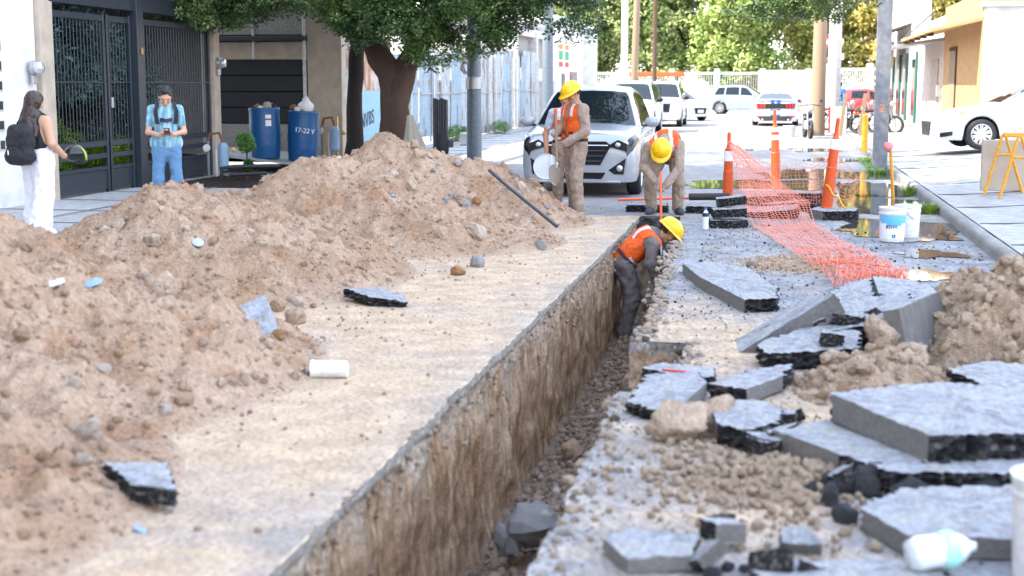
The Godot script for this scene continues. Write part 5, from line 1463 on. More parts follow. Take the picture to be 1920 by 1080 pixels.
	for s in [1.0, -1.0]:
		var h := Node3D.new(); h.name = "headlight"; t.add_child(h, true)
		part("lens", patch(body_pt, sed, [Vector2(0.02, 3.4), Vector2(0.55, 3.8), Vector2(0.6, 4.1), Vector2(0.02, 4.4)], s, 10, 5, 0.008), M.lamp_clear, h)
		part("indicator", patch(body_pt, sed, [Vector2(0.48, 3.75), Vector2(0.62, 3.85), Vector2(0.62, 4.1), Vector2(0.48, 4.1)], s, 4, 3, 0.012), M.lamp_amber, h)
		part("fog_recess", patch(body_pt, sed, [Vector2(0.10, 0.8), Vector2(0.34, 1.1), Vector2(0.34, 1.55), Vector2(0.10, 1.5)], s, 5, 3, 0.006), M.black_gloss, t)
	motorbikes()

func _tube(pts: Array, r, sides := 8) -> MB:
	var mb := MB.new(); mb.tube(pts, r, sides)
	return mb

func motorbike(label: String, at: Vector3, yaw: float, group := "") -> Node3D:
	var t := thing("motorcycle", label, "motorcycle", at, yaw, group)
	for z in [0.66, -0.62]:
		var n := Node3D.new(); n.name = "wheel"; t.add_child(n, true); n.position = V(0, 0.3, z)
		var x := Transform3D(Basis(V(0, 0, 1), PI / 2), Vector3.ZERO)
		var a := MB.new(); a.lathe([Vector2(0.22, -0.045), Vector2(0.28, -0.05), Vector2(0.30, 0), Vector2(0.28, 0.05), Vector2(0.22, 0.045), Vector2(0.22, -0.045)], 24, x, true); part("tyre", a, M.black_rubber, n)
		a = MB.new()
		for k in 6: a.tube([Vector3.ZERO, V(0, cos(TAU * k / 6), sin(TAU * k / 6)) * 0.225], 0.012, 5)
		part("rim", a, M.alloy, n)
	var b := MB.new(); b.ball(V(0, 0.74, 0.16), V(0.14, 0.12, 0.24), 14, 10); part("fuel_tank", b, M.black_gloss, t)
	b = MB.new(); b.ball(V(0, 0.74, -0.32), V(0.13, 0.06, 0.36), 14, 8); part("seat", b, M.black_rubber, t)
	b = MB.new(); b.box(V(0, 0.42, 0.05), V(0.24, 0.3, 0.34), Basis(), 0.04); part("engine", b, M.grey_metal, t)
	b = MB.new()
	for s in [1, -1]:
		b.tube([V(s * 0.09, 0.3, 0.66), V(s * 0.09, 0.98, 0.42)], 0.025, 8)
		b.tube([V(s * 0.08, 0.3, -0.62), V(s * 0.08, 0.66, -0.42)], 0.025, 8)
	part("fork", b, M.chrome, t)
	part("handlebar", _tube([V(-0.36, 1.03, 0.28), V(-0.14, 1.06, 0.4), V(0.14, 1.06, 0.4), V(0.36, 1.03, 0.28)], 0.016), M.dark_metal, t)
	for s in [1, -1]:
		b = MB.new(); b.ball(V(s * 0.34, 1.2, 0.36), V(0.06, 0.045, 0.02), 10, 6); b.tube([V(s * 0.28, 1.05, 0.34), V(s * 0.33, 1.18, 0.36)], 0.008, 5); part("mirror", b, M.dark_metal, t)
		b = MB.new(); b.ball(V(s * 0.13, 0.66, -0.68), V(0.03, 0.03, 0.04), 8, 6); part("indicator", b, M.lamp_amber, t)
	b = MB.new(); b.ball(V(0, 0.95, 0.54), V(0.1, 0.1, 0.08), 12, 8); part("headlight", b, M.lamp_clear, t)
	box_part("tail_light", V(0, 0.72, -0.70), V(0.13, 0.09, 0.06), M.lamp_red, t, 0.02)
	box_part("number_plate", V(0, 0.56, -0.74), V(0.2, 0.14, 0.01), M.white_plastic, t, 0.0)
	b = MB.new(); b.grid(10, 3, func(u, v): return V(-0.06 + 0.12 * v, 0.3 + 0.34 * sin(0.5 + u * 1.9), -0.62 - 0.34 * cos(0.5 + u * 1.9)), null, true); part("mudguard", b, M.black_gloss, t)
	part("exhaust", _tube([V(0.13, 0.3, 0.1), V(0.16, 0.3, -0.3), V(0.17, 0.38, -0.7)], [0.025, 0.045, 0.045]), M.chrome, t)
	return t

func motorbikes() -> void:
	motorbike("motorcycle parked upright with its red tail light towards the works", V(0.98, 0, -46.6), 0.12 )
	for k in 3:
		motorbike(["dark motorcycle in the row behind the leaning planks", "dark motorcycle between the planks and the yellow bollard", "last dark motorcycle of the row next to the square pole"][k], V(2.1 + k * 0.5, 0.14, -49.4 + k * 1.3), 0.75 + 0.15 * k, "motorcycles parked in a row on the right pavement")
	for k in 2:
		var mb := MB.new(); mb.box(V(0, 0.65, 0), V(0.12, 1.3, 0.03), Basis(), 0.004)
		var o := part("plank", mb, M.wood, self); o.transform = Transform3D(Basis(V(0, 0, 1), -0.1), V(1.95 + k * 0.62, 0.13, -45.5 - k * 0.4))
		tag(o, ["upright grey plank left before the parked motorcycles", "upright grey plank right before the parked motorcycles beside the yellow bollard"][k], "plank")

func slab_mesh(pts: Array, thick: float, cut: Array, sd: int, dome := 0.0) -> Array:      # outline in x z about its middle; sides either sawn smooth or torn
	var top := MB.new(); var side := MB.new()
	var r := RandomNumberGenerator.new(); r.seed = sd
	var out := []
	var n := pts.size()
	var ext := 0.0
	for p in pts: ext = maxf(ext, (p as Vector2).length())
	var jit := clampf(ext * 0.07, 0.004, 0.03)
	for k in n:
		var a: Vector2 = pts[k]; var b: Vector2 = pts[(k + 1) % n]
		var m := maxi(2, int((b - a).length() / clampf(ext * 0.06, 0.012, 0.022)))
		var nn := (b - a).orthogonal().normalized()
		for j in m:
			var u := float(j) / m
			var sawn: bool = cut.has(k)
			var w: float = 0.0 if sawn or j == 0 else r.randf_range(-jit, jit) * 0.7
			out.append([a.lerp(b, u) + nn * w, sawn])
	var pl := PackedVector2Array()
	for o in out: pl.append(o[0])
	var up := func(p: Vector2) -> float: return thick + dome * (1.0 - minf(1.0, p.length() * 3.0)) + 0.007 * fbm(p.x + sd, p.y, 7.0) + 0.004 * fbm(p.x + sd, p.y, 28.0, NZ.b)
	var cen := Vector2.ZERO
	for p in pl: cen += p
	cen /= pl.size()
	var m2 := pl.size()
	var rings := 6
	for q in rings:                                     # the top as rings drawn in towards the middle
		var s0 := 1.0 - float(q) / rings; var s1 := 1.0 - float(q + 1) / rings
		for k in m2:
			var a := cen + (pl[k] - cen) * s0; var b := cen + (pl[(k + 1) % m2] - cen) * s0
			var c := cen + (pl[(k + 1) % m2] - cen) * s1; var d := cen + (pl[k] - cen) * s1
			var P := func(p: Vector2): return V(p.x, up.call(p) - (0.006 if q == 0 and false else 0.0), p.y)
			var tri_ := [P.call(a), P.call(b), P.call(c), P.call(d)]
			var nn: Vector3 = (tri_[1] - tri_[0]).cross(tri_[2] - tri_[0])
			var dust := clampf(0.25 + 0.9 * fbm(a.x * 3.0 + sd, a.y * 3.0, 1.0), 0.0, 0.85)
			top.col = (Color(1, 1, 1) * (0.85 + 0.4 * fbm(b.x * 2.0 + sd, b.y * 2.0, 4.0, NZ.b))).lerp(Color(1.95, 1.5, 1.08), dust * dust)
			if nn.y < 0: top.quad(tri_[0], tri_[3], tri_[2], tri_[1])
			else: top.quad(tri_[0], tri_[1], tri_[2], tri_[3])
	var lay := 7
	var grid_ := []
	for k in m2:
		var col := []
		var sawn: bool = out[k][1]
		var nrm := (pl[(k + 1) % m2] - pl[(k - 1 + m2) % m2]).orthogonal().normalized()
		if nrm.dot(pl[k] - cen) < 0: nrm = -nrm
		for y in lay + 1:
			var v := float(y) / lay
			var w: float = 0.0 if sawn or y == lay else r.randf_range(-jit, jit * 0.6) + (0.0 if y > 0 else -jit * 0.6)
			var p: Vector2 = pl[k] + nrm * w
			col.append(V(p.x, up.call(pl[k]) if y == lay else thick * v, p.y))
		grid_.append(col)
	var ccw := not Geometry2D.is_polygon_clockwise(pl)
	for k in m2:
		var k2 := (k + 1) % m2
		for y in lay:
			var g := r.randf()
			var c := Color(0.022, 0.023, 0.027) * (0.6 + g)
			if g > 0.90: c = Color(0.26, 0.225, 0.19)
			elif g > 0.70: c = Color(0.085, 0.085, 0.09)
			if out[k][1]: c = Color(0.42, 0.405, 0.385) * (0.85 + 0.25 * g)
			side.col = c
			var a: Vector3 = grid_[k][y]; var b: Vector3 = grid_[k2][y]; var d: Vector3 = grid_[k2][y + 1]; var e: Vector3 = grid_[k][y + 1]
			if ccw: side.quad(b, a, e, d)
			else: side.quad(a, b, d, e)
	side.col = Color(0.05, 0.05, 0.05)
	for k in m2:
		var a := V(pl[k].x, 0, pl[k].y); var b := V(pl[(k + 1) % m2].x, 0, pl[(k + 1) % m2].y); var c := V(cen.x, 0, cen.y)
		if (b - a).cross(c - a).y > 0: side.tri(a, c, b)
		else: side.tri(a, b, c)
	return [top, side]

var slab_n := 0
func slab(label: String, world: Array, y: float, thick: float, cut := [], tilt := Vector3.ZERO, dome := 0.0) -> Node3D:
	var c := Vector2.ZERO
	for p in world: c += Vector2(p[0], p[1])
	c /= world.size()
	var pts := []
	for p in world: pts.append(Vector2(p[0], p[1]) - c)
	slab_n += 1
	var t := thing("asphalt_slab", label, "slab", V(c.x, y, c.y))
	t.rotation_degrees = tilt
	var m := slab_mesh(pts, thick, cut, slab_n, dome)
	part("top", m[0], M.slab_top, t); part("broken_side", m[1], M.asphalt, t)
	return t

func slabs() -> void:
	slab("long broken pavement slab lifted flat beside the trench and the digging worker", [[-0.80, -12.75], [-0.54, -12.9], [-0.20, -12.5], [0.03, -11.4], [0.03, -10.72], [-0.20, -10.62], [-0.60, -11.85]], 0.005, 0.10, [5, 6])
	slab("leaning grey slab with torn upper end propped at the rubble pile's left", [[-0.33, -0.24], [0.30, -0.22], [0.34, 0.22], [-0.36, 0.2]], 0.20, 0.14, [2, 3], V(-6, 14, 31)).position = V(0.12, 0.05, -9.3)
	slab("left half of the cracked slab bridging the back of the rubble pile", [[0.40, -10.75], [0.60, -11.2], [0.76, -11.3], [0.735, -10.6], [0.42, -10.42]], 0.05, 0.11, [3, 4], V(3, 0, 6))
	slab("right half of the cracked slab bridging the back of the rubble pile", [[0.755, -11.3], [1.05, -11.3], [1.24, -11.0], [1.14, -10.45], [0.755, -10.6]], 0.07, 0.11, [3, 4], V(3, 0, -5))
	slab("flat light topped slab under the cracked bridge slab", [[0.40, -10.2], [0.62, -10.35], [1.0, -10.3], [0.95, -9.8], [0.45, -9.65]], 0.10, 0.07, [], V(6, 0, 4))
	slab("dark edged slab running under the sand at the middle of the pile", [[0.12, -9.35], [0.40, -9.55], [0.90, -9.85], [0.92, -9.45], [0.60, -9.1], [0.22, -8.95]], 0.13, 0.09, [], V(7, 0, 5))
	slab("black tar sided slab lying lowest at the front of the rubble pile", [[-0.06, -8.75], [0.20, -9.1], [0.56, -9.05], [0.52, -8.6], [0.18, -8.5], [-0.05, -8.48]], 0.02, 0.115, [], V(4, 0, 2))
	slab("small black slab behind the lowest front slab of the pile", [[0.14, -9.5], [0.42, -9.62], [0.42, -9.2], [0.16, -9.15]], 0.05, 0.15, [], V(3, 10, -6))
	slab("upright thin slab holding back the sand heap", [[-0.42, -0.05], [0.42, -0.05], [0.42, 0.05], [-0.42, 0.05]], 0.2, 0.42, [0, 1, 2, 3], V(-14, 68, 0)).position = V(0.94, -0.03, -8.9)
	slab("thin slab with a red stick on it at the notch of the trench", [[-0.72, -7.95], [-0.62, -8.12], [-0.32, -8.1], [-0.30, -7.85], [-0.45, -7.75]], 0.03, 0.06, [], V(0, 0, -2))
	slab("blue grey slab tilted over the trench edge before the block", [[-0.72, -7.2], [-0.66, -7.76], [-0.38, -7.8], [-0.33, -7.55], [-0.45, -7.05], [-0.52, -6.98]], 0.02, 0.07, [3, 4], V(3, 0, 3))
	slab("narrow dusty slab pointing at the foot of the rubble pile", [[-0.32, -7.55], [-0.12, -7.98], [0.12, -8.2], [0.07, -7.85], [-0.12, -7.45]], 0.02, 0.08, [3])
	slab("dusty slab with a black broken corner right of the big soil clod", [[-0.29, -7.0], [-0.08, -7.2], [0.06, -7.0], [0.04, -6.66], [-0.12, -6.5], [-0.24, -6.62]], 0.02, 0.09, [5])
	slab("largest slab on the near pile with sawn grey side and crumbled black front", [[0.28, -6.72], [0.80, -7.12], [1.16, -7.05], [1.30, -6.8], [1.16, -6.2], [0.66, -6.05]], 0.115, 0.125, [5], V(1, 0, -1), 0.03)
	slab("second slab underneath the largest slab", [[0.02, -6.52], [0.29, -6.78], [0.75, -6.5], [1.3, -6.4], [1.28, -5.95], [0.50, -5.88], [0.30, -6.14]], 0.015, 0.10, [6])
	slab("flat grey slab with sawn edges lying in front of the white bucket", [[0.35, -5.42], [0.52, -5.72], [1.0, -5.85], [0.98, -5.15], [0.50, -5.1]], 0.01, 0.08, [3, 4])
	slab("worn flat slab alone at the bottom edge beside the trench", [[-0.58, -4.95], [-0.49, -5.1], [-0.24, -5.05], [-0.25, -4.82], [-0.47, -4.75]], 0.008, 0.055, [3, 4])
	slab("pale slab cut off by the lower picture edge under the plastic jug", [[-0.03, -4.80], [0.45, -4.93], [0.62, -4.86], [0.5, -4.5], [-0.02, -4.4]], 0.006, 0.05, [])
	slab("dark slab behind the largest slab near the sand heap", [[0.95, -7.9], [1.19, -8.2], [1.6, -8.2], [1.6, -7.4], [1.14, -7.5]], 0.06, 0.08, [], V(2, 0, -3))
	slab("dark weathered slab lying on the dusty road before the dirt heap", [[-3.32, -10.65], [-3.13, -10.88], [-2.85, -10.72], [-2.75, -10.42], [-3.03, -10.42]], 0.01, 0.065, [], V(0, 0, -6))
	slab("pale flat slab stuck in the toe of the dirt heap", [[-3.35, -8.5], [-3.26, -8.75], [-2.93, -8.2], [-2.95, -7.95]], 0.16, 0.035, [0, 1, 2, 3], V(16, 0, -16))
	slab("tipped asphalt chunk with black underside in the near toe of the heap", [[-2.72, -5.33], [-2.52, -5.50], [-2.31, -5.13], [-2.47, -5.08]], 0.05, 0.07, [], V(-4, 0, -7))
	for q in [[-0.56, -17.1, 0.0, 0.17, "bottom slab of the little stack beside the water bottle"], [-0.55, -17.15, 0.13, 0.16, "middle slab of the little stack beside the water bottle"], [-0.53, -17.35, 0.25, 0.14, "top slab of the little stack below the orange post"]]:
		var s: float = q[3]
		slab(q[4], [[q[0] - s * 1.2, q[1] + s * 0.6], [q[0] - s, q[1] - s], [q[0] + s * 1.1, q[1] - s * 0.9], [q[0] + s * 1.4, q[1] + s * 0.5], [q[0], q[1] + s * 0.9]], q[2], 0.10, [0] if s == 0.14 else [], V(0, s * 90, (0.17 - s) * 200))
	slab("asphalt slab under the thick orange post", [[0.45, -18.5], [0.55, -18.9], [1.05, -18.8], [1.02, -18.3], [0.6, -18.2]], 0.0, 0.12, [4], V(0, 0, 0))
	for q in [[0.0, -18.6, "slab under the orange net closest to the little stack"], [0.15, -19.7, "slab under the middle of the orange net"], [-0.15, -20.6, "slab under the net just right of the slim orange post"], [0.35, -21.2, "rearmost slab behind the orange net"]]:
		slab(q[2], [[q[0] - 0.3, q[1] + 0.25], [q[0] - 0.32, q[1] - 0.2], [q[0] + 0.2, q[1] - 0.32], [q[0] + 0.34, q[1] + 0.1], [q[0], q[1] + 0.3]], 0.0, 0.11, [], V(5, q[1] * 40, 4))
	slab("black edged slab on the rim behind the standing worker's boots", [[-1.95, -18.95], [-1.9, -19.5], [-1.45, -19.45], [-1.4, -18.95]], -0.01, 0.11, [])
	slab("black edged slab on the rim right of the bending worker", [[-1.15, -18.9], [-1.1, -19.5], [-0.7, -19.6], [-0.62, -18.85]], -0.01, 0.11, [])
	slab("slab fragment hanging over the trench edge by the worker's glove", [[-0.95, -12.9], [-0.92, -13.6], [-0.66, -13.5], [-0.68, -12.85]], -0.07, 0.10, [], V(4, 0, 9))
	var fg := RandomNumberGenerator.new(); fg.seed = 17
	var zones := [[0.2, 1.2, -6.35, -5.75, 12, "between the second slab and the flat grey slab"], [-0.35, 0.2, -7.4, -6.4, 7, "round the big soil clod"], [-0.1, 0.9, -9.7, -8.4, 9, "in the back part of the rubble pile"], [-0.25, 0.2, -5.2, -4.7, 6, "by the slabs at the lower edge"], [0.9, 1.5, -7.6, -6.9, 3, "under the sand heap behind the largest slab"]]
	for q in zones:
		for k in q[4]:
			var c := Vector2(fg.randf_range(q[0], q[1]), fg.randf_range(q[2], q[3]))
			var s := fg.randf_range(0.045, 0.12)
			var pts := []
			var m := 4 + fg.randi() % 3
			for e in m:
				var a := TAU * (e + fg.randf() * 0.6) / m
				pts.append([c.x + cos(a) * s * fg.randf_range(0.7, 1.25), c.y + sin(a) * s * fg.randf_range(0.7, 1.25)])
			var size: String = "large" if s > 0.095 else "middling" if s > 0.068 else "small"
			var o := slab("%s tilted asphalt fragment %s" % [size, q[5]], pts, 0.01 + 0.05 * fg.randf() + (0.12 if q[2] < -9.0 else 0.0), fg.randf_range(0.035, 0.075), [] if fg.randf() < 0.7 else [0], V(fg.randfn() * 14.0, 0, fg.randfn() * 14.0))
			o.set_meta("group", "%s asphalt fragments %s" % [size, q[5]])
	# sand heaps on the pile
	var sand := func(label: String, cx: float, cz: float, rx: float, rz: float, h: float, sd: float, y0 := 0.0):
		var mb := MB.new()
		var hf := func(x: float, z: float) -> float:
			var r := sqrt(x * x / rx / rx + z * z / rz / rz)
			var e := 0.30 * fbm(x * 2.0 + sd, z * 2.0, 1.6) + 0.12 * fbm(x * 2.0 + sd, z * 2.0, 5.0)
			var k := clampf(1.1 - r + e, 0, 1.1)
			var y := h * (0.65 * k + 0.35 * smoothstep(0.0, 1.0, k)) - 0.03
			var d1: float = NZ.cell.get_noise_2d((x + sd) * 8.0, z * 8.0) * 0.5 + 0.5; var d2: float = NZ.cell.get_noise_2d((x + sd) * 22.0, z * 22.0) * 0.5 + 0.5
			y += smoothstep(0.0, 0.35, k) * (0.085 * sqrt(maxf(0, 1 - d1 * d1 * 1.3)) + 0.035 * sqrt(maxf(0, 1 - d2 * d2 * 1.3)) + 0.08 * absf(fbm(x + sd, z, 1.9, NZ.b)) + 0.03 * fbm(x + sd, z, 4.0, NZ.b) + 0.010 * fbm(x + sd, z, 14.0, NZ.b) - 0.06) * minf(1.0, h * 4.0)
			return y
		mb.grid(150, 150, func(u, v):
			var x: float = (u * 2 - 1) * rx * 1.25; var z: float = -(v * 2 - 1) * rz * 1.25
			return V(x, hf.call(x, z), z), func(_u, _v, p):
				return Color(0.45, 0.32, 0.215).lerp(Color(0.60, 0.46, 0.335), clampf(0.5 + 0.8 * fbm(p.x + sd, p.z, 4.0), 0, 1)))
		var heap_ := single("sand_heap", mb, M.dirt, label, "sand heap", V(cx, y0, cz))
		var xs := []; var cs := []
		for k in int(2600 * rx * rz):
			var a := rng.randf() * TAU; var rr := sqrt(rng.randf()) * 1.2
			var x: float = cos(a) * rr * rx; var z: float = sin(a) * rr * rz
			var y: float = hf.call(x, z)
			var r := (0.006 + 0.05 * pow(rng.randf(), 3.2)) * (0.5 if h < 0.1 else 1.0)
			xs.append(Transform3D(rand_basis(r), V(x, maxf(y, 0.004) + r * 0.25, z)))
			cs.append(Color(0.46, 0.335, 0.23).lerp(Color(0.60, 0.475, 0.355), rng.randf()))
		scatter("sand_clods", rock_shapes[3], M.rock, xs, cs, heap_)
	sand.call("tall lumpy sand heap behind the upright slab on the right", 1.62, -9.4, 0.88, 0.95, 0.52, 3.0, 0.0)
	sand.call("low sandy spill between the black slabs and the largest slab", 0.62, -7.98, 0.44, 0.46, 0.19, 9.0, 0.0)
	sand.call("sand spread beside the torn slab corner", 0.02, -6.05, 0.46, 0.44, 0.065, 14.0, 0.0)
	sand.call("thin earth spill on the road beyond the long lifted slab", 0.15, -13.6, 0.5, 0.55, 0.07, 17.0, 0.0)
	var g := RandomNumberGenerator.new(); g.seed = 5
	for k in 74:                                        # torn lumps of asphalt between the near slabs
		var x := g.randf_range(0.18, 1.15); var z := -5.72 - 0.42 * g.randf() - 0.12 * (1.0 - x)
		var r := 0.02 + 0.07 * pow(g.randf(), 2.0)
		if k > 56: r *= 0.5
		if k > 56: x = g.randf_range(-0.25, 0.15); z = -4.75 - 0.35 * g.randf()
		var o := part("rubble_chunk", rock_shapes[k % 10], M.asphalt_lump, self)
		o.transform = Transform3D(Basis.from_euler(V(g.randf() * 6.0, g.randf() * 6.0, 0)).scaled(Vector3.ONE * r), V(x, r * 0.5, z))
		if k > 56: tag(o, "small black asphalt lump beside the pale slab at the lower edge", "rubble", "black lumps by the pale lower slab")
		else: tag(o, "black torn asphalt lump in the heap between second slab and flat grey slab", "rubble", "black asphalt lumps between the near slabs")
	for q in [[-0.44, 0.075, -6.70, 0.15, 0, "big pale soil clod standing at the trench edge"], [-0.28, 0.06, -6.93, 0.13, 1, "hollowed soil clod behind the big pale clod"], [0.66, 0.22, -8.6, 0.13, 2, "angular sandy block at the top of the sandy spill"], [0.78, 0.14, -8.35, 0.12, 3, "sandy clod leaning on the upright slab"], [0.25, 0.03, -5.75, 0.075, 4, "dark grey rubble chunk in front of the second slab"], [0.42, 0.04, -5.98, 0.10, 5, "black rubble chunk wedged below the second slab"], [0.58, 0.03, -5.90, 0.075, 6, "small black rubble chunk next to the flat grey slab"], [0.30, 0.03, -5.5, 0.06, 7, "little grey stone beside the flat grey slab"], [-0.20, 0.03, -13.3, 0.06, 8, "pale stone in the grit beyond the lifted slab"]]:
		var o := part("clod" if q[4] < 4 else "rubble_chunk", rock_mesh(120 + q[4], 3 if q[4] < 4 else 2, 0.8 if q[4] < 4 else 0.55), (M.dirt if q[4] < 4 else M.asphalt).duplicate(), self)
		o.material_override.albedo_color = L(0.57, 0.44, 0.33) if q[4] < 4 or q[4] == 8 else L(0.10, 0.105, 0.115)
		o.transform = Transform3D(Basis.from_euler(V(0.3 * q[4], q[4] * 1.3, 0.2)).scaled(Vector3.ONE * q[3]), V(q[0], q[1], q[2]))
		tag(o, q[5], "soil clod" if q[4] < 4 else "rubble")

func bucket(called: String, label: String, at: Vector3, r: float, h: float, yaw := 0.0) -> Node3D:
	var t := thing(called, label, "bucket", at, yaw)
	var b := MB.new()
	b.lathe([Vector2(0, 0.004), Vector2(r * 0.88, 0.0), Vector2(r * 0.90, 0.01), Vector2(r * 0.975, h * 0.80), Vector2(r * 1.0, h * 0.80), Vector2(r * 1.01, h * 0.84), Vector2(r * 0.985, h * 0.86), Vector2(r * 0.99, h * 0.93), Vector2(r * 1.03, h * 0.94), Vector2(r * 1.04, h), Vector2(r * 0.97, h), Vector2(r * 0.90, h * 0.2), Vector2(0, h * 0.19)], 36)
	part("body", b, M.white_plastic, t)
	var pts := []
	for k in 13: pts.append(V(cos(PI * k / 12.0) * r * 1.06, h * 0.84 - sin(PI * k / 12.0) * h * 0.32, sin(PI * k / 12.0) * r * 0.9))
	part("wire_handle", _tube(pts, 0.003, 6), M.grey_metal, t)
	return t

func delineator(label: String, at: Vector3, h: float, r: float, lean: Vector3, bands: Array) -> Node3D:
	var t := thing("delineator_post", label, "traffic post", at, 0.0, "orange delineator posts round the dug up road")
	t.rotation_degrees = lean
	var b := MB.new()
	b.lathe([Vector2(r * 1.08, 0.0), Vector2(r * 1.08, 0.03), Vector2(r * 1.02, 0.04), Vector2(r, h * 0.45), Vector2(r * 1.02, h * 0.455), Vector2(r * 0.9, h * 0.47), Vector2(r * 0.82, h * 0.76), Vector2(r * 0.45, h * 0.80), Vector2(r * 0.36, h * 0.84), Vector2(r * 0.36, h * 0.98), Vector2(r * 0.25, h), Vector2(0, h)], 24)
	part("post", b, M.orange_plastic, t)
	for q in bands:
		b = MB.new(); var rr := r * lerpf(1.0, 0.86, q[0]) + 0.002
		b.lathe([Vector2(rr * 0.9, h * q[0]), Vector2(rr, h * q[0] + 0.001), Vector2(rr * 0.985, h * q[1] - 0.001), Vector2(rr * 0.88, h * q[1])], 24)
		part("reflective_band", b, M.reflective, t)
	return t

func site_things() -> void:
	delineator("slim orange post closest to the parked crossover", V(-0.66, 0, -20.6), 1.02, 0.073, V(0, 0, 0), [[0.60, 0.74]])
	delineator("striped orange post standing farthest back behind the net", V(0.02, 0, -23.6), 1.30, 0.075, V(0, 0, 2.5), [[0.62, 0.68], [0.72, 0.77]])
	delineator("thick leaning orange post on a slab right of the net", V(0.66, 0.1, -18.75), 1.18, 0.07, V(2, 0, -5.5), [[0.66, 0.77]]).scale = V(1, 1, 1)
	var rp := MB.new()
	var pts := []
	for k in 14: pts.append(V(0.64 + 0.02 * k, 0.42 - 0.022 * k + 0.02 * sin(k), -18.62 + 0.01 * k))
	single("barrier_tape", _tube(pts, 0.014, 6), M.yellow_paint, "yellow and black tape end hanging from the thick orange post", "tape")
	var b := bucket("paint_bucket", "white paint bucket with blue label and dark lettering in the puddle", V(1.26, 0.012, -15.85), 0.142, 0.37, 0.08)
	var lb := MB.new()
	lb.grid(30, 10, func(u, v):
		var a := lerpf(-1.35, 1.35, u); var y: float = lerpf(0.03, 0.29, v); var r := 0.142 * lerpf(0.90, 0.975, y / 0.296) + 0.0022
		return V(sin(a) * r, y, cos(a) * r), func(u, v, _p):
			if v > 0.72 - 0.16 * sin(u * 3.1): return Color(0.02, 0.30, 0.62).lerp(Color(0.25, 0.62, 0.85), v * 0.5)
			return Color(0.70, 0.74, 0.78))
	part("label", lb, M.paint_label, b)
	part("lettering", words("KOVER", 0.036, 0.002, Transform3D(Basis(), V(-0.01, 0.165, 0.1385)), 0.138), M.print_dark, b)
	var sq := MB.new(); sq.box(V(0, 0.065, 0.1355), V(0.034, 0.034, 0.004)); part("label_square", sq, M.stripe_blue, b)
	part("lettering", words("L", 0.018, 0.002, Transform3D(Basis(), V(0, 0.065, 0.1385)), 0.0), M.print_white, b)
	b = bucket("white_bucket", "plain white bucket standing behind the paint bucket", V(1.46, 0.012, -16.3), 0.14, 0.36, 1.2)
	b = bucket("white_bucket", "large white bucket cut off by the picture's right edge near the flat slab", V(0.975, 0.006, -4.96), 0.15, 0.37, 2.5)
	bucket("white_bucket", "small white bucket on the sunlit road behind the orange posts", V(0.42, 0.006, -47.8), 0.2, 0.36, 0.0)
	# bottles
	var t := thing("water_bottle", "clear water bottle with blue cap and label standing by the trench", "bottle", V(-0.79, 0.006, -16.76))
	var q := MB.new(); q.lathe([Vector2(0, 0), Vector2(0.034, 0), Vector2(0.037, 0.012), Vector2(0.037, 0.06), Vector2(0.034, 0.075), Vector2(0.037, 0.09), Vector2(0.037, 0.17), Vector2(0.028, 0.205), Vector2(0.014, 0.228), Vector2(0.014, 0.24)], 20, Transform3D(), true); part("body", q, mat("bottle_pet", L(0.62, 0.68, 0.74), 0.15, {"spec": 0.7}), t)
	q = MB.new(); q.lathe([Vector2(0.0165, 0.236), Vector2(0.0165, 0.257), Vector2(0, 0.258)], 16); part("cap", q, M.stripe_blue, t)
	q = MB.new(); q.lathe([Vector2(0.0372, 0.155), Vector2(0.0385, 0.156), Vector2(0.0385, 0.198), Vector2(0.0300, 0.199)], 20); part("label", q, M.print_dark, t)
	t = thing("plastic_jug", "crumpled clear plastic jug lying on the pale slab at the lower edge", "bottle", V(0.585, 0.115, -4.87), 0.35)
	q = MB.new(); q.lathe([Vector2(0, -0.11), Vector2(0.05, -0.108), Vector2(0.06, -0.08), Vector2(0.056, -0.02), Vector2(0.062, 0.03), Vector2(0.045, 0.08), Vector2(0.018, 0.115), Vector2(0.018, 0.13), Vector2(0, 0.131)], 22, Transform3D(Basis(V(0, 0, 1), -PI / 2 + 0.08), Vector3.ZERO), true)
	for k in q.v.size(): q.v[k] += q.n[k] * 0.009 * fbm(q.v[k].x * 6.0, q.v[k].y * 6.0 + q.v[k].z * 5.0, 4.0)
	part("body", q, mat("jug_pet", L(0.72, 0.78, 0.82), 0.18, {"spec": 0.7}), t)
	q = MB.new(); q.lathe([Vector2(0.0585, 0.0), Vector2(0.0640, 0.001), Vector2(0.0655, 0.03), Vector2(0.058, 0.055)], 22, Transform3D(Basis(V(0, 0, 1), -PI / 2 + 0.08), Vector3.ZERO)); part("label", q, mat("mint", L(0.35, 0.72, 0.68), 0.4), t)
	t = thing("foam_cup", "white foam cup lying on its side on the dusty road", "cup", V(-2.52, 0.052, -7.80), 0.14)
	q = MB.new(); q.lathe([Vector2(0, -0.105), Vector2(0.046, -0.105), Vector2(0.05, -0.10), Vector2(0.052, 0.095), Vector2(0.055, 0.10), Vector2(0.055, 0.108), Vector2(0.048, 0.108), Vector2(0.044, -0.08), Vector2(0, -0.08)], 28, Transform3D(Basis(V(0, 0, 1), PI / 2), Vector3.ZERO)); part("body", q, M.white_plastic, t)
	q = MB.new(); q.grid(8, 6, func(u, v): return V(-0.12 - 0.09 * u, -0.035 + 0.05 * v * (1 - 0.4 * u) + 0.01 * sin(u * 9.0 + v * 7.0), -0.04 + 0.08 * v + 0.015 * sin(u * 11.0))); part("torn_flap", q, M.white_plastic, t)
	single("red_stick", _tube([V(-0.60, 0.10, -7.9), V(-0.42, 0.098, -7.86)], 0.006, 6), M.print_red, "short red stick on the thin slab at the trench notch", "stick")
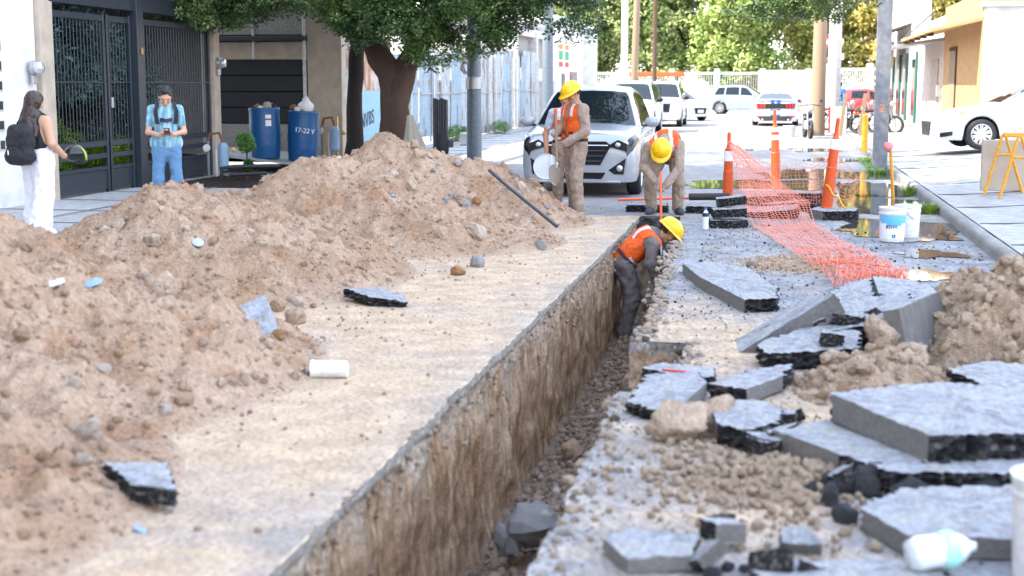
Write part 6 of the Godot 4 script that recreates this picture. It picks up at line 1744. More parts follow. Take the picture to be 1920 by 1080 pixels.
	# pipes and tools
	single("black_pipe", _tube([V(-3.42, 0.66, -17.0), V(-3.1, 0.48, -16.6), V(-2.42, 0.10, -15.9)], 0.022, 10), mat("pipe_black", L(0.035, 0.045, 0.06), 0.5), "black pipe lying down the slope of the high dirt peak", "pipe")
	single("orange_rod", _tube([V(-2.1, 0.14, -19.3), V(-0.9, 0.14, -19.9)], 0.018, 8), M.orange_pipe, "orange rod lying behind the bending worker's legs", "rod")
	single("black_tube", _tube([V(-1.15, 0.17, -19.6), V(-0.62, 0.17, -19.75)], 0.05, 10), M.black_rubber, "thick black tube lying behind the bending worker", "tube")
	single("wooden_stick", _tube([V(-0.62, 0.13, -19.62), V(-0.25, 0.10, -19.5)], 0.016, 6), M.wood, "thin wooden stick between black tube and slab stack", "stick")
	t = thing("marker_stake", "tilted yellow stake with pink ribbon behind the paint bucket", "stake", V(1.72, 0.0, -21.6)); t.rotation_degrees = V(0, 0, 5)
	part("stake", _tube([V(0, 0, 0), V(0, 0.82, 0)], 0.024, 8), M.yellow_paint, t)
	q = MB.new(); q.ball(V(-0.03, 0.80, 0.0), V(0.075, 0.07, 0.05), 12, 8)
	for k in q.v.size(): q.v[k] += q.n[k] * 0.03 * fbm(q.v[k].x * 9.0, q.v[k].y * 9.0, 4.0)
	part("ribbon", q, mat("pink", L(0.75, 0.25, 0.25), 0.6), t)
	t = thing("yellow_bollard", "small yellow bollard on the right kerb before the parked motorcycles", "bollard", V(2.05, 0.12, -34.6))
	q = MB.new(); q.lathe([Vector2(0.07, 0), Vector2(0.07, 0.86), Vector2(0.06, 0.88), Vector2(0, 0.885)], 18); part("post", q, M.yellow_paint, t)
	t = thing("sawhorse", "yellow tube sawhorse with a beige board at the right edge of the picture", "sawhorse", V(3.2, 0.16, -20.2), 0.15)
	for z in [0.0, -0.7]:
		var lg := MB.new(); lg.tube([V(-0.20, 0, z), V(0.02, 0.84, z - 0.02)], 0.022, 8); part("leg", lg, M.yellow_paint, t)
		lg = MB.new(); lg.tube([V(0.34, 0, z), V(0.06, 0.84, z - 0.02)], 0.022, 8); part("leg", lg, M.yellow_paint, t)
		lg = MB.new(); lg.tube([V(-0.05, 0.56, z + 0.005), V(0.15, 0.56, z + 0.005)], 0.018, 8); part("brace", lg, M.yellow_paint, t)
	box_part("top_bar", V(0.3, 0.85, -0.3), V(0.8, 0.06, 0.08), M.yellow_paint, t)
	box_part("board", V(0.12, 0.40, -0.95), V(0.62, 0.72, 0.05), M.beige_wall, t)

func net() -> void:
	var sheet := func(label: String, rows: Array, nu: int, nv: int, crump: float, wd: float, sag: float):
		var P := func(u: float, v: float) -> Vector3:
			var k := 0
			while k < rows.size() - 2 and v > rows[k + 1][0]: k += 1
			var w: float = clampf((v - rows[k][0]) / (rows[k + 1][0] - rows[k][0]), 0, 1)
			w = w * w * (3 - 2 * w) * 0.5 + w * 0.5
			var a: Vector3 = (rows[k][1] as Vector3).lerp(rows[k + 1][1], w); var b: Vector3 = (rows[k][2] as Vector3).lerp(rows[k + 1][2], w)
			var p := a.lerp(b, u)
			p.y -= sag * sin(u * PI) * (1.0 - v)
			var c := crump * (0.35 + 2.4 * smoothstep(0.68, 1.0, v)) 
			p += V(0.5 * fbm(u * 3.0, v * 5.0, 1.2, NZ.c), 0.0, 0.7 * fbm(u * 3.0 + 9.0, v * 6.0, 1.1, NZ.c)) * crump * 1.5
			p.y = maxf(p.y, 0.0) + absf(fbm(u * 4.0, v * 9.0, 1.3, NZ.b)) * c + 0.012
			return p
		var mb := MB.new()
		for a in nu + 1:
			var line := []
			for b in nv * 2 + 1: line.append(P.call(float(a) / nu, b / (nv * 2.0)))
			mb.tube(line, wd, 3, false)
		for b in nv + 1:
			var line := []
			for a in nu * 2 + 1: line.append(P.call(a / (nu * 2.0), float(b) / nv))
			mb.tube(line, wd * 0.9, 3, false)
		single("safety_net", mb, M.net, label, "safety net")
	sheet.call("orange plastic safety net strung between the orange posts", [[0.0, V(-0.60, 0.84, -20.52), V(-0.60, 0.12, -20.5)], [0.35, V(-0.1, 0.56, -20.5), V(-0.05, 0.06, -20.3)], [0.75, V(0.5, 0.62, -19.6), V(0.55, 0.10, -19.4)], [0.85, V(0.70, 0.80, -18.85), V(0.68, 0.15, -18.8)], [1.0, V(1.12, 0.42, -19.6), V(1.0, 0.06, -19.3)]], 11, 36, 0.05, 0.0032, 0.06)
	sheet.call("orange safety net trailing down over the slabs and crumpled on the road", [[0.0, V(-0.66, 0.88, -20.5), V(-0.52, 0.80, -20.5)], [0.22, V(-0.45, 0.34, -19.3), V(0.10, 0.34, -19.6)], [0.42, V(-0.34, 0.14, -17.6), V(0.42, 0.20, -18.3)], [0.52, V(-0.22, 0.02, -16.9), V(0.5, 0.02, -17.3)], [0.75, V(0.18, 0.02, -14.4), V(0.86, 0.02, -14.9)], [0.88, V(0.36, 0.05, -13.0), V(1.02, 0.05, -13.4)], [1.0, V(0.52, 0.02, -11.9), V(1.12, 0.02, -12.2)]], 20, 110, 0.075, 0.0031, 0.0)
	sheet.call("gathered end of the orange net bunched up against the rubble pile", [[0.0, V(0.42, 0.10, -12.9), V(0.98, 0.08, -12.9)], [0.5, V(0.52, 0.18, -12.45), V(0.98, 0.14, -12.4)], [1.0, V(0.55, 0.03, -12.0), V(1.1, 0.02, -12.1)]], 11, 14, 0.10, 0.004, 0.0)

func gas_meter(label: String, at: Vector3, yaw: float) -> void:
	var t := thing("gas_meter", label, "gas meter", at, yaw)
	part("riser", _tube([V(-0.14, 0, 0), V(-0.14, 0.62, 0)], 0.028, 10), M.steel_pole, t)
	part("riser", _tube([V(0.0, 0, 0.03), V(0.0, 0.46, 0.03)], 0.022, 10), M.concrete_light, t)
	var b := MB.new(); b.lathe([Vector2(0, 0.1), Vector2(0.07, 0.1), Vector2(0.09, 0.16), Vector2(0.09, 0.52), Vector2(0.06, 0.58), Vector2(0, 0.6)], 18, Transform3D(Basis(), V(0.12, 0, 0)), true); part("cylinder", b, mat("meter_blue", L(0.22, 0.33, 0.45), 0.5) if not M.has("meter_blue") else M.meter_blue, t)
	b = MB.new(); b.lathe([Vector2(0, -0.03), Vector2(0.062, -0.03), Vector2(0.066, 0.0), Vector2(0.062, 0.03), Vector2(0, 0.035)], 20, Transform3D(Basis(V(1, 0, 0), PI / 2), V(-0.16, 0.5, 0.05))); part("dial", b, M.concrete_light, t)
	b = MB.new(); b.lathe([Vector2(0, -0.03), Vector2(0.045, -0.03), Vector2(0.045, 0.03), Vector2(0, 0.035)], 16, Transform3D(Basis(V(1, 0, 0), PI / 2), V(0.30, 0.46, 0.03))); part("valve", b, M.brass, t)
	part("copper_bend", _tube([V(-0.14, 0.6, 0), V(-0.1, 0.74, 0), V(0.06, 0.76, 0), V(0.12, 0.58, 0)], 0.024, 8), M.rust, t)

func left_things() -> void:
	for q in [[-9.5, 0.31, -25.75, 0.02, "blue plastic barrel with two white stickers standing left by the shutter"], [-8.85, 0.25, -25.95, -0.05, "blue plastic barrel with white scrawled numbers and a bag of rubbish"]]:
		var t := thing("blue_barrel", q[4], "barrel", V(q[0], q[1] - 0.01, q[2]), 0.16); t.rotation.z = q[3]
		var b := MB.new(); b.lathe([Vector2(0.0, 0.0), Vector2(0.24, 0.0), Vector2(0.262, 0.03), Vector2(0.285, 0.25), Vector2(0.292, 0.29), Vector2(0.285, 0.32), Vector2(0.298, 0.45), Vector2(0.292, 0.60), Vector2(0.299, 0.63), Vector2(0.29, 0.66), Vector2(0.285, 0.9), Vector2(0.297, 0.915), Vector2(0.297, 0.96), Vector2(0.275, 0.965), Vector2(0.27, 0.75), Vector2(0, 0.74)], 36, Transform3D(), true)
		part("body", b, M.blue_barrel, t)
		if q[3] > 0:
			for e in [[0.80, 0.07], [0.68, 0.11]]:
				var s := MB.new()
				s.grid(6, 2, func(u, v):
					var a: float = lerpf(0.25, 0.62, u); return V(sin(a) * 0.2985, e[0] - e[1] / 2 + e[1] * v, cos(a) * 0.2985))
				part("sticker", s, M.white_plastic, t)
		else:
			part("scrawl", words("17-22 V", 0.085, 0.003, Transform3D(Basis(V(0, 0, 1), -0.08), V(0.0, 0.60, 0.2975)).rotated_local(Vector3.UP, 0.0), 0.297, "Droid Sans", 400), M.print_white, t)
			(t.get_child(1) as Node3D).rotation.y = 0.25
		for e in 7:                                     # rubbish showing over the rim
			var r := MB.new()
			r.ball(Vector3.ZERO, V(0.07, 0.05, 0.06) * (1.0 + 0.4 * hash01(e + q[0])), 10, 7)
			for k in r.v.size(): r.v[k] += r.n[k] * 0.03 * fbm(r.v[k].x * 9.0 + e, r.v[k].y * 9.0 + r.v[k].z * 7.0, 3.0)
			var o := part("rubbish_piece", r, [M.black_cloth, M.sack, M.white_plastic, M.brown_cloth, M.black_cloth, M.wood, M.yellow_paint][e], self)
			var a := TAU * e / 7.0
			o.position = V(q[0] + cos(a) * 0.14, q[1] + 0.93 + 0.10 * hash01(e * 2.0 + q[0]), q[2] + sin(a) * 0.14); o.rotation = V(a, a * 2.0, e)
			tag(o, ["black crumpled rubbish piece", "beige rubbish piece", "white rubbish piece", "reddish brown rubbish piece", "second black rubbish piece", "wood coloured rubbish piece", "yellow rubbish piece"][e] + [" on the blue barrel with two stickers", " on the blue barrel with white scrawl"][0 if q[3] > 0 else 1], "rubbish", ["rubbish on the stickered blue barrel", "rubbish on the scrawled blue barrel"][0 if q[3] > 0 else 1])
	var bag := MB.new(); bag.ball(Vector3.ZERO, V(0.15, 0.17, 0.13), 18, 12)
	for k in bag.v.size():
		bag.v[k] += bag.n[k] * 0.035 * fbm(bag.v[k].x * 9.0, bag.v[k].y * 7.0 + bag.v[k].z * 7.0, 2.0)
		if bag.v[k].y > 0.06: bag.v[k] *= V(0.55, 1.1, 0.55)
	single("rubbish_bag", bag, mat("thin_bag", L(0.70, 0.68, 0.68), 0.35), "knotted pale plastic bag on top of the scrawled blue barrel", "bag", V(-8.74, 1.29, -25.9))
	gas_meter("gas meter with blue cylinder and white dial at the right end of the gate", V(-9.62, 0.10, -23.6), 0.3)
	gas_meter("gas meter with yellow pipes on the carport wall right of the barrels", V(-8.62, 0.30, -26.9), 0.1)
	single("yellow_gas_pipe", _tube([V(-8.75, 0.3, -27.0), V(-8.75, 1.06, -27.0), V(-8.48, 1.06, -27.0), V(-8.48, 0.3, -27.0)], 0.024, 8), M.brass, "yellow gas pipe loop against the carport wall", "pipe")
	var bed := MB.new()
	bed.grid(30, 30, func(u, v):
		var x: float = lerpf(-9.9, -8.0, u); var z: float = lerpf(-21.4, -24.2, v); var e: float = minf(minf(u, 1 - u), minf(v, 1 - v)) * 5.0
		return V(x, 0.06 + minf(e, 1.0) * (0.05 + 0.04 * fbm(x, z, 5.0)), z), func(_u, _v, p): return Color(0.075, 0.06, 0.05) * (0.7 + 0.8 * absf(fbm(p.x, p.z, 9.0))))
	struct("soil_bed", bed, M.soil_wall)
	var t := thing("topiary", "little topiary bush of two clipped balls in front of the blue barrels", "bush", V(-8.72, 0.1, -22.7))
	part("stem", _tube([V(0, 0, 0), V(0.01, 0.4, 0), V(0, 0.7, 0)], 0.014, 6), M.bark, t)
	crown(t, [[V(0, 0.62, 0), V(0.14, 0.17, 0.14), 420], [V(-0.07, 0.70, 0), V(0.1, 0.08, 0.1), 110], [V(0.03, 0.24, 0), V(0.075, 0.12, 0.075), 200]], leaf_cluster(9, 0.035, 0.016, 0.04, 21), M.leaf, Color(0.03, 0.10, 0.02), Color(0.13, 0.26, 0.05), 1.0, 71, -0.4)
	single("bent_pipe", _tube([V(-9.05, 0.06, -22.4), V(-9.05, 0.32, -22.4), V(-8.85, 0.34, -22.5), V(-8.2, 0.34, -22.9)], 0.035, 8), M.black_rubber, "bent black pipe frame behind the little topiary", "pipe")
	single("bent_pipe", _tube([V(-8.85, 0.05, -22.25), V(-8.85, 0.22, -22.25), V(-8.3, 0.24, -22.5)], 0.03, 8), M.black_rubber, "lower bent black pipe beside the little topiary", "pipe")
	# sack on the trunk, bundle of boards, odds and ends along the fence
	var sk := MB.new()
	sk.grid(40, 16, func(u, v):
		var a: float = u * TAU; var r: float = lerpf(0.26, 0.05, pow(v, 0.8)) * (1.0 + 0.16 * sin(a * 7.0 + v * 2.0) * (1 - v * 0.5))
		return V(cos(a) * r - 0.1 * v, 0.72 * v, sin(a) * r * 0.7), null, true)
	single("cloth_sack", sk, M.sack, "pleated beige cloth hung beside the forked tree's trunk", "sack", V(-6.05, 0.46, -23.7))
	t = thing("board_bundle", "upright bundle of black boards wrapped in dark cloth", "boards", V(-5.62, 0.05, -23.7))
	for k in 6: box_part("board", V(-0.10 + k * 0.042, 0.71, 0.02 * (k % 2)), V(0.034, 1.42 - 0.03 * (k % 3), 0.12), M.shutter if k % 2 else M.dark_metal, t, 0.004)
	var cl := MB.new(); cl.ball(V(0.06, 0.62, 0.05), V(0.11, 0.24, 0.10), 16, 12)
	for k in cl.v.size(): cl.v[k] += cl.n[k] * 0.05 * fbm(cl.v[k].x * 9.0, cl.v[k].y * 6.0, 2.0)
	part("wrapping", cl, M.black_cloth, t)
	for q in [[-8.2, -38.0, 0.5, 0.35, "grey_metal", "grey box standing on the pavement by the metal fence"], [-8.6, -36.6, 0.45, 0.22, "black_rubber", "black crate lying by the metal fence"], [-7.7, -30.4, 0.4, 0.28, "stripe_blue", "blue bundle behind the pleated cloth"]]:
		var b := MB.new(); b.box(V(0, q[3] / 2, 0), V(q[2], q[3], 0.35), Basis(V(0, 1, 0), q[0]), 0.03)
		single("box", b, M[q[4]], q[5], "box", V(q[0], 0.06, q[1]))
	for q in [[-9.2, 0.05, -41.0, 0.7, "weeds growing at the foot of the metal fence"], [-9.2, 0.05, -47.5, 0.5, "green weeds farther along the metal fence"]]:
		var w := thing("weeds", q[4], "weeds", V(q[0], q[1], q[2]))
		crown(w, [[V(0, 0.22, 0), V(0.35, 0.25, 0.8), 260]], leaf_cluster(9, 0.1, 0.04, 0.1, 22), M.leaf, Color(0.05, 0.14, 0.03), Color(0.2, 0.3, 0.06), q[3], 73, -0.3)

func tuft(label: String, at: Vector3, r: float, h: float, n: int, sd: int) -> void:
	var g := RandomNumberGenerator.new(); g.seed = sd
	var mb := MB.new()
	for k in n:
		var a := g.randf() * TAU; var rr := r * sqrt(g.randf()) * 0.6
		var b := V(cos(a) * rr, 0, sin(a) * rr)
		var o := V(cos(a + g.randfn() * 0.5), 0, sin(a + g.randfn() * 0.5)) * r * g.randf_range(0.3, 1.0)
		var hh := h * g.randf_range(0.5, 1.0)
		var s := V(-sin(a), 0, cos(a)) * 0.006
		mb.col = Color(0.09, 0.20, 0.02).lerp(Color(0.26, 0.36, 0.05), g.randf())
		var m := b + o * 0.45 + V(0, hh * 0.7, 0); var t := b + o + V(0, hh, 0)
		mb.quad(b - s, b + s, m + s * 0.8, m - s * 0.8); mb.tri(m - s * 0.8, m + s * 0.8, t)
	single("weed_tuft", mb, M.leaf, label, "weed", at)

func small_things() -> void:
	tuft("bright green weed tuft in the right kerb by the puddle", V(2.0, 0.0, -19.4), 0.16, 0.17, 260, 1)
	tuft("weed tuft growing in the kerb beside the yellow stake", V(2.02, 0.0, -22.6), 0.13, 0.18, 160, 2)
	for k in 5:
		tuft(["weed patch at the kerb bend nearest the square pole", "weed patch one step beyond the kerb bend", "weed patch in the gutter left of the square pole", "thin weeds in the gutter farther from the pole", "last thin weeds along the far gutter"][k], V(1.92 + 0.05 * hash01(k), 0.0, -28.0 - k * 1.1), 0.26, 0.14, 200, 3 + k)
	# scraps on the heap
	var j := 0
	for q in [[-3.9, -7.2, 0.05, "print_white", "crumpled pale paper scrap low on the tall crumbly end"], [-3.75, -7.35, 0.045, "meter_blue", "blue plastic scrap low on the tall crumbly end"], [-4.5, -10.6, 0.06, "pale_cloth", "pale blue rag half buried below the middle peak"], [-2.35, -4.9, 0.025, "meter_blue", "tiny blue scrap near the trench corner"]]:
		var mb := MB.new(); mb.ball(Vector3.ZERO, V(1.3, 0.35, 0.9), 12, 8)
		for k in mb.v.size(): mb.v[k] += mb.n[k] * 0.5 * fbm(mb.v[k].x * 2.0 + j, mb.v[k].z * 2.0 + mb.v[k].y, 1.0)
		var o := part("scrap", mb, M[q[3]], self)
		o.transform = Transform3D(Basis.from_euler(V(0.2, j, 0.3)).scaled(Vector3.ONE * q[2]), V(q[0], maxf(heap(q[0], q[1]), 0.0) + q[2] * 0.3, q[1]))
		tag(o, q[4], "scrap"); j += 1

func hand(mb: MB, w: Vector3, d: Vector3, pn: Vector3, thumb: float, curl: float, fat := 1.0) -> void:    # wrist, finger direction, palm normal, +1 if the thumb lies along d x pn
	d = d.normalized(); pn = (pn - d * pn.dot(d)).normalized()
	var s := d.cross(pn) * thumb
	var g := Sdf.new(w - Vector3.ONE * 0.21, w + Vector3.ONE * 0.21, 0.0062)
	g.cap(w - d * 0.03, w + d * 0.02, 0.026 * fat, 0.028 * fat, 0.015)
	g.cap(w + d * 0.03, w + d * 0.082, 0.036 * fat, 0.040 * fat, 0.015, pn, 0.42)
	for k in 4:
		var b := w + d * (0.088 - 0.006 * absf(k - 1.2)) + s * (0.030 - 0.0205 * k)
		var l: float = [0.072, 0.080, 0.074, 0.058][k]
		var a := curl * 0.55
		var fd := d * cos(a) + pn * sin(a)
		var r := 0.0098 * fat
		var p1 := b + fd * l * 0.45
		a += curl * 0.75; fd = d * cos(a) + pn * sin(a)
		var p2 := p1 + fd * l * 0.32
		a += curl * 0.6; fd = d * cos(a) + pn * sin(a)
		var p3 := p2 + fd * l * 0.25
		g.cap(b - d * 0.015, p1, r * 1.05, r, 0.005); g.cap(p1, p2, r, r * 0.95, 0.004); g.cap(p2, p3, r * 0.95, r * 0.8, 0.004)
	var t0 := w + d * 0.028 + s * 0.026
	var t1 := t0 + (d * 0.6 + s * 0.55 + pn * 0.45 * curl).normalized() * 0.042
	var t2 := t1 + (d * 0.75 + s * 0.1 + pn * 0.65 * curl).normalized() * 0.034
	g.cap(t0, t1, 0.014 * fat, 0.0115 * fat, 0.01); g.cap(t1, t2, 0.0115 * fat, 0.009 * fat, 0.004)
	g.add_to(mb)

func person(label: String, at: Vector3, yaw: float, J: Dictionary, O: Dictionary) -> Node3D:
	var t := thing("person", label, "person", at, yaw)
	var cell: float = O.get("cell", 0.013)
	var sc: float = O.get("girth", 1.0)
	var skin: Material = O.get("skin", M.skin)
	var up: Vector3 = (J.neck - J.pel).normalized()
	var sd: Vector3 = (J.shL - J.shR); sd = (sd - up * sd.dot(up)).normalized()
	var fw := sd.cross(up)
	var lo := Vector3.ONE * 9.0; var hi := -lo
	for k in J:
		if J[k] is Vector3 and not k in ["look", "hup", "dL", "nL", "dR", "nR"]:
			lo = lo.min(J[k]); hi = hi.max(J[k])
	lo -= Vector3.ONE * 0.24; hi += Vector3.ONE * 0.24
	var sides := ["L", "R"]
	var arms := func(g: Sdf, e: float, to_wrist: float):
		for s in sides:
			g.cap(J["sh" + s], (J["sh" + s] as Vector3).lerp(J["el" + s], 1.0 if to_wrist > 0.5 else 0.66), (0.056 + e) * sc, (0.044 + e) * sc, 0.03)
			if to_wrist > 0.5:
				g.cap(J["el" + s], (J["el" + s] as Vector3).lerp(J["wr" + s], to_wrist), (0.043 + e) * sc, (0.031 + e * 1.15) * sc, 0.02)
	var torso := func(g: Sdf, e: float, hipw: float, shw := 0.085):
		g.cap(J.pel - up * 0.02, (J.pel as Vector3).lerp(J.chest, 0.6), (0.150 + e) * sc * hipw, (0.140 + e) * sc, 0.05, fw, 0.74)
		g.cap((J.pel as Vector3).lerp(J.chest, 0.6), J.chest + up * 0.06, (0.142 + e) * sc, (0.150 + e) * sc, 0.05, fw, 0.76)
		g.cap((J.shL as Vector3).lerp(J.shR, 0.12) - up * 0.015, (J.shR as Vector3).lerp(J.shL, 0.12) - up * 0.015, (shw - 0.018 + e) * sc, (shw - 0.018 + e) * sc, 0.05)
	var legs := func(g: Sdf, e: float, ankle: float, to := 1.0):
		for s in sides:
			g.cap(J["hip" + s], J["kn" + s], (0.088 + e) * sc, (0.062 + e) * sc, 0.04)
			g.cap(J["kn" + s], (J["kn" + s] as Vector3).lerp(J["an" + s], to), (0.061 + e) * sc, (0.042 + ankle) * sc, 0.03)
	var g := Sdf.new(lo, hi, cell)
	torso.call(g, 0.0, 1.0); arms.call(g, 0.0, 1.0); legs.call(g, 0.0, 0.0)
	g.cap(J.neck - up * 0.05, (J.neck as Vector3).lerp(J.head, 0.6), 0.062, 0.054, 0.03)
	for s in sides: g.cap(J["an" + s] - V(0, 0.02, 0), J["to" + s], 0.042, 0.034, 0.02)
	var mb := MB.new()
	g.add_to(mb)
	# head, with a grid of its own
	var c: Vector3 = J.head
	var f: Vector3 = (J.look as Vector3).normalized()
	var hu: Vector3 = J.get("hup", Vector3.UP); hu = (hu - f * hu.dot(f)).normalized()
	var hs := hu.cross(f)
	var hc: float = O.get("head_cell", 0.0075)
	g = Sdf.new(c - Vector3.ONE * 0.19, c + Vector3.ONE * 0.19, hc)
	g.cap(c + hu * 0.022 - f * 0.025, c + hu * 0.022 + f * 0.008, 0.090, 0.086, 0.02, hs, 0.85)
	g.cap(c - hu * 0.035 + f * 0.02, c - hu * 0.078 + f * 0.045, 0.058, 0.034, 0.03, hs, 0.95)
	g.cap(c + f * 0.088 + hu * 0.008, c + f * 0.108 - hu * 0.026, 0.008, 0.014, 0.014)
	g.cap(c + f * 0.078 + hu * 0.030 - hs * 0.035, c + f * 0.078 + hu * 0.030 + hs * 0.035, 0.015, 0.015, 0.012)
	g.cap(c + f * 0.084 - hu * 0.056 - hs * 0.016, c + f * 0.084 - hu * 0.056 + hs * 0.016, 0.010, 0.010, 0.008)
	for q in [1.0, -1.0]:
		g.cap(c + f * 0.062 - hu * 0.018 + hs * 0.040 * q, c + f * 0.055 - hu * 0.03 + hs * 0.042 * q, 0.022, 0.02, 0.02)
		g.cap(c + hs * 0.080 * q + hu * 0.014 - f * 0.008, c + hs * 0.078 * q - hu * 0.022, 0.019, 0.011, 0.008, hs, 0.5)
	g.cap(c - hu * 0.055 - f * 0.02, (J.neck as Vector3).lerp(c, 0.15), 0.054, 0.060, 0.03)
	g.add_to(mb)
	if not O.has("glove"):
		for s in sides:
			if J.has("d" + s): hand(mb, J["wr" + s], J["d" + s], J["n" + s], J.get("t" + s, 1.0), J.get("c" + s, 0.5))
	part("body", mb, skin, t)
	if hc < 0.01:
		for q in [1.0, -1.0]:
			var e := MB.new(); e.ball(c + f * 0.081 + hs * 0.031 * q + hu * 0.010, V(0.012, 0.009, 0.012), 10, 8, Basis(hs, hu, f)); part("eye", e, M.hair, t)
			e = MB.new(); e.tube([c + f * 0.090 + hs * 0.016 * q + hu * 0.032, c + f * 0.085 + hs * 0.046 * q + hu * 0.034], 0.005, 6); part("eyebrow", e, M.hair, t)
	if O.has("glove"):
		for s in sides:
			if not J.has("d" + s): continue
			mb = MB.new(); hand(mb, J["wr" + s], J["d" + s], J["n" + s], J.get("t" + s, 1.0), J.get("c" + s, 1.0), 1.22)
			var cuff := MB.new(); var dd: Vector3 = (J["wr" + s] - J["el" + s]).normalized()
			cuff.tube([J["wr" + s] - dd * 0.06, J["wr" + s] + dd * 0.02], [0.050, 0.040], 14); mb.add(cuff)
			part("glove", mb, O.glove, t)
	# clothes
	var fold: FastNoiseLite = NZ.fold
	if O.has("trousers"):
		g = Sdf.new(lo, hi, cell); legs.call(g, 0.022 * O.get("loose", 1.0), 0.034 * O.get("flare", 1.0), 1.0)
		g.cap(J.pel - up * 0.06, J.pel + up * 0.05, 0.166 * sc, 0.158 * sc, 0.05, fw, 0.76)
		mb = MB.new(); g.add_to(mb, null, fold, 0.011 * O.get("crease", 1.0)); part("trousers", mb, O.trousers, t)
	if O.has("boots"):
		mb = MB.new(); g = Sdf.new(lo, hi, 0.011)
		for s in sides:
			var a: Vector3 = J["an" + s]; var b: Vector3 = J["to" + s]
			g.cap(a + V(0, 0.05, 0), a - V(0, 0.015, 0), 0.058, 0.055, 0.02); g.cap(a - V(0, 0.025, 0), b + V(0, 0.012, 0), 0.052, 0.046, 0.03)
		g.cut(V(0, 0.004 + J.get("floor", 0.0), 0), V(0, -1, 0)); g.add_to(mb); part("boots", mb, O.boots, t)
	if O.has("shirt"):
		g = Sdf.new(lo, hi, cell); torso.call(g, 0.018, 1.0)
		arms.call(g, 0.017 if O.get("sleeve", 1.0) > 0.5 else 0.014, O.get("sleeve", 1.0))
		if O.has("hem"):
			g.cap(J.hipL + up * 0.05, J.hipR + up * 0.05, 0.134 * sc, 0.134 * sc, 0.05, fw, 0.9)
		g.cap(J.neck - up * 0.05, J.neck + up * 0.015, 0.078, 0.074, 0.03)
		if O.get("sleeve", 1.0) < 0.0:
			for s in sides: g.dig(J["sh" + s] + up * 0.01, J["el" + s], 0.085)
		var dye := func(p: Vector3) -> Color:
			var k := clampf(0.5 + 1.3 * NZ.a.get_noise_3d(p.x * 14.0, p.y * 3.0, p.z * 14.0) , 0, 1)
			return Color(0.07, 0.22, 0.34).lerp(Color(0.33, 0.52, 0.58), k)
		mb = MB.new(); g.add_to(mb, dye if O.get("dye", false) else null, fold, 0.008); part("shirt", mb, O.shirt, t)
	if O.has("vest"):
		g = Sdf.new(lo, hi, cell * 0.9)
		torso.call(g, 0.036, 0.98, 0.082)
		g.cut(J.pel - up * 0.06, -up); g.cut(J.neck + up * 0.015, up)
		for s in sides: g.dig(J["sh" + s] + sd * (0.035 if s == "L" else -0.035) - up * 0.02, (J["sh" + s] as Vector3).lerp(J["el" + s], 0.45) + sd * (0.03 if s == "L" else -0.03), 0.098)
		g.dig(J.neck + fw * 0.14, J.neck - up * 0.12 + fw * 0.18, 0.06)
		var pel: Vector3 = J.pel
		var hgt: float = (J.neck - pel).dot(up)
		var vc := func(p: Vector3) -> Color:
			var x := absf((p - pel).dot(sd)); var y: float = (p - pel).dot(up) / hgt; var z := (p - pel).dot(fw)
			var k: Color = Color(0.86, 0.115, 0.008) * (0.9 + 0.25 * NZ.b.get_noise_3dv(p * 6.0))
			if x > 0.075 and x < 0.118 and (y > 0.72 or z < 0.0 and y > 0.55): return Color(0.72, 0.73, 0.74)
			if y > 0.15 and y < 0.205 and x > 0.07 and z > 0.0: return Color(0.70, 0.71, 0.72)
			if z > 0.0 and x < 0.010: return Color(0.05, 0.05, 0.05)
			if z > 0.0 and x > 0.05 and x < 0.12 and y > 0.24 and y < 0.30: return Color(0.03, 0.03, 0.03)
			if y < -0.10: return Color(0.06, 0.05, 0.05)
			return k
		mb = MB.new(); g.add_to(mb, vc, fold, 0.008); part("vest", mb, M.vest, t)
		mb = MB.new(); mb.grid(24, 1, func(u, v):
			var a: float = u * TAU
			return J.pel + up * (0.025 + 0.035 * v) + (sd * cos(a) * 0.193 + fw * sin(a) * 0.148) * sc, null, true)
		part("belt", mb, M.black_cloth, t)
	if O.has("hair"):
		g = Sdf.new(c - Vector3.ONE * (0.2 if O.hair == "short" else 0.75), c + Vector3.ONE * 0.2, 0.009 if O.hair == "short" else 0.012)
		g.cap(c + hu * 0.030 - f * 0.030, c + hu * 0.036 + f * 0.012, 0.100, 0.092, 0.02, hs, 0.88)
		if O.hair == "short":
			g.cut(c + f * 0.045 + hu * 0.045, (f * 0.8 - hu * 0.75).normalized()); g.cut(c - hu * 0.045, -hu)
		else:
			g.cut(c + f * 0.03 - hu * 0.02, (f * 0.9 - hu * 0.5).normalized())
			var bk: Vector3 = J.chest - fw * 0.15
			g.cap(c - f * 0.045 - hu * 0.01, J.neck - fw * 0.085, 0.088, 0.092, 0.05, f, 0.8)
			g.cap(J.neck - fw * 0.085, bk + up * 0.05 + sd * 0.02, 0.092, 0.105, 0.05, fw, 0.55)
			g.cap(bk + up * 0.05 + sd * 0.02, bk - up * 0.30 + sd * 0.07, 0.10, 0.045, 0.05, fw, 0.5)
			g.cap(J.neck - fw * 0.03 - sd * 0.07, bk - up * 0.02 - sd * 0.13 + fw * 0.02, 0.05, 0.03, 0.04)
			g.cap(J.neck - fw * 0.03 + sd * 0.07, bk - up * 0.18 + sd * 0.14, 0.05, 0.03, 0.04)
		var hf := noise(9, 26.0, 2)
		mb = MB.new()
		if O.hair == "short": g.add_to(mb, null, hf, 0.018)
		else: g.add_to(mb, null, noise(10, 16.0, 2), 0.005)
		part("hair", mb, O.get("hair_mat", M.hair), t)
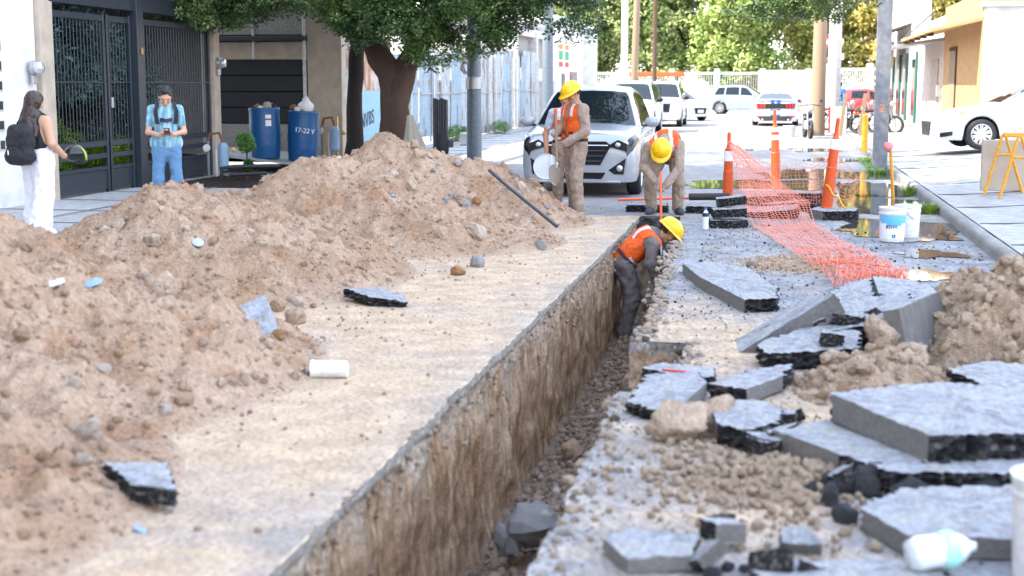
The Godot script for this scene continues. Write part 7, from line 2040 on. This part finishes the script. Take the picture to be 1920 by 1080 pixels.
	if O.has("hat"):
		var hb := Basis(hs, hu, f)
		var h := Node3D.new(); h.name = "hard_hat"; t.add_child(h, true)
		h.transform = Transform3D(hb * Basis(V(1, 0, 0), O.get("hat_tilt", -0.06)), c + hu * 0.042 - f * 0.006)
		mb = MB.new()
		mb.grid(48, 14, func(u, v):
			var a: float = u * TAU; var b: float = v * PI * 0.5
			var r := pow(cos(b), 0.85)
			var ridge := 0.006 * exp(-pow(cos(a) * r / 0.16, 2))
			return V(cos(a) * 0.122 * r, sin(b) * (0.122 + ridge), sin(a) * 0.148 * r), null, true)
		part("dome", mb, M.hat, h)
		mb = MB.new()
		mb.grid(48, 4, func(u, v):
			var a: float = u * TAU
			var ext := 0.014 + 0.040 * pow(maxf(0.0, sin(a)), 2.0)
			var k: float = [0.0, 0.5, 1.0, 1.0, 0.3][int(round(v * 4))]
			var y: float = [0.008, 0.002, -0.006, -0.011, -0.002][int(round(v * 4))]
			return V(cos(a) * (0.121 + ext * k), y - 0.25 * ext * k, sin(a) * (0.147 + ext * k)))
		part("brim", mb, M.hat, h)
	return t

func J0() -> Dictionary:
	return {"pel": V(0, 0.93, 0), "chest": V(0, 1.22, 0), "neck": V(0, 1.42, -0.01), "head": V(0, 1.575, 0.02), "look": V(0, 0, 1),
		"shL": V(0.18, 1.37, 0), "shR": V(-0.18, 1.37, 0), "elL": V(0.225, 1.09, -0.02), "elR": V(-0.225, 1.09, -0.02), "wrL": V(0.23, 0.85, 0.05), "wrR": V(-0.23, 0.85, 0.05),
		"hipL": V(0.09, 0.90, 0), "hipR": V(-0.09, 0.90, 0), "knL": V(0.11, 0.49, 0.02), "knR": V(-0.11, 0.49, 0.02), "anL": V(0.12, 0.085, -0.02), "anR": V(-0.12, 0.085, -0.02), "toL": V(0.15, 0.035, 0.15), "toR": V(-0.15, 0.035, 0.15),
		"dL": V(0.02, -1, 0.1), "dR": V(-0.02, -1, 0.1), "nL": V(-1, 0, 0), "nR": V(1, 0, 0), "tL": 1.0, "tR": -1.0, "cL": 0.5, "cR": 0.5}

func people() -> void:
	# standing worker, seen from his left
	var j := J0()
	j.merge({"head": V(0, 1.565, 0.055), "look": V(0.05, -0.52, 0.85), "hup": V(0, 0.85, 0.52), "neck": V(0, 1.42, 0.0), "elL": V(0.25, 1.09, 0.0), "wrL": V(0.12, 0.93, 0.235), "dL": V(-0.45, -0.25, 0.85), "nL": V(-0.8, 0.1, -0.5), "cL": 1.1, "tL": 1.0,
		"elR": V(-0.25, 1.12, 0.04), "wrR": V(-0.06, 1.06, 0.28), "dR": V(0.6, 0.1, 0.8), "nR": V(0.8, 0, -0.6), "cR": 1.1, "tR": -1.0, "knL": V(0.10, 0.49, 0.05), "anL": V(0.11, 0.085, 0.02), "toL": V(0.13, 0.035, 0.19), "knR": V(-0.12, 0.49, -0.03), "anR": V(-0.15, 0.085, -0.10), "toR": V(-0.18, 0.035, 0.07)}, true)
	var a := person("worker in yellow hard hat and orange vest standing and looking down at a shovel", V(-2.57, 0.01, -18.45), deg_to_rad(-50), j, {"shirt": M.khaki, "trousers": M.khaki, "boots": M.boot, "vest": true, "hat": true, "glove": M.glove, "hair": "short", "girth": 1.03})
	shovel("dirt caked spade held upright by the standing worker", a, V(0.05, 1.24, 0.33), V(0.10, 0.50, 0.34), 0.0)
	# second worker behind him
	j = J0()
	j.merge({"head": V(0, 1.545, 0.05), "look": V(0.1, -0.45, 0.85), "elL": V(0.27, 1.09, -0.02), "wrL": V(0.27, 0.85, 0.06), "elR": V(-0.29, 1.08, 0.0), "wrR": V(-0.27, 0.84, 0.10), "cL": 0.6, "cR": 0.9}, true)
	var b := person("worker in pale shirt and orange vest almost hidden behind the standing worker", V(-2.79, 0.01, -19.1), deg_to_rad(6), j, {"shirt": M.pale_cloth, "sleeve": 0.12, "trousers": M.khaki, "boots": M.boot, "vest": true, "hair": "short"})
	b.scale = Vector3.ONE * 0.95
	var lid := MB.new(); lid.lathe([Vector2(0, 0), Vector2(0.165, 0), Vector2(0.175, 0.012), Vector2(0.17, 0.024), Vector2(0.15, 0.016), Vector2(0, 0.018)], 36, Transform3D(Basis(V(1, 0, 0), PI / 2 - 0.15), Vector3.ZERO))
	single("plastic_disc", lid, mat("translucent_white", L(0.62, 0.68, 0.74), 0.35), "round pale plastic lid held low by the half hidden worker", "lid", V(-3.03, 0.60, -18.92))
	var bt := MB.new(); bt.lathe([Vector2(0, 0), Vector2(0.032, 0), Vector2(0.035, 0.02), Vector2(0.034, 0.13), Vector2(0.015, 0.18), Vector2(0.015, 0.2), Vector2(0, 0.2)], 16, Transform3D(), true)
	single("water_bottle", bt, M.bottle_pet, "small clear bottle in the half hidden worker's hand", "bottle", V(-2.95, 0.56, -18.84))
	# bending worker facing the camera
	j = J0()
	j.merge({"pel": V(0.06, 0.80, -0.27), "chest": V(0.04, 0.96, -0.03), "neck": V(0.0, 0.97, 0.18), "head": V(-0.03, 0.86, 0.30), "look": V(-0.05, -0.80, 0.42), "hup": V(0, 0.42, 0.85), "shL": V(0.20, 0.93, 0.10), "shR": V(-0.19, 0.90, 0.12), "elL": V(0.20, 0.63, 0.22), "elR": V(-0.25, 0.64, 0.16), "wrL": V(0.04, 0.42, 0.36), "wrR": V(-0.10, 0.47, 0.34),
		"hipL": V(0.14, 0.78, -0.27), "hipR": V(-0.05, 0.78, -0.27), "knL": V(0.20, 0.43, -0.14), "knR": V(-0.18, 0.43, -0.12), "anL": V(0.19, 0.085, -0.22), "anR": V(-0.15, 0.085, -0.22), "toL": V(0.24, 0.035, -0.05), "toR": V(-0.19, 0.035, -0.05), "dL": V(-0.75, -0.3, 0.3), "dR": V(0.3, -0.75, 0.3), "nL": V(-0.1, -0.3, -1), "nR": V(0.5, 0, -1), "cL": 1.15, "cR": 1.15, "tL": 1.0, "tR": -1.0}, true)
	a = person("bent over worker in orange vest gripping an orange shovel shaft at the trench head", V(-1.43, 0.0, -18.55), deg_to_rad(4), j, {"shirt": M.khaki, "trousers": M.khaki, "boots": M.boot, "vest": true, "hat": true, "hat_tilt": -0.1, "glove": M.glove, "hair": "short"})
	shovel("shovel with orange shaft reaching down into the trench", a, V(-0.03, 0.52, 0.40), V(0.00, -0.62, 0.78), 1.0)
	# worker down in the trench
	j = J0()
	j.merge({"pel": V(0, 0.88, -0.02), "chest": V(0, 1.08, 0.16), "neck": V(0, 1.17, 0.31), "head": V(0.0, 1.195, 0.455), "look": V(0.0, -0.72, 0.68), "hup": V(0, 0.68, 0.72), "shL": V(0.19, 1.09, 0.29), "shR": V(-0.19, 1.09, 0.28), "elL": V(0.23, 0.88, 0.34), "elR": V(-0.25, 0.88, 0.26), "wrL": V(0.12, 0.70, 0.48), "wrR": V(-0.19, 0.655, 0.34),
		"hipL": V(0.09, 0.86, -0.02), "hipR": V(-0.09, 0.86, -0.02), "knL": V(0.10, 0.47, 0.10), "knR": V(-0.10, 0.47, 0.06), "dR": V(0.1, -0.9, 0.3), "nR": V(1, 0, 0.2), "dL": V(-0.1, -0.8, 0.5), "nL": V(-1, 0, 0.2), "cL": 0.9, "cR": 0.9}, true)
	person("worker in orange vest and yellow hat stooping inside the trench", V(-1.585, -1.10, -15.45), deg_to_rad(97), j, {"shirt": M.grey_cloth, "trousers": M.grey_cloth, "boots": M.boot, "vest": true, "hat": true, "glove": M.dark_glove, "hair": "short"})
	# the man with the phone
	j = J0()
	j.merge({"head": V(0, 1.51, 0.06), "look": V(0.0, -0.50, 0.86), "hup": V(0, 0.86, 0.5), "shL": V(0.165, 1.36, 0), "shR": V(-0.165, 1.36, 0), "elL": V(0.215, 1.08, 0.03), "elR": V(-0.215, 1.08, 0.03), "wrL": V(0.07, 1.06, 0.27), "wrR": V(-0.09, 1.05, 0.27), "dL": V(-0.75, 0.15, 0.55), "dR": V(0.6, 0.15, 0.7), "nL": V(-0.3, 0.8, -0.5), "nR": V(0.3, 0.8, -0.4), "cL": 0.7, "cR": 0.7, "tL": 1.0, "tR": -1.0}, true)
	a = person("young man in a blue tie dye shirt and jeans looking at his phone", V(-7.46, 0.03, -16.7), deg_to_rad(27), j, {"skin": M.skin_light, "shirt": M.tie_dye, "dye": true, "sleeve": 0.10, "hem": true, "trousers": M.jeans, "boots": M.white_cloth, "hair": "short", "girth": 0.83})
	var ph := MB.new(); ph.box(Vector3.ZERO, V(0.075, 0.012, 0.15), Basis(V(1, 0, 0), 0.5), 0.004)
	held("phone", ph, M.black_gloss, "black phone held in both hands by the man in the blue shirt", "phone", a, V(-0.01, 1.10, 0.37))
	var chest := MB.new(); chest.grid(8, 2, func(u, v): return V(-0.075 + 0.15 * u, 1.205 + 0.045 * v + 0.006 * sin(u * 9.0), 0.158 - 0.05 * pow(absf(u - 0.5) * 2.0, 2)))
	part("shirt_print", chest, M.print_dark, a)
	var pk := thing("backpack", "black backpack whose straps cross the shoulders of the man in the blue shirt", "backpack", a.position, a.rotation.y)
	backpack(pk, 1.16, -0.20, 0.9); straps(pk)
	# the woman seen from behind
	j = J0()
	j.merge({"head": V(0, 1.46, 0.0), "look": V(0.25, -0.1, 0.95), "neck": V(0, 1.31, -0.01), "chest": V(0, 1.13, 0), "pel": V(0, 0.88, 0), "shL": V(0.165, 1.26, 0), "shR": V(-0.165, 1.26, 0), "elL": V(0.22, 1.02, 0.03), "elR": V(-0.24, 1.02, -0.01), "wrL": V(0.12, 0.92, 0.24), "wrR": V(-0.19, 0.88, 0.20), "dL": V(-0.5, 0, 0.8), "dR": V(0.15, -0.2, 0.9), "nL": V(-0.3, 0.9, 0), "nR": V(0.5, 0.6, 0), "cL": 0.8, "cR": 0.9,
		"hipL": V(0.09, 0.86, 0), "hipR": V(-0.09, 0.86, 0), "knL": V(0.12, 0.47, 0.05), "knR": V(-0.12, 0.47, -0.03), "anL": V(0.15, 0.08, 0.05), "anR": V(-0.14, 0.08, -0.14), "toL": V(0.17, 0.035, 0.2), "toR": V(-0.16, 0.035, 0.02)}, true)
	a = person("woman with long dark hair and wide white trousers walking away past the gate", V(-7.94, 0.04, -14.4), deg_to_rad(160), j, {"skin": M.skin_light, "shirt": M.black_cloth, "sleeve": -1.0, "trousers": M.white_cloth, "loose": 1.6, "flare": 2.6, "boots": M.white_cloth, "hair": "long", "hair_mat": M.hair_brown, "girth": 1.04})
	pk = thing("backpack", "large black backpack on the back of the woman in white trousers", "backpack", a.position, a.rotation.y)
	backpack(pk, 1.03, -0.23, 1.08)
	var hm := thing("helmet", "black and lime green helmet carried by the woman", "helmet", a.position + Basis(Vector3.UP, a.rotation.y) * V(-0.20, 0.90, 0.36), a.rotation.y)
	var hb := MB.new(); hb.ball(Vector3.ZERO, V(0.105, 0.095, 0.135), 20, 14); part("shell", hb, M.black_gloss, hm)
	hb = MB.new(); hb.lathe([Vector2(0.098, -0.012), Vector2(0.110, -0.006), Vector2(0.111, 0.006), Vector2(0.098, 0.012)], 24, Transform3D(Basis(V(1, 0, 0), 1.2).scaled(V(1, 1, 1.12)), V(0, -0.01, 0.05)), true); part("lime_band", hb, mat("lime", L(0.38, 0.52, 0.08), 0.5), hm)
	hb = MB.new(); hb.ball(V(0, -0.075, 0.06), V(0.085, 0.05, 0.09), 14, 10); part("lining", hb, M.black_cloth, hm)
	# far figures
	j = J0()
	person("far person in a blue top near the red car", V(2.55, 0.1, -61.0), 2.6, j, {"cell": 0.03, "head_cell": 0.02, "shirt": M.blue_cloth, "trousers": M.jeans, "hair": "short"})
	person("far person in brown standing behind the small white hatchback", V(-5.6, 0.05, -74.0), 0.4, j, {"cell": 0.03, "head_cell": 0.02, "shirt": M.brown_cloth, "trousers": M.jeans, "hair": "short"})

func held(called: String, mb: MB, m: Material, label: String, cat: String, who: Node3D, at: Vector3) -> void:
	var o := single(called, mb, m, label, cat)
	o.transform = who.transform * Transform3D(Basis(), at)

func shovel(label: String, who: Node3D, top: Vector3, tip: Vector3, kind: float) -> void:
	var t := thing("shovel", label, "shovel"); t.transform = who.transform
	var d := (tip - top).normalized()
	part("shaft", _tube([top - d * 0.08, top.lerp(tip, 0.8)], 0.017, 10), M.orange_pipe if kind > 0.5 else M.wood, t)
	var s := d.cross(V(0.3, 0, 1)).normalized(); var n := s.cross(d)
	var b := MB.new()
	b.grid(10, 12, func(u, v):
		var w: float = 0.105 * (1.0 - 0.75 * pow(maxf(0.0, (v - 0.55) / 0.45), 2.0)) * minf(1.0, 0.55 + v * 3.0)
		var x: float = (u * 2 - 1)
		return top.lerp(tip, 0.78) + d * 0.27 * v + s * x * w + n * (0.03 * x * x + 0.012 * sin(v * 3.0)))
	b.grid(10, 12, func(u, v):
		var w: float = 0.105 * (1.0 - 0.75 * pow(maxf(0.0, (v - 0.55) / 0.45), 2.0)) * minf(1.0, 0.55 + v * 3.0)
		var x: float = (u * 2 - 1)
		return top.lerp(tip, 0.78) + d * 0.27 * v + s * x * w + n * (0.03 * x * x + 0.012 * sin(v * 3.0) - 0.006), null, true)
	part("blade", b, M.sack if kind < 0.5 else M.grey_metal, t)
	part("socket", _tube([top.lerp(tip, 0.74), top.lerp(tip, 0.84)], [0.02, 0.028], 10), M.grey_metal, t)

func backpack(t: Node3D, y: float, z: float, k: float) -> void:
	var g := Sdf.new(V(-0.25, y - 0.34, z - 0.2), V(0.25, y + 0.34, z + 0.2), 0.013)
	g.cap(V(-0.085 * k, y - 0.13 * k, z), V(0.085 * k, y - 0.13 * k, z), 0.095 * k, 0.095 * k, 0.04)
	g.cap(V(-0.07 * k, y + 0.10 * k, z + 0.01), V(0.07 * k, y + 0.10 * k, z + 0.01), 0.085 * k, 0.085 * k, 0.05)
	g.cap(V(-0.08 * k, y, z + 0.01), V(0.08 * k, y, z + 0.01), 0.09 * k, 0.09 * k, 0.05)
	var mb := MB.new(); g.add_to(mb, null, NZ.fold, 0.014); part("bag", mb, M.black_cloth, t)
	g = Sdf.new(V(-0.22, y - 0.3, z - 0.2), V(0.22, y + 0.1, z + 0.1), 0.012)
	g.cap(V(-0.065 * k, y - 0.13 * k, z - 0.045), V(0.065 * k, y - 0.13 * k, z - 0.045), 0.075 * k, 0.075 * k, 0.03)
	mb = MB.new(); g.add_to(mb); part("front_pocket", mb, M.black_cloth, t)
	mb = MB.new(); mb.tube([V(-0.035, y + 0.17 * k, z), V(0, y + 0.225 * k, z), V(0.035, y + 0.17 * k, z)], 0.008, 6); part("grab_handle", mb, M.black_cloth, t)
	mb = MB.new(); mb.tube([V(0.03, y - 0.07 * k, z - 0.128 * k), V(0.02, y - 0.115 * k, z - 0.134 * k)], 0.006, 6); part("zip_puller", mb, M.print_white, t)
	mb = MB.new(); mb.tube([V(-0.10 * k, y - 0.055 * k, z - 0.11 * k), V(0.0, y - 0.048 * k, z - 0.126 * k), V(0.10 * k, y - 0.055 * k, z - 0.11 * k)], 0.004, 6); part("zip", mb, M.dark_metal, t)

func straps(t: Node3D) -> void:
	for s in [1.0, -1.0]:
		var mb := MB.new()
		mb.grid(3, 18, func(u, v):
			var a := lerpf(-0.55, 2.6, v)
			var c := V(s * (0.105 + 0.02 * sin(v * PI)), 1.345 if v < 0.45 else lerpf(1.345, 1.16, (v - 0.45) / 0.55), 0.0)
			var p := V(0, 0.085 * sin(minf(a + 0.9, 2.2)), 0.155 * -cos(minf(a + 0.9, 2.9))) if v < 0.45 else V(0, 0.02, 0.155 - 0.02 * v)
			if v < 0.45:
				var w: float = v / 0.45
				c = V(s * 0.105, 1.33 + 0.115 * sin(w * PI * 0.62 + 0.5), lerpf(-0.13, 0.125, w)); p = Vector3.ZERO
			return c + p + V((u - 0.5) * 0.05, 0, 0), null, s < 0)
		part("strap", mb, M.black_cloth, t)
